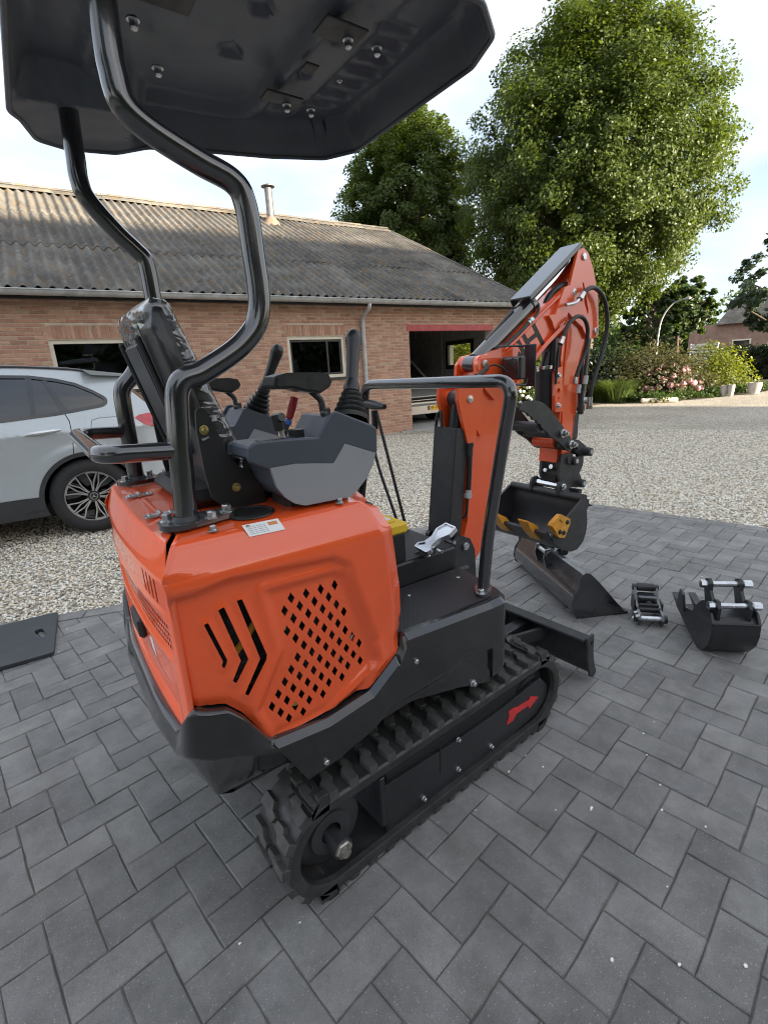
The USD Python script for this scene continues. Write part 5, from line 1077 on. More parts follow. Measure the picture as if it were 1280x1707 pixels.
for pts, r, m_ in (([(-0.56, -0.395, 0.58), (-0.50, -0.40, 0.70), (-0.42, -0.40, 0.74), (-0.33, -0.395, 0.86)], 0.013, "rubber_soft"), ([(-0.30, -0.392, 0.60), (-0.36, -0.40, 0.68), (-0.34, -0.40, 0.78), (-0.28, -0.395, 0.84)], 0.009, "steel_dark"), ([(-0.64, -0.39, 0.72), (-0.56, -0.40, 0.80), (-0.50, -0.395, 0.88)], 0.008, "tooth_yellow")):
    part(cover, "inner_hose", up(tube(spline(pts, 8), r, 10)), m_, 50)
for px, py in ((523, 1085), (505, 1122), (560, 1094), (541, 1124), (470, 1045), (550, 1110), (585, 1060), (490, 1170)):
    c = hY(px, py, -0.415); part(cover, "inner_clamp", up(cyl(c, c + [0.0, -0.008, 0.0], 0.008, 6)), "zinc" if px % 2 else "gold_zinc")
# front closing plate under the seat and between the covers
part(dig, "cover_front", up(cbox((-0.205, -0.40, 0.64), (-0.19, 0.40, 1.045), 0.004)), "skirt_black", False)
# rear hood
NY = 0.42
def hood_x(y): return -0.737 + 0.020 * (np.abs(y) / NY) ** 2.2
hprof = rounded([(0.0, 0.52, 0), (0.0, 0.80, 0), (0.004, 0.990, 0), (0.050, 1.057, 0), (0.0735, 1.0625, 0)], 0.012, 6)[:, :2]
hs = np.r_[0, np.cumsum(np.linalg.norm(np.diff(hprof, axis=0), axis=1))] + 0.52
hnt = np.gradient(hprof, axis=0); hnt /= np.linalg.norm(hnt, axis=1)[:, None]; hn = np.c_[-hnt[:, 1], hnt[:, 0]]
TH_ = hs[-1]
vs = [sbox(sy * (0.345 - 0.03 * k) - 0.006, 0.916, sy * (0.345 - 0.03 * k) + 0.006, 0.972) for sy in (-1, 1) for k in range(4)]
gr = [sbox(-0.36 + 0.0165 * i - 0.0055, 0.800 + 0.0165 * j, -0.36 + 0.0165 * i + 0.0055, 0.811 + 0.0165 * j) for i in range(44) for j in range(5)]
RG = fillet2(sbox(-0.39, 0.788, 0.39, 0.888), 0.02); LP = fillet2(sbox(-0.36, 0.62, 0.36, 0.765), 0.02)
def rear_hood():
    """rear face, sloping shoulder and roof strip meeting in straight folds"""
    sg = np.linspace(-1, 1, 121); cols = []; zs = None
    for q in sg:
        a = abs(q); y0, y1, y2, y3 = 0.428 * q, 0.434 * q, 0.385 * q, 0.322 * q
        P = [(hood_x(y0), y0, 0.580), (hood_x(y1), y1, 0.982), (-0.708 + 0.012 * a ** 2.2, y2, 1.056), (-0.6645, y3, 1.0628)]
        R_ = [np.array(P[0])] + [np.array(P[0]) + (np.array(P[1]) - P[0]) * k for k in np.linspace(0, 1, 46)[1:-2]]
        for k in (1, 2):
            b, p_, n_ = np.array(P[k]), np.array(P[k - 1]), np.array(P[k + 1]); t = 0.008
            s0, e0 = b + (p_ - b) / np.linalg.norm(p_ - b) * t, b + (n_ - b) / np.linalg.norm(n_ - b) * t
            R_ += [(1 - f) ** 2 * s0 + 2 * f * (1 - f) * b + f * f * e0 for f in np.linspace(0, 1, 5)]
            if k == 1: R_ += [e0 + (np.array(P[2]) - e0) * f for f in (0.2, 0.4, 0.6, 0.8)]
        R_ += [np.array(P[3]) * 0.5 + R_[-1] * 0.5, np.array(P[3])]
        cols.append(R_)
    G = np.array(cols).transpose(1, 0, 2); yy, tt = G[..., 1].ravel(), G[..., 2].ravel(); P2 = np.stack([yy, tt], 1)
    d = -0.009 * smoothstep(inside_dist(RG, P2) / 0.012 + 0.3) - 0.009 * smoothstep(inside_dist(LP, P2) / 0.012 + 0.3) + 0.005 * np.exp(-((tt - 0.897) / 0.008) ** 2) * (np.abs(yy) < 0.40)
    d = (d - 0.010 * np.clip((np.abs(yy) - 0.405) / 0.03, 0, 1) ** 2) * np.clip((0.975 - tt) / 0.01, 0, 1)
    O = G.copy(); O[..., 0] -= d.reshape(G.shape[:2]); I = O.copy(); I[..., 0] += 0.003; I[..., 2] -= 0.002
    m = grid_solid(O, I)
    for h in vs + gr: m = m - prism(h, "x", -1.0, -0.66)
    return fix(T(m))
hm = rear_hood()
hood = part(dig, "rear_hood", up(hm), "orange", 28)
part(hood, "hood_backing", up(trimesh.convex.convex_hull(np.array([(x, y, z) for y, x in ((-0.40, -0.67), (-0.2, -0.705), (0.2, -0.705), (0.40, -0.67)) for z in (0.5, 1.0)] + [(-0.6, y, z) for y in (-.4, .4) for z in (.5, 1.03)]))), "cover_black", False)
part(hood, "hood_latch", up(placed(cbox((-0.012, -0.06, -0.03), (0.01, 0.06, 0.03), 0.008), (1, 0, 0), (0, 1, 0), (0, 0, 1), (-0.734, 0.0, 0.735))), "grip_plastic", 30)
part(hood, "white_decal", up(placed(extr(fillet2(Polygon([(-0.02, -0.03), (0.03, -0.02), (0.045, 0.03), (0.01, 0.02)]), 0.004), 0.001), (0, 1, 0), (0, 0, 1), (1, 0, 0), (hood_x(np.array(-0.15)) + 0.0075, -0.15, 0.725))), "sticker_white", False)
for py, sg in (((232, 826), 1), ((267, 858), -1)):
    c = hZ(*py, 1.066); hg = part(hood, "hinge", up(cat([cbox((c[0] - 0.035, c[1] - 0.014, 1.0635), (c[0] - 0.004, c[1] + 0.014, 1.0695), 0.002), cbox((c[0] + 0.004, c[1] - 0.014, 1.0635), (c[0] + 0.035, c[1] + 0.014, 1.0695), 0.002), cyl((c[0], c[1] - 0.018, 1.070), (c[0], c[1] + 0.018, 1.070), 0.0055, 12)] + [lathe((c[0] + a, c[1] + b, 1.0695), (0, 0, 1), [(0, 0.004), (0.002, 0.003), (0.002, 0)], 8) for a in (-0.024, 0.024) for b in (-0.007, 0.007)])), "zinc", 30)
for y0_, y1_ in ((-0.16, 0.16),): part(cover, "roof_seam", up(cbox((-0.573, -0.30, 1.0635), (-0.5705, 0.36, 1.0650), 0.0004)), "matt_dark", False)
part(cover, "cover_latch", up(cat([cbox((-0.575, 0.10, 1.066), (-0.55, 0.17, 1.078), 0.004), cbox((-0.562, -0.02, 1.076), (-0.545, 0.14, 1.086), 0.003)])), "grip_plastic", False)
# black tail bumper
def tail_bumper():
    """swept along the tail: a plan curve with a section that flares to a ridge and tucks under"""
    path = rounded([(-0.475, -0.457, 0), (-0.728, -0.453, 0), (-0.757, -0.20, 0), (-0.757, 0.20, 0), (-0.728, 0.453, 0), (-0.475, 0.457, 0)], 0.055, 10)[:, :2]
    Lp = np.r_[0, np.cumsum(np.linalg.norm(np.diff(path, axis=0), axis=1))]; us = np.linspace(0, Lp[-1], 150)
    pth = np.stack([np.interp(us, Lp, path[:, 0]), np.interp(us, Lp, path[:, 1])], 1)
    tn = np.gradient(pth, axis=0); tn /= np.linalg.norm(tn, axis=1)[:, None]; nn = np.c_[tn[:, 1], -tn[:, 0]]
    if nn[75, 0] > 0: nn = -nn
    S_ = []
    for i, (x, y) in enumerate(pth):
        side = np.clip((abs(y) - 0.40) / 0.05, 0, 1)
        zs = np.interp(x, [-0.715, -0.64, -0.606, -0.560, -0.545, -0.47], [0.692, 0.668, 0.628, 0.545, 0.527, 0.515]); side = np.clip((abs(y) - 0.36) / 0.08, 0, 1); zt = zs * side + 0.600 * (1 - side)
        zr = np.interp(x, [-0.73, -0.62, -0.54, -0.47], [0.588, 0.545, 0.498, 0.480]) * side + 0.545 * (1 - side); zr = min(zr, zt - 0.02)
        sec = [(-0.05, zt - 0.012), (-0.016, zt - 0.001), (-0.008, zt), (-0.001, zt - 0.004), (0.002, zt - 0.010), (0.010, zr + 0.012), (0.012, zr + 0.004), (0.010, zr - 0.005), (0.002, zr - 0.016), (-0.014, zr - 0.06), (-0.045, 0.425), (-0.085, 0.395), (-0.15, 0.388)]
        end = np.clip((x + 0.60) / 0.05, 0, 1); sec = [(o - 0.016 * end if o > -0.03 else o, z) for o, z in sec]
        S_.append([[x + nn[i, 0] * o, y + nn[i, 1] * o, z] for o, z in sec])
    S_ = np.array(S_); n, m = S_.shape[:2]; V = S_.reshape(-1, 3); F = []
    for i in range(n - 1):
        for j in range(m - 1): F += [[i * m + j, i * m + j + 1, (i + 1) * m + j + 1], [i * m + j, (i + 1) * m + j + 1, (i + 1) * m + j]]
    for e in (0, n - 1):
        for j in range(1, m - 1): F.append([e * m, e * m + j, e * m + j + 1])
    return trimesh.Trimesh(V, F, process=False)
tbm = part(dig, "tail_bumper", up(tail_bumper()), "skirt_black", 34)
part(tbm, "tail_underside", up(cbox((-0.66, -0.40, 0.39), (-0.16, 0.40, 0.52), 0.02)), "matt_dark", False)
# filler hole, label and small screws on the cover's roof
fc = np.array([-0.487, -0.318, 1.0625])
part(cover, "filler_recess", up(cat([lathe(fc, (0, 0, 1), [(0.0, 0.043), (0.004, 0.046), (0.006, 0.050), (0.003, 0.056), (0.0, 0.057)], 36), lathe(fc, (0, 0, 1), [(0.0025, 0.044), (0.0012, 0.03), (0.001, 0.0)], 36)])), "rubber_soft", 40)
sn = np.array([0, -0.877, 0.481]); sn /= np.linalg.norm(sn)
def shoulder(a, b, o):
    d_ = hray(a, b); P_ = np.array([0, -0.412, 1.058]) + sn * o; return CH + np.dot(P_ - CH, sn) / np.dot(d_, sn) * d_
def on_shoulder(uv, o):
    """flat print on the sloping shoulder; uv in the sticker's own frame"""
    c = [shoulder(a, b, o) for a, b in ((403, 876), (463, 864), (476, 880), (416, 895))]
    P_ = np.array([c[0] + (c[1] - c[0]) * u + (c[3] - c[0]) * v for u, v in uv]); P_ = np.vstack([P_, P_ - sn * 0.0008]); return trimesh.convex.convex_hull(P_)
lbp = part(cover, "safety_label", up(on_shoulder([(0, 0), (1, 0), (1, 1), (0, 1)], 0.0024)), "sticker_white", False, "white instruction sticker with small print and an orange field")
rect = lambda a, b, w_, h_: [(a, b), (a + w_, b), (a + w_, b + h_), (a, b + h_)]
part(lbp, "print_field", up(on_shoulder(rect(0.66, 0.14, 0.26, 0.28), 0.0028)), "sticker_orange", False)
for k in range(5):
    for a, w_ in ((0.08, 0.12), (0.23, 0.08), (0.34, 0.15), (0.52, 0.07)): part(lbp, "print_line", up(on_shoulder(rect(a, 0.2 + k * 0.15, w_, 0.05), 0.0028)), "sticker_grey", False)
part(lbp, "warning_triangle", up(on_shoulder([(0.06, 0.16), (0.20, 0.16), (0.13, 0.04)], 0.0031)), "print_black", False)
for px, py in ((355, 884), (566, 838)): part(cover, "cover_screw", up(bolt(hZ(px, py, 1.064), (0, 0, 1), 0.007, 0.008)), "zinc")

# ---- canopy frame
rp = [hY(a, b, -0.315)[[0, 2]] for a, b in ((312, 866), (297, 704), (300, 640), (340, 619), (404, 573), (432, 520), (422, 420), (409, 340), (388, 302), (330, 268), (250, 216), (205, 172), (188, 118), (180, 75), (170, 0))]
lpz = [hY(a, b, 0.315)[[0, 2]] for a, b in ((230, 803), (207, 684), (205, 648), (222, 624), (254, 566), (262, 540), (254, 490), (243, 437), (228, 418), (196, 388), (148, 334), (132, 300), (126, 262), (122, 237))]
rpath = [(x, -0.315, z) for x, z in rp] + [(rp[-1][0] + 0.005, -0.315, 2.100)]
lpath = [(x, 0.315, z) for x, z in lpz] + [(lpz[-1][0] + 0.005, 0.315, 2.100)]
for pth, nm in ((rpath, 1), (lpath, 0)):
    pth = [(pth[0][0] - 0.002, pth[0][1], 1.066)] + [np.array(p) for p in pth[1:]]
    po = part(dig, "canopy_post", up(tube(spline(pth, 7), 0.0245, 20)), "black_gloss", 60)
    sy = -1 if nm else 1
    c = np.array([pth[0][0], sy * 0.315, 0])
    bpz = shapely.union_all([Point(c[0] - 0.012, c[1]).buffer(0.047), Point(c[0] + 0.085, c[1] - sy * 0.006).buffer(0.030)]).convex_hull
    pb = part(po, "base_plate", up(plateZ(bpz, 1.0665, 1.0795)), "black_gloss", 30)
    for bx, by in ((-0.036, 0.018), (0.046, -0.034), (0.090, -0.004)): part(pb, "plate_bolt", up(bolt((c[0] + bx, c[1] - sy * by, 1.0795), (0, 0, 1), 0.0105, 0.011)), "zinc")
    part(po, "weld", up(lathe((c[0], c[1], 1.079), (0, 0, 1), [(0, 0.032), (0.005, 0.029), (0.010, 0.025)], 20)), "steel_dark")
lo_ = hX(190, 743, -0.775)
rb = [(-0.632, -0.315, 1.232), (-0.745, -0.315, 1.236), (-0.772, -0.285, 1.238), (-0.772, 0.285, 1.238), (-0.745, 0.315, 1.236), (-0.632, 0.315, 1.232)]
rb = [(-0.636, -0.305, 1.232), (-0.735, -0.295, 1.236), (-0.758, -0.262, 1.237), (-0.758, 0.17, 1.237), (-0.735, 0.22, 1.236), (-0.632, 0.305, 1.234)]
rb = [(-0.632, -0.315, 1.232), (-0.768, -0.300, 1.238), (-0.768, 0.300, 1.238), (-0.632, 0.315, 1.232)]
part(dig, "rear_guard_bar", up(tube(rb, 0.019, 18, 0.045)), "black_gloss", 60)
# ---- canopy roof: pressed plastic tray
OUT = fillet2(Polygon([(-0.752, -0.33), (-0.728, -0.37), (-0.70, -0.50), (-0.62, -0.545), (-0.47, -0.54), (-0.38, -0.50), (-0.10, -0.52), (0.10, -0.505), (0.215, -0.43), (0.265, -0.31), (0.262, 0.26), (0.19, 0.355), (0.0, 0.40), (-0.25, 0.425), (-0.395, 0.448), (-0.475, 0.522), (-0.61, 0.532), (-0.69, 0.49), (-0.728, 0.37), (-0.752, 0.33)]), 0.045, 8)
def rim_z(x): return 2.080 + 0.045 * np.clip((x + 0.5) / 0.75, -0.4, 1)
CEN = fillet2(sbox(-0.56, -0.34, -0.10, 0.34), 0.07)
def canopy_mesh():
    m = T(extr(OUT, 0.006, 0.016)); v = m.vertices; P2 = v[:, :2]; x = P2[:, 0]
    e = shapely.distance(shapely.points(P2), OUT.exterior)
    z0 = rim_z(x); depth = 0.085
    f = smoothstep(e / 0.055)
    pk = smoothstep(inside_dist(fillet2(sbox(-0.76, 0.255, -0.43, 0.60), 0.05), np.stack([x, np.abs(P2[:, 1])], 1)) / 0.03 + 0.5)
    z = z0 + depth * f * (1 - 0.86 * pk)
    cd = inside_dist(CEN, P2); z = z + (0.020 * smoothstep(cd / 0.03) - 0.014 * np.exp(-((cd + 0.014) / 0.014) ** 2)) * (1 - pk)
    z = z + 0.010 * smoothstep((x - 0.045) / 0.012) * f
    for k in range(7):
        q = np.abs(P2[:, 1] - (0.205 - 0.070 * k)); z = z + 0.016 * smoothstep((0.017 - q) / 0.009) * smoothstep((0.058 - np.abs(x - 0.125 + 0.004 * (k - 3) ** 2)) / 0.012) * f
    for cx_, cy_ in ((-0.235, -0.125), (-0.245, 0.065), (-0.035, -0.135), (-0.045, 0.050), (-0.030, 0.240)):
        z = z + 0.014 * smoothstep((0.032 - np.hypot(x - cx_, P2[:, 1] - cy_)) / 0.008)
    v[:, 2] = z + v[:, 2]; return m
can = part(dig, "canopy_roof", up(canopy_mesh()), "canopy_plastic", 50)
part(can, "rim_bead", up(tube(np.vstack([np.c_[np.array(OUT.exterior.coords), rim_z(np.array(OUT.exterior.coords)[:, 0])]]), 0.0065, 8)), "canopy_plastic", 60)
for a, b in (((222, 35), (262, 115)),):
    for sy in (-1,):
        br_ = part(can, "post_bracket", up(cbox((-0.56, -0.245, 2.146), (-0.40, -0.10, 2.154), 0.003)), "steel_dark", False)
        for px, py in ((222, 36), (263, 116)):
            c = hZ(px, py, 2.144); c = np.array([c[0], -abs(c[1]) if abs(c[1]) > 0.02 else c[1], c[2]]); c = hZ(px, py, 2.140)
            part(br_, "bracket_bolt", up(bolt((c[0], c[1] if sy < 0 else c[1] + 0.30, 2.1455), (0, 0, -1), 0.010, 0.013)), "zinc")
mid = parts(can, "cross_plate", [cbox((-0.13, -0.245, 2.156), (-0.015, -0.17, 2.162), 0.002), cbox((-0.13, 0.105, 2.156), (-0.015, 0.16, 2.162), 0.002), cbox((-0.09, -0.06, 2.157), (-0.05, -0.015, 2.163), 0.002)], "steel_dark", False, xf=up)
for px, py in ((580, 68), (628, 81), (478, 176), (518, 184)):
    part(mid, "roof_bolt", up(bolt(hZ(px, py, 2.152) + [0, 0, 0.004], (0, 0, -1), 0.009, 0.013)), "zinc")
part(mid, "centre_screw", up(bolt(hZ(566, 134, 2.155), (0, 0, -1), 0.005, 0.003)), "zinc")

# ---- seat
st = part(dig, "seat_base", up(cbox((-0.60, -0.20, 1.063), (-0.20, 0.20, 1.11), 0.02)), "grip_plastic", 30)
sidep = fillet2(Polygon([(-0.665, 1.500), (-0.645, 1.535), (-0.615, 1.530), (-0.600, 1.40), (-0.565, 1.27), (-0.50, 1.20), (-0.455, 1.170), (-0.430, 1.115), (-0.435, 1.06), (-0.60, 1.06), (-0.605, 1.12), (-0.625, 1.24), (-0.650, 1.36)]), 0.012)
for y0_, y1_ in ((-0.243, -0.225), (0.225, 0.243)):
    pass
shell = fillet2(Polygon([(-0.622, 1.49), (-0.610, 1.535), (-0.590, 1.537), (-0.567, 1.40), (-0.535, 1.26), (-0.50, 1.16), (-0.43, 1.10), (-0.25, 1.095), (-0.25, 1.07), (-0.47, 1.065), (-0.505, 1.075), (-0.538, 1.16), (-0.588, 1.355)]), 0.008)
def seat_shell():
    m = T(extr(shell, 0.42, 0.02)); v = m.vertices; w = (v[:, 2] - 0.21)
    k = 1 - 0.16 * np.clip((v[:, 1] - 1.40) / 0.14, 0, 1) ** 2; v[:, 2] = w * k
    v[:, 0] += 0.012 * (w / 0.21) ** 4 * (v[:, 1] > 1.1)
    return placed(m, (1, 0, 0), (0, 0, 1), (0, 1, 0), (0, 0, 0))
ss = part(dig, "seat_shell", up(seat_shell()), "grip_plastic", 40)
bd0 = np.array([0.26, 0, -0.966]); bn0 = np.array([-0.966, 0, -0.26])
part(ss, "back_panel", up(obox((-0.5895, 0.0, 1.345), bd0, (0, 1, 0), bn0, 0.125, 0.085, 0.007, 0.006)), "grip_plastic", 30)
parts(ss, "back_panel_ridge", [obox((-0.5905, sy * 0.120, 1.335), bd0, (0, 1, 0), bn0, 0.150, 0.007, 0.007, 0.005) for sy in (-1, 1)], "grip_plastic", 30, xf=up)
part(ss, "head_panel", up(obox((-0.6145, 0.0, 1.487), bd0, (0, 1, 0), bn0, 0.022, 0.125, 0.006, 0.006)), "grip_plastic", 30)
part(ss, "belt_reel", up(cat([cbox((-0.455, -0.235, 1.115), (-0.405, -0.20, 1.185), 0.012)])), "rubber_soft", 30)
def cushion(path, w0, th, seed, w1=None):
    """upholstered pad along a path in (x, z): rounded section, soft edges"""
    P = spline(np.array(path, float), 8); tn = np.gradient(P, axis=0); tn /= np.linalg.norm(tn, axis=1)[:, None]; nn = np.c_[-tn[:, 1], tn[:, 0]]
    a = np.linspace(0, 2 * np.pi, 40, endpoint=False); V = []
    for i, p in enumerate(P):
        f = i / (len(P) - 1); e = min(1, (min(f, 1 - f) / 0.08)) ; e = math.sqrt(max(0.02, 1 - (1 - e) ** 2)); w = w0 + ((w1 or w0) - w0) * f
        yy = np.sign(np.cos(a)) * np.abs(np.cos(a)) ** 0.35 * w * (0.90 + 0.10 * e); hh = np.sign(np.sin(a)) * np.abs(np.sin(a)) ** 0.55 * th * e
        hh = hh + 0.006 * np.cos(yy / w * np.pi) * (np.sin(a) > 0)
        V.append(np.stack([p[0] + nn[i, 0] * hh, yy, p[1] + nn[i, 1] * hh], 1))
    V = np.array(V); n, m = len(P), 40
    V = V.reshape(-1, 3); V = V + (meshkit.noise(V * 14, seed)[:, None] - 0.5) * 0.005; F = []
    for i in range(n - 1):
        for j in range(m): k = (j + 1) % m; F += [[i * m + j, i * m + k, (i + 1) * m + k], [i * m + j, (i + 1) * m + k, (i + 1) * m + j]]
    V = np.vstack([V, V[:m].mean(0), V[-m:].mean(0)])
    for j in range(m): k = (j + 1) % m; F += [[n * m, k, j], [n * m + 1, (n - 1) * m + j, (n - 1) * m + k]]
    return fix(trimesh.Trimesh(V, F, process=False))
bpth = [(-0.470, 1.14), (-0.502, 1.25), (-0.537, 1.36), (-0.570, 1.46), (-0.597, 1.548)]
bc = part(dig, "backrest_cushion", up(cushion(bpth, 0.208, 0.042, 5, 0.172)), "vinyl", 60)
part(bc, "plastic_film", up(cushion([(-0.468, 1.138), (-0.500, 1.25), (-0.535, 1.36), (-0.568, 1.46), (-0.597, 1.556)], 0.212, 0.046, 9, 0.177)), "film", 60)
scu = part(dig, "seat_cushion", up(cushion([(-0.50, 1.108), (-0.40, 1.108), (-0.28, 1.110), (-0.20, 1.108)], 0.195, 0.036, 6)), "vinyl", 60)
part(scu, "plastic_film", up(cushion([(-0.505, 1.110), (-0.40, 1.110), (-0.28, 1.112), (-0.195, 1.110)], 0.199, 0.039, 12)), "film", 60)
sgp = fillet2(Polygon(hYs([(322, 660), (345, 690), (368, 735), (385, 770), (408, 782), (430, 800), (442, 832), (430, 846), (372, 845), (352, 830), (340, 790), (326, 720)], -0.235)), 0.012)
sg_ = part(ss, "seat_side_plate", up(plateY(sgp, -0.246, -0.236)), "grip_plastic", False)
part(ss, "seat_side_plate", up(plateY(sgp, 0.236, 0.246)), "grip_plastic", False)
for px, py in ((340, 717), (394, 812)): part(sg_, "side_bolt", up(bolt(hY(px, py, -0.246), (0, -1, 0), 0.0075, 0.007)), "gold_zinc")
for px, py in ((343, 731),): part(sg_, "adjuster_slot", up(obox(hY(px, py, -0.247), (0.9, 0, 0.3), (0, 1, 0), (-0.3, 0, 0.9), 0.010, 0.002, 0.003, 0.001)), "zinc")
# ---- consoles, armrests, joysticks
YO = 0.385
def cY(pts): return hYs(pts, -YO)
def z4(pts): return [(400 + a / 4.571, 640 + b / 4.571) for a, b in pts]
full = Polygon(cY(z4([(80, 585), (80, 500), (110, 472), (160, 460), (330, 440), (610, 420), (700, 240), (735, 222), (1000, 325), (1035, 345), (1037, 520), (1020, 610), (975, 710), (900, 810), (845, 862), (500, 930), (420, 915), (350, 870), (290, 800), (235, 650)])))
darkp = Polygon(cY(z4([(80, 585), (80, 500), (110, 472), (160, 460), (330, 440), (610, 420), (700, 240), (735, 222), (1000, 325), (1035, 345), (1037, 520), (798, 446), (712, 600), (590, 598), (420, 602), (235, 634), (225, 640)])))
full, darkp = fillet2(full.buffer(0), 0.006), fillet2(darkp.buffer(0), 0.004)
lightp = full.difference(darkp)
def console(sy):
    yo, yi = sy * YO, sy * (YO - 0.165)
    def pl(poly, a, b): return up(plateY(poly, sy * a, sy * b))
    cs = part(dig, "control_console", pl(full.buffer(-0.004), YO - 0.165, YO - 0.012), "console_dark", 30)
    part(cs, "dark_side_panel", pl(darkp, YO - 0.013, YO), "console_dark", 30)
    part(cs, "light_side_panel", pl(lightp.buffer(-0.0008), YO - 0.013, YO - 0.001), "console_light", 30)
    part(cs, "rounded_edge", up(tube([(a, sy * (YO - 0.006), b) for a, b in np.array(darkp.exterior.coords)[::2]], 0.0058, 8)), "console_dark", 60)
    part(cs, "console_foot", up(cbox((-0.40, sy * (YO - 0.15), 1.05), (-0.22, sy * (YO - 0.05), 1.10), 0.01)), "grip_plastic", 30)
    # the opposite console's lighter flank towards the seat
    part(cs, "light_inner_panel", pl(lightp.buffer(-0.002), YO - 0.170, YO - 0.160), "console_light", 30)
    # joystick
    bb = np.array([-0.193, sy * 0.322, 1.262]); ax = np.array([-0.115, sy * 0.243, 1.475]) - bb; ax /= np.linalg.norm(ax)
    js = part(dig, "joystick_boot", up(lathe(bb - ax * 0.012, ax, [(0, 0.046)] + [q for k in range(5) for q in ((0.006 + k * 0.0155, 0.047 - 0.0052 * k), (0.0115 + k * 0.0155, 0.0475 - 0.0052 * k), (0.0155 + k * 0.0155, 0.036 - 0.0048 * k))] + [(0.086, 0.017), (0.09, 0.013)], 28)), "rubber_soft", 60)
    top = bb + ax * 0.222; fw = np.array([0.72, -sy * 0.55, 0.25])
    gp_ = part(dig, "joystick_grip", up(cat([lathe(bb + ax * 0.068, ax, [(0, 0.0), (0, 0.021), (0.012, 0.022), (0.030, 0.0165), (0.034, 0.0162)], 22), tube(spline([bb + ax * 0.100, bb + ax * 0.135, bb + ax * 0.175, bb + ax * 0.200, top, top + fw * 0.014 + ax * 0.006], 6), np.interp(np.linspace(0, 1, 31), [0, 0.25, 0.55, 0.75, 0.92, 1.0], [0.0155, 0.0160, 0.0195, 0.0225, 0.0200, 0.009]), 20)])), "grip_plastic", 60)
    # armrest
    pa = np.array([-0.335, sy * 0.318, 1.355])
    arp = fillet2(Polygon([(-0.405, 1.352), (-0.400, 1.372), (-0.37, 1.378), (-0.29, 1.376), (-0.262, 1.370), (-0.254, 1.352), (-0.262, 1.340), (-0.290, 1.326), (-0.33, 1.333), (-0.36, 1.342), (-0.40, 1.343)]), 0.004)
    ar_ = part(dig, "armrest", up(placed(extr(arp, 0.062), (1, 0, 0), (0, 0, 1), (0, 1, 0), (0, sy * 0.318 - 0.031, 0))), "grip_plastic", 40)
    parts(ar_, "armrest_cap", [placed(extr(arp.buffer(-0.006), 0.006), (1, 0, 0), (0, 0, 1), (0, 1, 0), (0, sy * 0.318 - 0.037, 0)), placed(extr(arp.buffer(-0.006), 0.006), (1, 0, 0), (0, 0, 1), (0, 1, 0), (0, sy * 0.318 + 0.031, 0))], "rubber_soft", 30, xf=up)
    part(ar_, "armrest_stay", up(cat([tube([(-0.300, sy * 0.318, 1.335), (-0.272, sy * 0.318, 1.310), (-0.268, sy * 0.318, 1.268), (-0.262, sy * 0.318, 1.225)], 0.0085, 8, 0.01), cbox((-0.272, sy * 0.318 - 0.010, 1.225), (-0.252, sy * 0.318 + 0.010, 1.290), 0.003)])), "steel_dark", 30)
    part(ar_, "stay_knob", up(lathe((-0.276, sy * 0.318 - 0.012, 1.276), (0, -1, 0), [(0, 0), (0, 0.008), (0.012, 0.008), (0.014, 0.0)], 10)), "grip_plastic", 30)
    return cs
csr = console(-1); csl = console(1)
# switches on the right console
yk = -0.315
kb = hY(470, 738, yk); kt = hY(463, 700, yk)
kl = part(dig, "throttle_lever", up(cyl(hY(477, 741, yk), hY(466, 712, yk), 0.0058, 10)), "zinc_old")
part(kl, "lever_knob", up(cat([cyl(hY(468, 716, yk), hY(461, 690, yk), 0.0145, 14), cyl(hY(461, 700, yk + 0.012), hY(470, 695, yk - 0.02), 0.010, 10)])), "grip_plastic", 30)
kc = hY(463, 735, yk); kp = part(csr, "switch_plate", up(cat([cbox((kc[0] - 0.05, yk - 0.016, kc[2] - 0.008), (kc[0] + 0.045, yk + 0.028, kc[2] + 0.007), 0.005)])), "grip_plastic", False)
k2 = hY(494, 725, yk + 0.02); part(csr, "key_switch", up(cyl(k2 - [0, 0, 0.02], k2 + [0, 0, 0.014], 0.020, 20)), "grip_plastic", 30)
r0, r1, r2 = hY(480, 718, 0.02 + yk + 0.05), hY(482, 698, yk + 0.07), hY(491, 662, yk + 0.07)
rl = part(dig, "red_lever", up(tube([r1, r1 + (r2 - r1) * 0.5, r2], [0.0085, 0.0105, 0.010], 14)), "red_grip", 50)
part(rl, "lever_collar", up(cyl(r1 - (r2 - r1) * 0.28, r1 - (r2 - r1) * 0.05, 0.0085, 12)), "blue_plastic")
part(rl, "lever_rod", up(cyl(r1 - (r2 - r1) * 0.8, r1 + (r2 - r1) * 0.1, 0.005, 8)), "steel_dark")

# ---- front guard rail and travel levers
gy = 0.382
gpts = [(0.232, -gy, 0.655), (0.240, -gy - 0.004, 0.86), (0.262, -gy - 0.030, 1.06), (0.272, -gy - 0.050, 1.318), (0.272, gy + 0.03, 1.318), (0.262, gy + 0.02, 1.06), (0.240, gy + 0.004, 0.86), (0.232, gy, 0.655)]
g0 = hZ(805, 985, 0.655); gA_ = hY(813, 890, -0.388); gB_ = hY(832, 775, -0.41); gC_ = hY(851, 640, -0.43)
gx = 0.262
gl = [hX(805, 986, 0.232), hX(813, 895, 0.240), hX(832, 775, gx), hX(856, 634, gx)]
gl_l = [np.array([p[0], -p[1], p[2]]) for p in gl[::-1]]
gl_l[0] = np.array([gx, hX(607, 645, gx)[1], gl[3][2] - 0.004])
gl_l[1] = np.array([gx + 0.01, gl_l[0][1] + 0.03, 1.05]); gl_l[2] = np.array([0.25, gl_l[0][1] + 0.06, 0.86]); gl_l[3] = np.array([0.232, 0.382, 0.655])
gd_ = part(dig, "front_guard_rail", up(tube(gl + gl_l, 0.0195, 18, 0.062)), "black_gloss", 60)
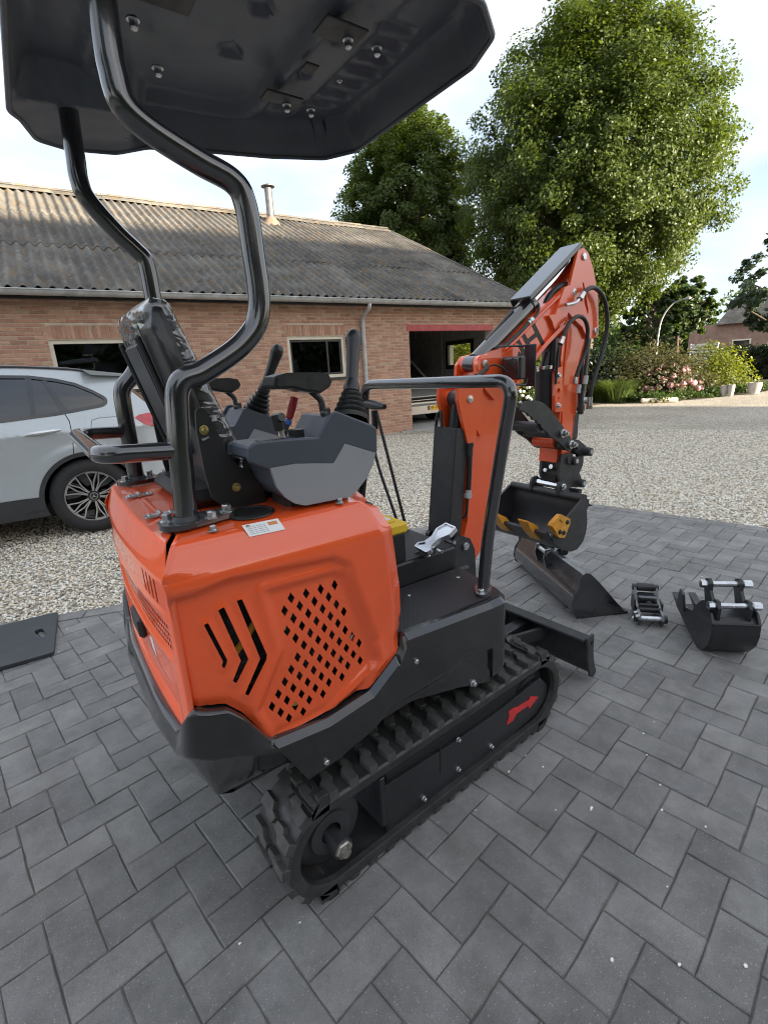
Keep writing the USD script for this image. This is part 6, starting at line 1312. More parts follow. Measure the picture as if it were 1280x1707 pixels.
for sy in (-1, 1):
    fpz = shapely.union_all([Point(0.232, sy * 0.382).buffer(0.028), Point(0.20, sy * 0.405).buffer(0.018), Point(0.268, sy * 0.352).buffer(0.018)]).convex_hull
    ft = part(gd_, "rail_foot", up(plateZ(fpz, 0.657, 0.667)), "black_gloss", 30)
    for bx, by in ((0.197, 0.407), (0.270, 0.350)): part(ft, "foot_bolt", up(bolt((bx, sy * by, 0.667), (0, 0, 1), 0.0095, 0.010)), "zinc")
for k, (a, b, c) in enumerate((((628, 688), (640, 735), (678, 884)), ((622, 700), (626, 760), (668, 886)))):
    q0, q1, q2 = hX(*a, 0.262), hX(*b, 0.268), hX(*c, 0.285)
    lv = part(dig, "travel_lever", up(tube(spline([q2, q1, q0], 6), 0.0065, 10)), "black_satin", 50)
    if k == 0:
        h0, h1 = hX(606, 672, 0.262), hX(641, 678, 0.262); part(lv, "lever_handle", up(cat([tube([h0, (h0 + h1) / 2, h1], [0.015, 0.019, 0.010], 14), cyl(hX(626, 715, 0.262), hX(624, 684, 0.262), 0.011, 12, 0.014)])), "grip_plastic", 50)

# ---- swing post, boom
part(dig, "swing_post", up(cat([cbox((0.30, -0.10, 0.42), (0.46, 0.10, 0.60), 0.01), cyl((0.47, 0, 0.40), (0.47, 0, 0.62), 0.055, 24)])), "steel_dark", 30)
brp = fillet2(Polygon(hYs([(757, 958), (757, 905), (768, 893), (782, 897), (790, 915), (792, 962), (775, 985), (757, 985)], -0.085)), 0.01)
sb = parts(dig, "swing_bracket", [plateY(brp, -0.090, -0.070), plateY(brp, 0.070, 0.090)], "steel_dark", False, xf=up)
c = hY(775, 910, -0.09); part(sb, "boom_pin", up(cat([cyl((c[0], -0.098, c[2]), (c[0], 0.098, c[2]), 0.016, 18), cyl((c[0], -0.102, c[2]), (c[0], -0.097, c[2]), 0.013, 18)])), "zinc", 30)
BX = 0.045
boom = [(0.455, 0.640), (0.475, 0.610), (0.540, 0.585), (0.590, 0.640), (0.640, 0.860), (0.690, 1.100), (0.765, 1.285), (0.925, 1.425), (1.075, 1.520), (1.150, 1.600), (1.165, 1.655), (1.130, 1.690), (1.075, 1.668), (0.905, 1.566), (0.740, 1.455), (0.620, 1.415), (0.565, 1.355), (0.540, 1.20), (0.495, 0.76)]
bpoly = fillet2(Polygon(boom), 0.012)
bo = part(dig, "boom", up(plateY(bpoly, -BX, BX)), "orange", False)
# proud side plates: bright triangle at the cylinder pin, arm cylinder lug, tip plates, lower flange
tri = fillet2(Polygon(hYs([(768, 640), (800, 642), (803, 655), (797, 752), (791, 757), (786, 748), (768, 668)], -0.075)), 0.006)
elb = fillet2(Polygon(hYs([(799, 606), (806, 596), (838, 590), (850, 586), (870, 570), (868, 590), (845, 640), (830, 668), (806, 640), (797, 640)], -0.075)), 0.006)
tip = fillet2(Polygon(hYs([(919, 524), (931, 523), (934, 512), (946, 478), (953, 474), (963, 482), (962, 500), (952, 520), (947, 533), (930, 549), (925, 534)], -0.075)), 0.005)
for sy in (-1, 1):
    part(bo, "cylinder_lug_plate", up(plateY(tri, sy * BX, sy * 0.061)), "orange", False)
    part(bo, "elbow_plate", up(plateY(elb, sy * BX, sy * 0.060)), "orange", False)
    part(bo, "tip_plate", up(plateY(tip, sy * BX, sy * 0.061)), "orange", False)
    fl_ = [(0.705, 1.165), (0.772, 1.290), (0.932, 1.430), (1.06, 1.512)]
    part(bo, "lower_flange", up(tube([(a, sy * (BX + 0.012), b) for a, b in fl_], 0.011, 4, 0.05)), "orange", 20)
    part(bo, "upper_flange", up(tube([(a, sy * (BX + 0.004), b - 0.006) for a, b in ((0.66, 1.418), (0.74, 1.446), (0.905, 1.556), (1.06, 1.652))], 0.007, 4, 0.05)), "orange", 20)
lift = hY(783, 665, -0.062); acp = hY(808, 606, -0.062)
lift0 = np.array([lift[0], 0, lift[2]]); acp0 = np.array([acp[0], 0, acp[2]])
for nm, c in (("lug_barrel", lift0), ("lug_barrel", acp0)):
    part(bo, nm, up(cat([lathe((c[0], sy * 0.021, c[2]), (0, sy, 0), [(0, 0.0), (0, 0.031), (0.033, 0.035), (0.0375, 0.0)], 22) for sy in (-1, 1)])), "orange", 40)
    part(bo, "pivot_pin", up(cat([lathe((c[0], -0.0605, c[2]), (0, -1, 0), [(0, 0.0), (0, 0.015), (0.006, 0.014), (0.007, 0)], 18)])), "zinc", 30)
# rear lug plates toward the cab carry the barrels
for sy in (-1, 1):
    lg = fillet2(Polygon([(lift0[0] - 0.012, lift0[2] - 0.02), (lift0[0] - 0.010, lift0[2] + 0.022), (lift0[0] + 0.03, lift0[2] + 0.035), (0.57, 1.32), (0.57, 1.08), (lift0[0], lift0[2] - 0.06)]), 0.01)
    part(bo, "lug_cheek", up(plateY(lg, sy * 0.038, sy * 0.0595)), "orange", False)
    lg2 = fillet2(Polygon([(acp0[0] - 0.012, acp0[2] - 0.03), (acp0[0] - 0.008, acp0[2] + 0.022), (acp0[0] + 0.02, acp0[2] + 0.036), (0.70, 1.44), (0.68, 1.34), (0.57, 1.30)]), 0.01)
    part(bo, "lug_cheek", up(plateY(lg2, sy * 0.038, sy * 0.0585)), "orange", False)
wd = fillet2(Polygon(hYs([(868, 604), (905, 566), (925, 552), (940, 560), (905, 600), (880, 640)], -0.056)), 0.004)
# letters on the boom's flank
tx = meshkit.text_mesh("NH", 0.118, 0.001, True); tx.apply_translation([-tx.bounds[0][0], -tx.bounds[0][1], 0])
lx0 = hY(858, 607, -BX - 0.001); ldir = hY(912, 560, -BX - 0.001) - lx0; ldir[1] = 0; ldir /= np.linalg.norm(ldir); lup = np.array([-ldir[2], 0, ldir[0]]); W_ = tx.bounds[1][0]
part(bo, "lettering", up(placed(tx, ldir * 0.95, lup * 0.9 - ldir * 0.20, (0, -1, 0), (lx0[0], -BX - 0.0003, lx0[2] - 0.02))), "print_black", False)
# boom cylinder with its guard
lb_ = np.array([0.432, 0, 0.690]); lt_ = lift0; dv = (lt_ - lb_) / np.linalg.norm(lt_ - lb_)
bcx = part(dig, "boom_cylinder", up(cat([cyl(lb_, lb_ + dv * 0.44, 0.036, 26), cyl(lb_ + dv * 0.44, lt_ - dv * 0.02, 0.030, 22), lathe((lt_[0], -0.030, lt_[2]), (0, 1, 0), [(0, 0), (0, 0.033), (0.060, 0.033), (0.060, 0)], 24)])), "black_satin", 40)
gq = [hX(a, b, 0.395) for a, b in ((731, 890), (735, 700), (745, 690), (790, 690))]
gn = np.array([dv[2], 0, -dv[0]])
gc0 = lb_ + dv * 0.24
part(bcx, "cylinder_guard", up(cat([obox(gc0 - gn * 0.046 + [0, 0.012, 0], dv, (0, 1, 0), gn, 0.215, 0.062, 0.003, 0.001), obox(gc0 - gn * 0.012 + [0, 0.0735, 0], dv, (0, 1, 0), gn, 0.215, 0.003, 0.036, 0.001), obox(gc0 - gn * 0.016 + [0, -0.049, 0], dv, (0, 1, 0), gn, 0.215, 0.003, 0.031, 0.001)])), "steel_dark", False)
part(bcx, "guard_handle", up(tube([gc0 + dv * 0.212 - gn * 0.046 + [0, 0.068, 0], gc0 + dv * 0.262 - gn * 0.046 + [0, 0.066, 0], gc0 + dv * 0.278 - gn * 0.046 + [0, 0.045, 0], gc0 + dv * 0.212 - gn * 0.046 + [0, 0.034, 0]], 0.006, 8, 0.012)), "steel_dark", 50)
# arm cylinder with rod guard
top0 = hY(973, 425, -0.05); top0 = np.array([top0[0] + 0.0, 0, top0[2]])
da_ = (top0 - acp0); LA_ = np.linalg.norm(da_); da_ /= LA_; an = np.array([-da_[2], 0, da_[0]])
ac = part(dig, "arm_cylinder", up(cat([lathe((acp0[0], -0.027, acp0[2]), (0, 1, 0), [(0, 0), (0, 0.033), (0.054, 0.033), (0.054, 0)], 24), cyl(acp0 + da_ * 0.02, acp0 + da_ * LA_ * 0.52, 0.033, 26), cyl(acp0 + da_ * LA_ * 0.515, acp0 + da_ * LA_ * 0.545, 0.037, 26)])), "black_gloss", 40)
part(ac, "piston_rod", up(cat([cyl(acp0 + da_ * LA_ * 0.53, top0 - da_ * 0.03, 0.0165, 20)])), "chrome", 40)
part(ac, "second_rod", up(cyl(acp0 + da_ * LA_ * 0.53 + an * 0.026, acp0 + da_ * LA_ * 0.95 + an * 0.026, 0.008, 12)), "chrome", 40)
part(ac, "rod_eye", up(lathe((top0[0], -0.03, top0[2]), (0, 1, 0), [(0, 0), (0, 0.032), (0.06, 0.032), (0.06, 0)], 22)), "steel_dark", 40)
gd0 = acp0 + da_ * LA_ * 0.475 + an * 0.050; 
part(ac, "rod_guard", up(cat([obox(acp0 + da_ * LA_ * 0.745 + an * 0.052, da_, (0, 1, 0), an, LA_ * 0.262, 0.050, 0.003, 0.001), obox(acp0 + da_ * LA_ * 0.745 + an * 0.046 + [0, -0.050, 0], da_, (0, 1, 0), an, LA_ * 0.262, 0.0025, 0.009, 0.001), obox(acp0 + da_ * LA_ * 0.745 + an * 0.035 + [0, 0.050, 0], da_, (0, 1, 0), an, LA_ * 0.262, 0.0025, 0.018, 0.001)])), "guard_grey", False)
part(ac, "cylinder_port", up(cat([cyl(acp0 + da_ * 0.11 + an * 0.03, acp0 + da_ * 0.30 + an * 0.038, 0.006, 8)])), "black_satin", 40)

# ---- dipper arm
dx0, dx1 = hY(939, 700, -0.042)[0], hY(953, 690, -0.042)[0]
armp = fillet2(Polygon([(1.085, 1.50), (1.14, 1.66), (1.185, 1.80), (1.215, 1.80), (1.265, 1.62), (1.275, 1.45), (1.235, 1.30), (1.200, 1.10), (1.178, 0.935), (1.160, 0.905), (1.125, 0.905), (1.112, 0.94), (1.100, 1.20), (1.075, 1.38)]), 0.012)
arm = part(dig, "dipper_arm", up(plateY(armp, -0.040, 0.040)), "orange", False)
topp = fillet2(Polygon(hYs([(964, 417), (973, 412), (981, 421), (990, 452), (997, 496), (998, 556), (993, 563), (979, 564), (971, 545), (955, 530), (940, 508), (941, 498), (950, 476), (956, 450)], -0.055)), 0.004)
slit = Polygon(hYs([(971, 470), (973.5, 472), (981, 518), (979.5, 525), (974, 503)], -0.055))
for sy in (-1, 1): part(arm, "head_plate", up(plateY(topp.difference(slit) if sy < 0 else topp.difference(slit.buffer(0.01)), sy * 0.0405, sy * 0.0545)), "orange", False)
part(arm, "rear_face_plate", up(obox((1.088, 0, 1.22), (0.09, 0, 0.996), (0, 1, 0), (0.996, 0, -0.09), 0.30, 0.046, 0.006, 0.002)), "orange_dull", False)
for px, py in ((974, 427), (957, 487), (993, 551)):
    c = hY(px, py, -0.058); part(arm, "pivot_pin", up(cat([lathe((c[0], -0.0545, c[2]), (0, -1, 0), [(0, 0.0), (0, 0.015), (0.006, 0.015), (0.008, 0.012), (0.008, 0)], 18)])), "zinc", 30)
stp = fillet2(Polygon(hYs([(927, 616), (937, 610), (937, 686), (925, 687), (924, 660)], -0.058)), 0.004)
hl_ = [Point(*hY(930.5, y, -0.058)[[0, 2]]).buffer(r) for y, r in ((638, 0.005), (651, 0.011), (664, 0.005))]
sp_ = part(arm, "thumb_mount_plate", up(plateY(stp.difference(shapely.union_all(hl_)), -0.060, -0.046)), "orange", False)
for py in (626, 676): part(sp_, "mount_bolt", up(bolt(hY(930, py, -0.061), (0, -1, 0), 0.009, 0.009)), "zinc")
part(arm, "thumb_boss", up(cyl((1.06, -0.044, 1.015), (1.06, 0.072, 1.015), 0.027, 22)), "orange_dull", 40)
# thumb cylinder
tc0, tc1 = hY(914, 588, 0.0), hY(905, 712, 0.0)
tcc = part(dig, "thumb_cylinder", up(cat([cyl(hY(905, 692, 0), hY(906, 612, 0), 0.037, 26), cyl(hY(906, 614, 0), hY(912, 588, 0), 0.018, 14), obox(hY(918, 590, 0.0), (0, 0, 1), (0, 1, 0), (1, 0, 0), 0.075, 0.035, 0.028, 0.012)])), "black_satin", 40)
part(tcc, "cylinder_head", up(cat([lathe(hY(906, 613, 0), (0, 0, 1), [(-0.006, 0.035), (-0.006, 0.0395), (0.008, 0.0395), (0.010, 0.02)], 26), cyl(hY(893, 618, -0.03), hY(896, 618, -0.03), 0.008, 8)])), "polished", 30)
part(tcc, "piston_rod", up(cyl(hY(905, 690, 0), hY(903, 725, 0), 0.016, 16)), "chrome")
# thumb: two claw plates and cross tubes
def cth(pts, Y): return hYs([(830 + x / 7.53, 640 + y / 7.53) for x, y in pts], Y)
thp = Polygon(cth([(245, 312), (285, 250), (350, 215), (430, 203), (500, 212), (560, 240), (650, 325), (760, 475), (880, 640), (930, 720), (905, 850), (850, 830), (760, 735), (640, 655), (600, 600), (560, 570), (530, 540), (520, 505), (480, 490), (470, 455), (430, 450), (410, 410), (370, 395), (360, 370)], -0.085)).buffer(0)
thp = fillet2(thp, 0.004)
off = np.array(thp.centroid.coords[0])
th_p = parts(dig, "gripper_thumb", [plateY(thp, -0.091, -0.079), plateY(thp, 0.079, 0.091)], "steel_dark", False, xf=up)
for a, b, r in (((540, 545), (330, 560), 0.022), ((700, 640), (470, 640), 0.016), ((850, 760), (560, 740), 0.026)):
    c = hY(830 + a[0] / 7.53, 640 + a[1] / 7.53, -0.085); part(th_p, "cross_tube", up(cyl((c[0], -0.079, c[2]), (c[0], 0.079, c[2]), r, 18)), "steel_dark", 40)
for x, y in ((800, 615), (905, 755)):
    c = hY(830 + x / 7.53, 640 + y / 7.53, -0.092); part(th_p, "thumb_bolt", up(cat([cyl(c, c - [0, 0.026, 0], 0.0145, 6), cyl(c, c - [0, 0.010, 0], 0.020, 16), cyl(c - [0, 0.025, 0], c - [0, 0.036, 0], 0.009, 12)])), "zinc", 30)
# bucket cylinder and links
pin3 = hY(993, 551, 0.0); lk = hY(980, 753, 0.0); lk = np.array([lk[0] - 0.07, 0, lk[2]]); pin3 = np.array([pin3[0] - 0.09, 0, pin3[2]])
lkp = hY(981, 752, -0.08); p3 = hY(993, 551, -0.055)
b0, b1 = np.array([p3[0], 0, p3[2]]), np.array([lkp[0] - 0.01, 0, lkp[2]]); bd = (b1 - b0) / np.linalg.norm(b1 - b0); BL = np.linalg.norm(b1 - b0)
bcy = part(dig, "bucket_cylinder", up(cat([cyl(b0, b0 + bd * BL * 0.62, 0.031, 24), cyl(b0 + bd * BL * 0.61, b0 + bd * BL * 0.655, 0.036, 24), lathe((b0[0], -0.03, b0[2]), (0, 1, 0), [(0, 0), (0, 0.032), (0.06, 0.032), (0.06, 0)], 20), cyl(b0 + bd * BL * 0.93, b1, 0.024, 16)])), "black_satin", 40)
part(bcy, "piston_rod", up(cyl(b0 + bd * BL * 0.64, b1, 0.016, 18)), "chrome", 40)
part(bcy, "hydraulic_fitting", up(cat([cyl(b0 + bd * BL * 0.56 + [-0.04, -0.03, 0], b0 + bd * BL * 0.56 + [0.02, -0.035, 0.0], 0.011, 8), cyl(b0 + bd * BL * 0.50 + [-0.03, -0.03, 0], b0 + bd * BL * 0.62 + [-0.034, -0.03, 0], 0.013, 8), cyl(b0 + bd * BL * 0.54 + [-0.02, -0.04, 0], b0 + bd * BL * 0.50 + [-0.012, -0.045, 0.01], 0.004, 6)])), "zinc_old", 30)
part(bcy, "rod_bracket", up(cbox((b1[0] - 0.075, -0.04, b1[2] + 0.06), (b1[0] - 0.02, 0.04, b1[2] + 0.18), 0.006)), "steel_dark", False)
def link(p, q, y, r=0.026, t=0.012, name="link_plate"):
    p, q = np.array(p), np.array(q); d = (q - p) / np.linalg.norm(q - p)
    g = LineString([p, q]).buffer(r, quad_segs=8); return plateY(g, y, y + t)
def px(a, b, Y): return hY(a, b, Y)[[0, 2]]
armend = np.array([1.142, 0.925]); L1, L2, L3 = np.array([b1[0], b1[2]]), np.array([1.195, 0.985]), np.array([1.225, 0.800])
lks = part(dig, "bucket_link", up(cat([link(L1, L2, sy * 0.058 - 0.006) for sy in (-1, 1)] + [cyl((L1[0], -0.085, L1[1]), (L1[0], 0.085, L1[1]), 0.021, 18), cyl((L2[0], -0.075, L2[1]), (L2[0], 0.075, L2[1]), 0.018, 16)])), "steel_dark", 40)
cur = spline([(L1[0], 0, L1[1]), (L1[0] + 0.01, 0, L1[1] - 0.06), (L1[0] - 0.02, 0, 0.845), (L3[0], 0, L3[1])], 6)
parts(lks, "curved_link", [placed(extr(LineString(cur[:, [0, 2]]).buffer(0.020), 0.014), (1, 0, 0), (0, 0, 1), (0, 1, 0), (0, sy * 0.036 - 0.007, 0)) for sy in (-1, 1)], "steel_dark", 40, xf=up)
for c, y in ((L1, -0.098), (L3, -0.088), (armend + [0.035, -0.01], -0.075)):
    part(lks, "link_pin", up(lathe((c[0], y + 0.02, c[1]), (0, -1, 0), [(0, 0.0), (0, 0.020), (0.022, 0.020), (0.024, 0.011), (0.024, 0)], 18)), "steel_dark", 40)
    part(lks, "pin_face", up(lathe((c[0], y - 0.004, c[1]), (0, -1, 0), [(0, 0.0105), (0.003, 0.010), (0.003, 0)], 14)), "zinc_old", 40)
# quick coupler
qc = part(dig, "quick_coupler", up(cat([plateY(fillet2(Polygon([(1.085, 0.955), (1.165, 0.955), (1.255, 0.815), (1.235, 0.775), (1.10, 0.80), (1.075, 0.86)]), 0.01), sy * 0.050 - 0.007, sy * 0.050 + 0.007) for sy in (-1, 1)] + [cbox((1.09, -0.055, 0.855), (1.16, 0.055, 0.875), 0.003), cyl((armend[0], -0.066, armend[1]), (armend[0], 0.066, armend[1]), 0.020, 18)])), "steel_dark", 30)
parts(qc, "coupler_bolt", [lathe((1.083, -0.012, 0.895), (-1, 0, 0.2), [(0, 0), (0, 0.012), (0.012, 0.012), (0.012, 0)], 6), lathe((1.083, 0.02, 0.875), (-1, 0, 0.2), [(0, 0), (0, 0.010), (0.012, 0.010), (0.012, 0)], 6)], "zinc", 30, xf=up)
# ---- digging bucket: mouth towards the cab
def c5(pts): return [(810 + a / 5.333, 740 + b / 5.333) for a, b in pts]
YB = 0.205
spl = fillet2(Polygon(hYs(c5([(850, 492), (880, 478), (905, 495), (905, 545), (886, 585), (890, 700), (878, 790), (850, 870), (800, 935), (745, 957), (690, 945), (640, 918), (590, 870), (575, 835), (600, 790)]), -YB)), 0.004)
bk = part(dig, "bucket", up(plateY(spl, -YB - 0.006, -YB + 0.006)), "steel_dark", False)
part(bk, "left_side_plate", up(plateY(spl, YB - 0.006, YB + 0.006)), "steel_dark", False)
sh = hYs(c5([(872, 486), (884, 520), (879, 590), (883, 700), (871, 786), (843, 862), (796, 924), (745, 945), (690, 934), (640, 906), (592, 862), (578, 838)]), -YB)
shp = spline(np.c_[np.array(sh), np.zeros(len(sh))], 4)[:, :2]
part(bk, "bowl", up(placed(extr(LineString(shp).buffer(0.0045, cap_style="flat"), 2 * YB - 0.012), (1, 0, 0), (0, 0, 1), (0, 1, 0), (0, -YB + 0.006, 0))), "steel_dark", 50)
part(bk, "top_roll", up(cyl((sh[0][0] + 0.006, -YB, sh[0][1]), (sh[0][0] + 0.006, YB, sh[0][1]), 0.017, 20)), "steel_dark", 50)
lip = np.array(sh[-1]); inl = np.array(sh[-3]); ld = (lip - inl) / np.linalg.norm(lip - inl); ln_ = np.array([ld[1], -ld[0]])
if ln_[1] < 0: ln_ = -ln_
part(bk, "cutting_edge", up(obox((lip[0] + ld[0] * 0.01, 0, lip[1] + ld[1] * 0.01), (ld[0], 0, ld[1]), (0, 1, 0), (ln_[0], 0, ln_[1]), 0.035, YB, 0.007, 0.002)), "steel_dark", False)
def tooth(y, w=0.026):
    p = [(-0.055, -0.012), (-0.045, -0.016), (0.02, -0.014), (0.085, 0.000), (0.087, 0.006), (0.02, 0.022), (-0.055, 0.014)]
    return placed(extr(Polygon(p), 2 * w), (ld[0], 0, ld[1]), (ln_[0], 0, ln_[1]), (0, 1, 0), (lip[0] + ld[0] * 0.025, y - w, lip[1] + ld[1] * 0.025))
for y in (0.050, -0.118):
    tt_ = part(bk, "tooth", up(tooth(y)), "tooth_yellow", False)
    for o in (-0.020, 0.020): part(tt_, "tooth_bolt", up(bolt((lip[0] - ld[0] * 0.04 + ln_[0] * 0.014, y + o - 0.03, lip[1] - ld[1] * 0.04 + ln_[1] * 0.014), (ln_[0], 0, ln_[1]), 0.007, 0.010)), "zinc")
scp = fillet2(Polygon(hYs(c5([(568, 728), (582, 700), (650, 628), (665, 626), (738, 665), (740, 700), (692, 828), (680, 833), (640, 830), (630, 818)]), -YB - 0.02)), 0.003)
for sy in (-1, 1):
    sc_ = part(bk, "side_cutter", up(plateY(scp, sy * (YB + 0.007), sy * (YB + 0.026))), "tooth_yellow", False)
    if sy < 0:
        rec = fillet2(Polygon(hYs(c5([(585, 735), (650, 655), (690, 690), (625, 790)]), -YB - 0.027)), 0.003); part(sc_, "cutter_bar", up(plateY(rec.difference(rec.buffer(-0.005)), -YB - 0.030, -YB - 0.026)), "tooth_yellow", False)
        for a, b in ((722, 695), (655, 783), (690, 790)): part(sc_, "cutter_bolt", up(bolt(hY(*c5([(a, b)])[0], -YB - 0.026), (0, -1, 0), 0.0075, 0.006)), "steel_dark")
ears = Polygon(hYs(c5([(628, 460), (630, 380), (650, 335), (685, 322), (712, 345), (725, 400), (765, 470)]), -0.075)); ears = fillet2(ears.buffer(0), 0.004)
er = parts(bk, "hanger_plate", [plateY(ears, -0.081, -0.069), plateY(ears, 0.069, 0.081)], "steel_dark", False, xf=up)
c = hY(*c5([(685, 378)])[0], -0.082); part(er, "hanger_pin", up(cat([cyl((c[0], -0.086, c[2]), (c[0], 0.086, c[2]), 0.0155, 18), cyl((c[0], -0.094, c[2]), (c[0], -0.084, c[2]), 0.011, 6)])), "chrome", 30)
c = hY(*c5([(740, 440)])[0], -0.05); part(er, "hanger_tube", up(cyl((c[0] + 0.06, -0.069, c[2]), (c[0] + 0.06, 0.069, c[2]), 0.014, 16)), "steel_dark")

# ---- work light on the boom
wl0 = hY(860, 612, -0.12)
wl_ = part(dig, "work_light", up(cat([cbox((wl0[0] - 0.030, wl0[1] - 0.045, wl0[2] - 0.045), (wl0[0] + 0.005, wl0[1] + 0.050, wl0[2] + 0.040), 0.006)])), "grip_plastic", False)
part(wl_, "light_lens", up(cbox((wl0[0] - 0.033, wl0[1] - 0.038, wl0[2] - 0.038), (wl0[0] - 0.029, wl0[1] + 0.043, wl0[2] + 0.033), 0.003)), "car_black", False)
q = hY(884, 610, -0.12); part(wl_, "mount_plate", up(cat([cbox((q[0] - 0.004, -0.145, q[2] - 0.078), (q[0] + 0.004, -0.092, q[2] + 0.082), 0.002), cbox((q[0] - 0.16, -0.095, q[2] + 0.074), (q[0], -0.088, q[2] + 0.082), 0.002)])), "black_satin", False)
part(wl_, "light_bracket", up(tube([hY(845, 634, -0.14), hY(846, 641, -0.14), hY(876, 641, -0.14), hY(879, 630, -0.14)], 0.004, 8, 0.006)), "black_satin")
part(wl_, "light_cable", up(tube(spline([hY(795, 626, -0.09), hY(803, 622, -0.09), hY(812, 613, -0.09), hY(822, 608, -0.10), hY(834, 611, -0.12), hY(846, 620, -0.13)], 8), 0.0035, 8)), "rubber_soft")
part(wl_, "cable_sleeve", up(tube([hY(793, 627, -0.088), hY(803, 622, -0.088), hY(812, 613, -0.088)], 0.0085, 10)), "rubber_soft")
# ---- hoses
def hose(name, pts, Y, r, m="rubber_soft", ends=True, fit=("zinc", "zinc")):
    P = [hY(a, b, Y if np.ndim(Y) == 0 else Y[i]) for i, (a, b) in enumerate(pts)]; S_ = spline(P, 8)
    h = part(dig, name, up(tube(S_, r, 12)), m, 60)
    if ends:
        for e, (i, j) in enumerate(((0, 6), (-1, -7))):
            part(h, "hose_fitting", up(cat([cyl(S_[i], S_[j], r * 1.22, 12), lathe(S_[i], S_[j] - S_[i], [(-0.004, 0), (-0.004, r * 1.6), (0.012, r * 1.6), (0.012, 0)], 6)])), fit[e], 30)
    return h
hose("hydraulic_hose", [(967, 497), (975, 485), (989, 479), (1001, 488), (1009, 506), (1012, 535), (1009, 565), (1000, 600), (990, 630), (984, 655), (982, 680)], -0.085, 0.0095)
part(dig, "steel_pipe", up(tube(spline([hY(943, 508, -0.085), hY(953, 506, -0.085), (hY(961, 503, -0.085)), hY(968, 495, -0.085)], 6), 0.007, 10)), "zinc", 50)
hose("hydraulic_hose", [(934, 572), (940, 558), (947, 541), (957, 530), (966, 527), (974, 532), (979, 545), (979, 562), (976, 585), (968, 605), (961, 625), (958, 638)], -0.085, 0.0085)
part(dig, "steel_pipe", up(tube(spline([hY(934, 572, -0.08), hY(930, 585, -0.08), hY(928, 605, -0.065), hY(926, 640, -0.06)], 6), 0.006, 10)), "black_satin", 50)
hose("hydraulic_hose", [(906, 520), (912, 500), (922, 486), (934, 477), (945, 475)], -0.02, 0.014, ends=False)
hose("hydraulic_hose", [(910, 524), (918, 504), (928, 490), (940, 482)], 0.005, 0.013, ends=False)
hose("hydraulic_hose", [(886, 533), (878, 541), (868, 552), (855, 564), (842, 576), (828, 584)], -0.045, 0.0085, fit=("zinc", "steel_dark"))
part(dig, "steel_pipe", up(tube(spline([hY(886, 533, -0.045), hY(895, 524, -0.045), hY(898, 513, -0.04), hY(895, 504, -0.03), hY(886, 502, -0.03)], 6), 0.006, 10)), "black_satin", 50)
hose("hydraulic_hose", [(783, 740), (783, 765), (782, 790), (781, 812), (780, 828)], -0.060, 0.010, fit=("steel_dark", "zinc_old"))
part(dig, "steel_pipe", up(tube(spline([hY(779, 830, -0.06), hY(778, 850, -0.06), hY(776, 860, -0.055), hY(771, 863, -0.045)], 6), 0.005, 8)), "black_satin", 50)
hose("hydraulic_hose", [(968, 640), (971, 600), (980, 565)], -0.045, 0.007, ends=False)
part(dig, "grease_pipe", up(tube(spline([hY(968, 652, -0.06), hY(968, 690, -0.06)], 4), 0.012, 10)), "steel_dark", 40)
for k, (a, b) in enumerate(((963, 655), (975, 640))): part(dig, "pipe_clamp", up(cyl(hY(a, b, -0.075), hY(a + 2, b - 14, -0.075), 0.011, 10)), "zinc_old", 30)

# ================================================================== loose attachments on the paving
def local(o, ex, ey): 
    o = np.array([*o, 0.0]); ex = np.array([*ex, 0.0]) / np.linalg.norm(ex); ey = np.array([*ey, 0.0]) / np.linalg.norm(ey)
    return lambda m: placed(m, ex, ey, (0, 0, 1), o)
# wide ditching bucket: local x = depth (lip away), y = width
Ld = local((1.335, -0.10), (0.86, -0.51), (0.51, 0.86))
dpf = fillet2(Polygon([(0.006, 0.262), (0.022, 0.270), (0.047, 0.265), (0.105, 0.205), (0.268, 0.010), (0.268, 0.0), (0.20, 0.0), (0.008, 0.003), (-0.033, 0.036), (-0.050, 0.084), (-0.040, 0.143), (-0.012, 0.188), (-0.012, 0.235)]), 0.004)
db_ = thing("ditching_bucket", "wide black ditching bucket lying on the paving in front of the digger", "bucket", (1.55, 0.25, 0))
for y in (0.0, 0.80): part(db_, "side_plate", Ld(placed(extr(dpf, 0.012), (1, 0, 0), (0, 0, 1), (0, 1, 0), (0, y - 0.006, 0))), "black_gloss", False)
cv = spline(np.array([(0.250, 0.010, 0), (0.15, 0.008, 0), (0.02, 0.010, 0), (-0.024, 0.042, 0), (-0.040, 0.086, 0), (-0.030, 0.140, 0), (0.000, 0.190, 0), (0.030, 0.225, 0), (0.060, 0.238, 0)]), 5)[:, :2]
part(db_, "bowl", Ld(placed(extr(LineString(cv).buffer(0.005, cap_style="flat"), 0.788), (1, 0, 0), (0, 0, 1), (0, 1, 0), (0, 0.006, 0))), "black_gloss", 50)
part(db_, "top_box", Ld(placed(extr(Polygon([(-0.010, 0.200), (0.020, 0.252), (0.050, 0.258), (0.075, 0.235), (0.05, 0.222)]), 0.788), (1, 0, 0), (0, 0, 1), (0, 1, 0), (0, 0.006, 0))), "black_gloss", False)
part(db_, "cutting_edge", Ld(cbox((0.20, -0.012, 0.0), (0.285, 0.812, 0.014), 0.003)), "black_satin", False)
hgp = fillet2(Polygon([(-0.035, 0.165), (-0.055, 0.235), (-0.045, 0.285), (-0.01, 0.292), (0.012, 0.270), (0.045, 0.300), (0.085, 0.295), (0.095, 0.255), (0.05, 0.235), (0.0, 0.195)]), 0.006)
hg_ = parts(db_, "hanger_plate", [placed(extr(hgp, 0.014), (1, 0, 0), (0, 0, 1), (0, 1, 0), (0, y, 0)) for y in (0.33, 0.45)], "black_gloss", False, xf=Ld)
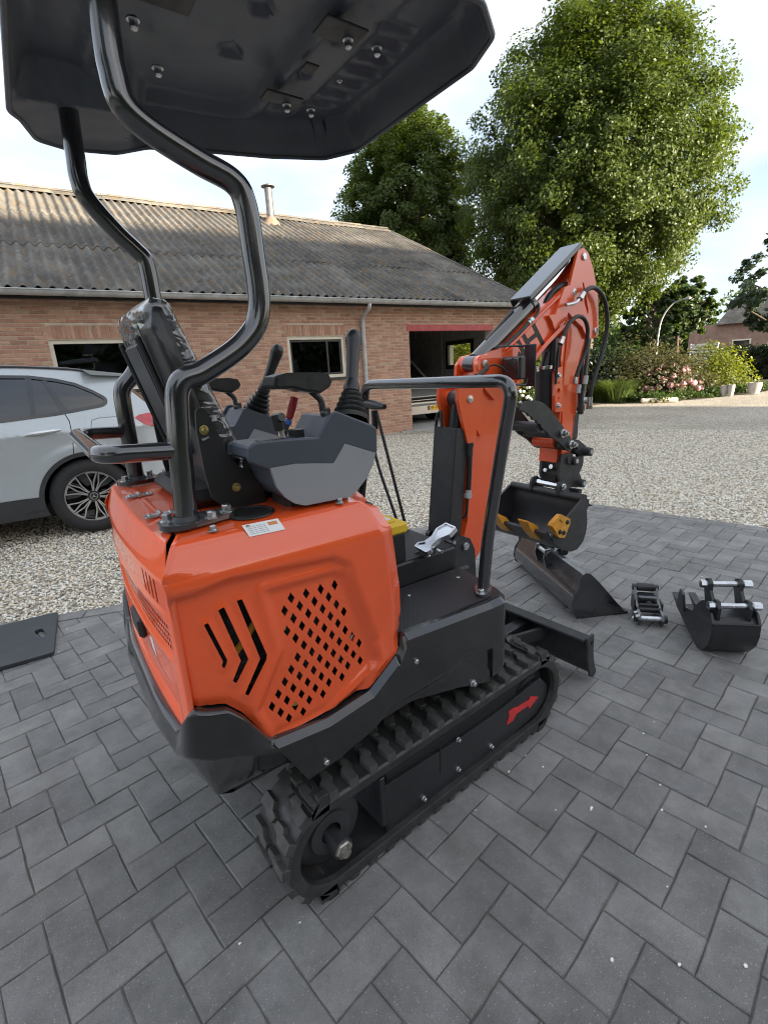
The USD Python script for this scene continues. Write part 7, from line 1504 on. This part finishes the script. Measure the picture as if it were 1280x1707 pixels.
parts(hg_, "hanger_pin", [cyl((-0.028, 0.325, 0.262), (-0.028, 0.47, 0.262), 0.014, 16), cyl((0.066, 0.325, 0.272), (0.066, 0.47, 0.272), 0.014, 16)], "zinc", 40, xf=Ld)
for x, z in ((-0.028, 0.262), (0.066, 0.272)): part(hg_, "pin_head", Ld(lathe((x, 0.322, z), (0, -1, 0), [(0, 0), (0, 0.022), (0.016, 0.022), (0.016, 0)], 16)), "black_satin", 30)
# small digging bucket: x = depth away, y = width
Ls = local((1.46, -0.65), (0.75, 0.66), (0.66, -0.75))
sbp = fillet2(Polygon([(0.012, 0.002), (-0.040, 0.020), (-0.085, 0.075), (-0.100, 0.13), (-0.098, 0.190), (-0.070, 0.228), (0.022, 0.250), (0.060, 0.215), (0.107, 0.150), (0.285, 0.100), (0.290, 0.088), (0.15, 0.040)]), 0.004)
sbk = thing("digging_bucket", "narrow black toothed digging bucket with two shiny pins on the paving at right", "bucket", (1.55, -0.7, 0))
for y in (0.0, 0.190): part(sbk, "side_plate", Ls(placed(extr(sbp, 0.010), (1, 0, 0), (0, 0, 1), (0, 1, 0), (0, y - 0.005, 0))), "black_satin", False)
cv = spline(np.array([(0.285, 0.094, 0), (0.15, 0.046, 0), (0.012, 0.008, 0), (-0.038, 0.026, 0), (-0.080, 0.078, 0), (-0.094, 0.132, 0), (-0.092, 0.186, 0)]), 5)[:, :2]
part(sbk, "bowl", Ls(placed(extr(LineString(cv).buffer(0.005, cap_style="flat"), 0.183), (1, 0, 0), (0, 0, 1), (0, 1, 0), (0, 0.004, 0))), "black_satin", 50)
part(sbk, "rear_plate", Ls(placed(extr(Polygon([(-0.096, 0.180), (-0.060, 0.205), (0.02, 0.215), (0.02, 0.205), (-0.055, 0.193), (-0.088, 0.172)]), 0.183), (1, 0, 0), (0, 0, 1), (0, 1, 0), (0, 0.004, 0))), "black_satin", False)
part(sbk, "edge_strip", Ls(cbox((-0.102, 0.0, 0.184), (-0.092, 0.190, 0.192), 0.002)), "steel_dark", False)
for y in (0.015, 0.095, 0.175): part(sbk, "tooth", Ls(placed(extr(Polygon([(0.23, 0.085), (0.285, 0.078), (0.36, 0.125), (0.362, 0.130), (0.29, 0.112), (0.23, 0.10)]), 0.034), (1, 0, 0), (0, 0, 1), (0, 1, 0), (0, y - 0.017, 0))), "black_satin", False)
part(sbk, "side_cutter", Ls(placed(extr(Polygon([(0.17, 0.11), (0.20, 0.19), (0.24, 0.205), (0.265, 0.105)]), 0.012), (1, 0, 0), (0, 0, 1), (0, 1, 0), (0, -0.017, 0))), "black_satin", False)
erp = fillet2(Polygon([(-0.075, 0.190), (-0.080, 0.255), (-0.062, 0.285), (-0.030, 0.282), (-0.018, 0.262), (0.018, 0.300), (0.020, 0.335), (0.045, 0.352), (0.075, 0.338), (0.080, 0.300), (0.045, 0.225)]), 0.005)
ers = parts(sbk, "hanger_plate", [placed(extr(erp, 0.014), (1, 0, 0), (0, 0, 1), (0, 1, 0), (0, y, 0)) for y in (0.020, 0.148)], "black_satin", False, xf=Ls)
for x, z in ((-0.050, 0.258), (0.048, 0.322)):
    part(ers, "hanger_pin", Ls(cyl((x, 0.0, z), (x, 0.18, z), 0.0135, 18)), "zinc", 40)
    parts(ers, "pin_nut", [lathe((x, 0.172, z), (0, 1, 0), [(0, 0), (0, 0.0195), (0.034, 0.0195), (0.038, 0.015), (0.038, 0)], 6), lathe((x, 0.012, z), (0, -1, 0), [(0, 0), (0, 0.019), (0.022, 0.019), (0.024, 0.014), (0.024, 0)], 6)], "zinc", 30, xf=Ls)
# quick hitch lying between the buckets
h0, h1 = onZ(1062, 1042), onZ(1104, 1045); ey_ = (h1 - h0)[:2] / np.linalg.norm((h1 - h0)[:2]); ex_ = np.array([-ey_[1], ey_[0]])
if ex_ @ (h0[:2] - CAM[:2]) < 0: ex_ = -ex_
Lq = local(h0[:2], ex_, ey_); W_ = float(np.linalg.norm((h1 - h0)[:2]))
qh = thing("quick_hitch", "small black quick hitch with a shiny cross pin lying between the two buckets", "hitch", (*((h0 + h1) / 2)[:2], 0))
qp = fillet2(Polygon([(-0.01, 0.010), (-0.025, 0.040), (-0.01, 0.068), (0.03, 0.075), (0.10, 0.10), (0.145, 0.155), (0.175, 0.160), (0.185, 0.125), (0.165, 0.06), (0.15, 0.0), (0.0, 0.0)]), 0.005)
parts(qh, "side_plate", [placed(extr(qp, 0.012), (1, 0, 0), (0, 0, 1), (0, 1, 0), (0, y, 0)) for y in (0.0, W_ - 0.012)], "black_gloss", False, xf=Lq)
part(qh, "cross_pin", Lq(cyl((0.005, -0.004, 0.040), (0.005, W_ + 0.004, 0.040), 0.0145, 20)), "zinc", 40)
parts(qh, "pin_cap", [lathe((0.005, -0.004, 0.040), (0, -1, 0), [(0, 0), (0, 0.022), (0.014, 0.022), (0.016, 0.0)], 18), lathe((0.005, W_ + 0.004, 0.040), (0, 1, 0), [(0, 0), (0, 0.022), (0.014, 0.022), (0.016, 0.0)], 18)], "black_satin", 40, xf=Lq)
part(qh, "hook_bar", Lq(cat([cyl((0.045, 0.0, 0.072), (0.045, W_, 0.072), 0.011, 14), cbox((0.05, 0.012, 0.05), (0.065, W_ - 0.012, 0.10), 0.004)])), "black_satin", 30)
part(qh, "hitch_block", Lq(cat([cbox((0.085, 0.016, 0.03), (0.15, W_ - 0.016, 0.128), 0.008)])), "black_gloss", False)
part(qh, "top_roller", Lq(cat([cyl((0.160, -0.004, 0.150), (0.160, W_ + 0.004, 0.150), 0.017, 18), cyl((0.160, 0.02, 0.150), (0.160, W_ - 0.02, 0.150), 0.022, 18)])), "black_satin", 40)
part(qh, "lock_nut", Lq(cat([lathe((0.084, W_ * 0.55, 0.088), (-1, 0, 0.3), [(0, 0), (0, 0.016), (0.010, 0.016), (0.012, 0.008), (0.012, 0)], 6)])), "steel_dark", 30)
parts(qh, "wing_plate", [cbox((0.06, -0.012, 0.05), (0.13, -0.002, 0.12), 0.002), cbox((0.06, W_ + 0.002, 0.05), (0.13, W_ + 0.012, 0.10), 0.002)], "steel_dark", False, xf=Lq)
parts(qh, "hitch_bolt", [bolt((-0.018, -0.002, 0.062), (0, -1, 0), 0.009, 0.010), bolt((0.028, -0.002, 0.060), (0, -1, 0), 0.009, 0.010), bolt((0.004, -0.022, 0.040), (0, -1, 0), 0.008, 0.006)], "zinc", 30, xf=Lq)
# ground mat at the left edge
mp = [onZ(a, b, 0.012)[:2] for a, b in ((90, 1090), (97, 1022))]
mu = (mp[1] - mp[0]) / np.linalg.norm(mp[1] - mp[0]); mv = np.array([-mu[1], mu[0]]); Lm = local(mp[0], mv, mu)
ML = float(np.linalg.norm(mp[1] - mp[0]))
hc = onZ(68, 1056, 0.02)[:2] - mp[0]; hx_, hy_ = hc @ mv, hc @ mu
mpoly = fillet2(Polygon([(0, 0), (1.15, -0.02), (1.15, ML - 0.0), (0, ML)]), 0.02).difference(LineString([(hx_ - 0.012, hy_ - 0.045), (hx_ + 0.012, hy_ + 0.045)]).buffer(0.021))
single("ground_mat", Lm(plateZ(mpoly, 0.003, 0.022)), "mat_plastic", "flat dark ground protection mat with a hand hole at the left edge of the paving", "mat", smooth=False)
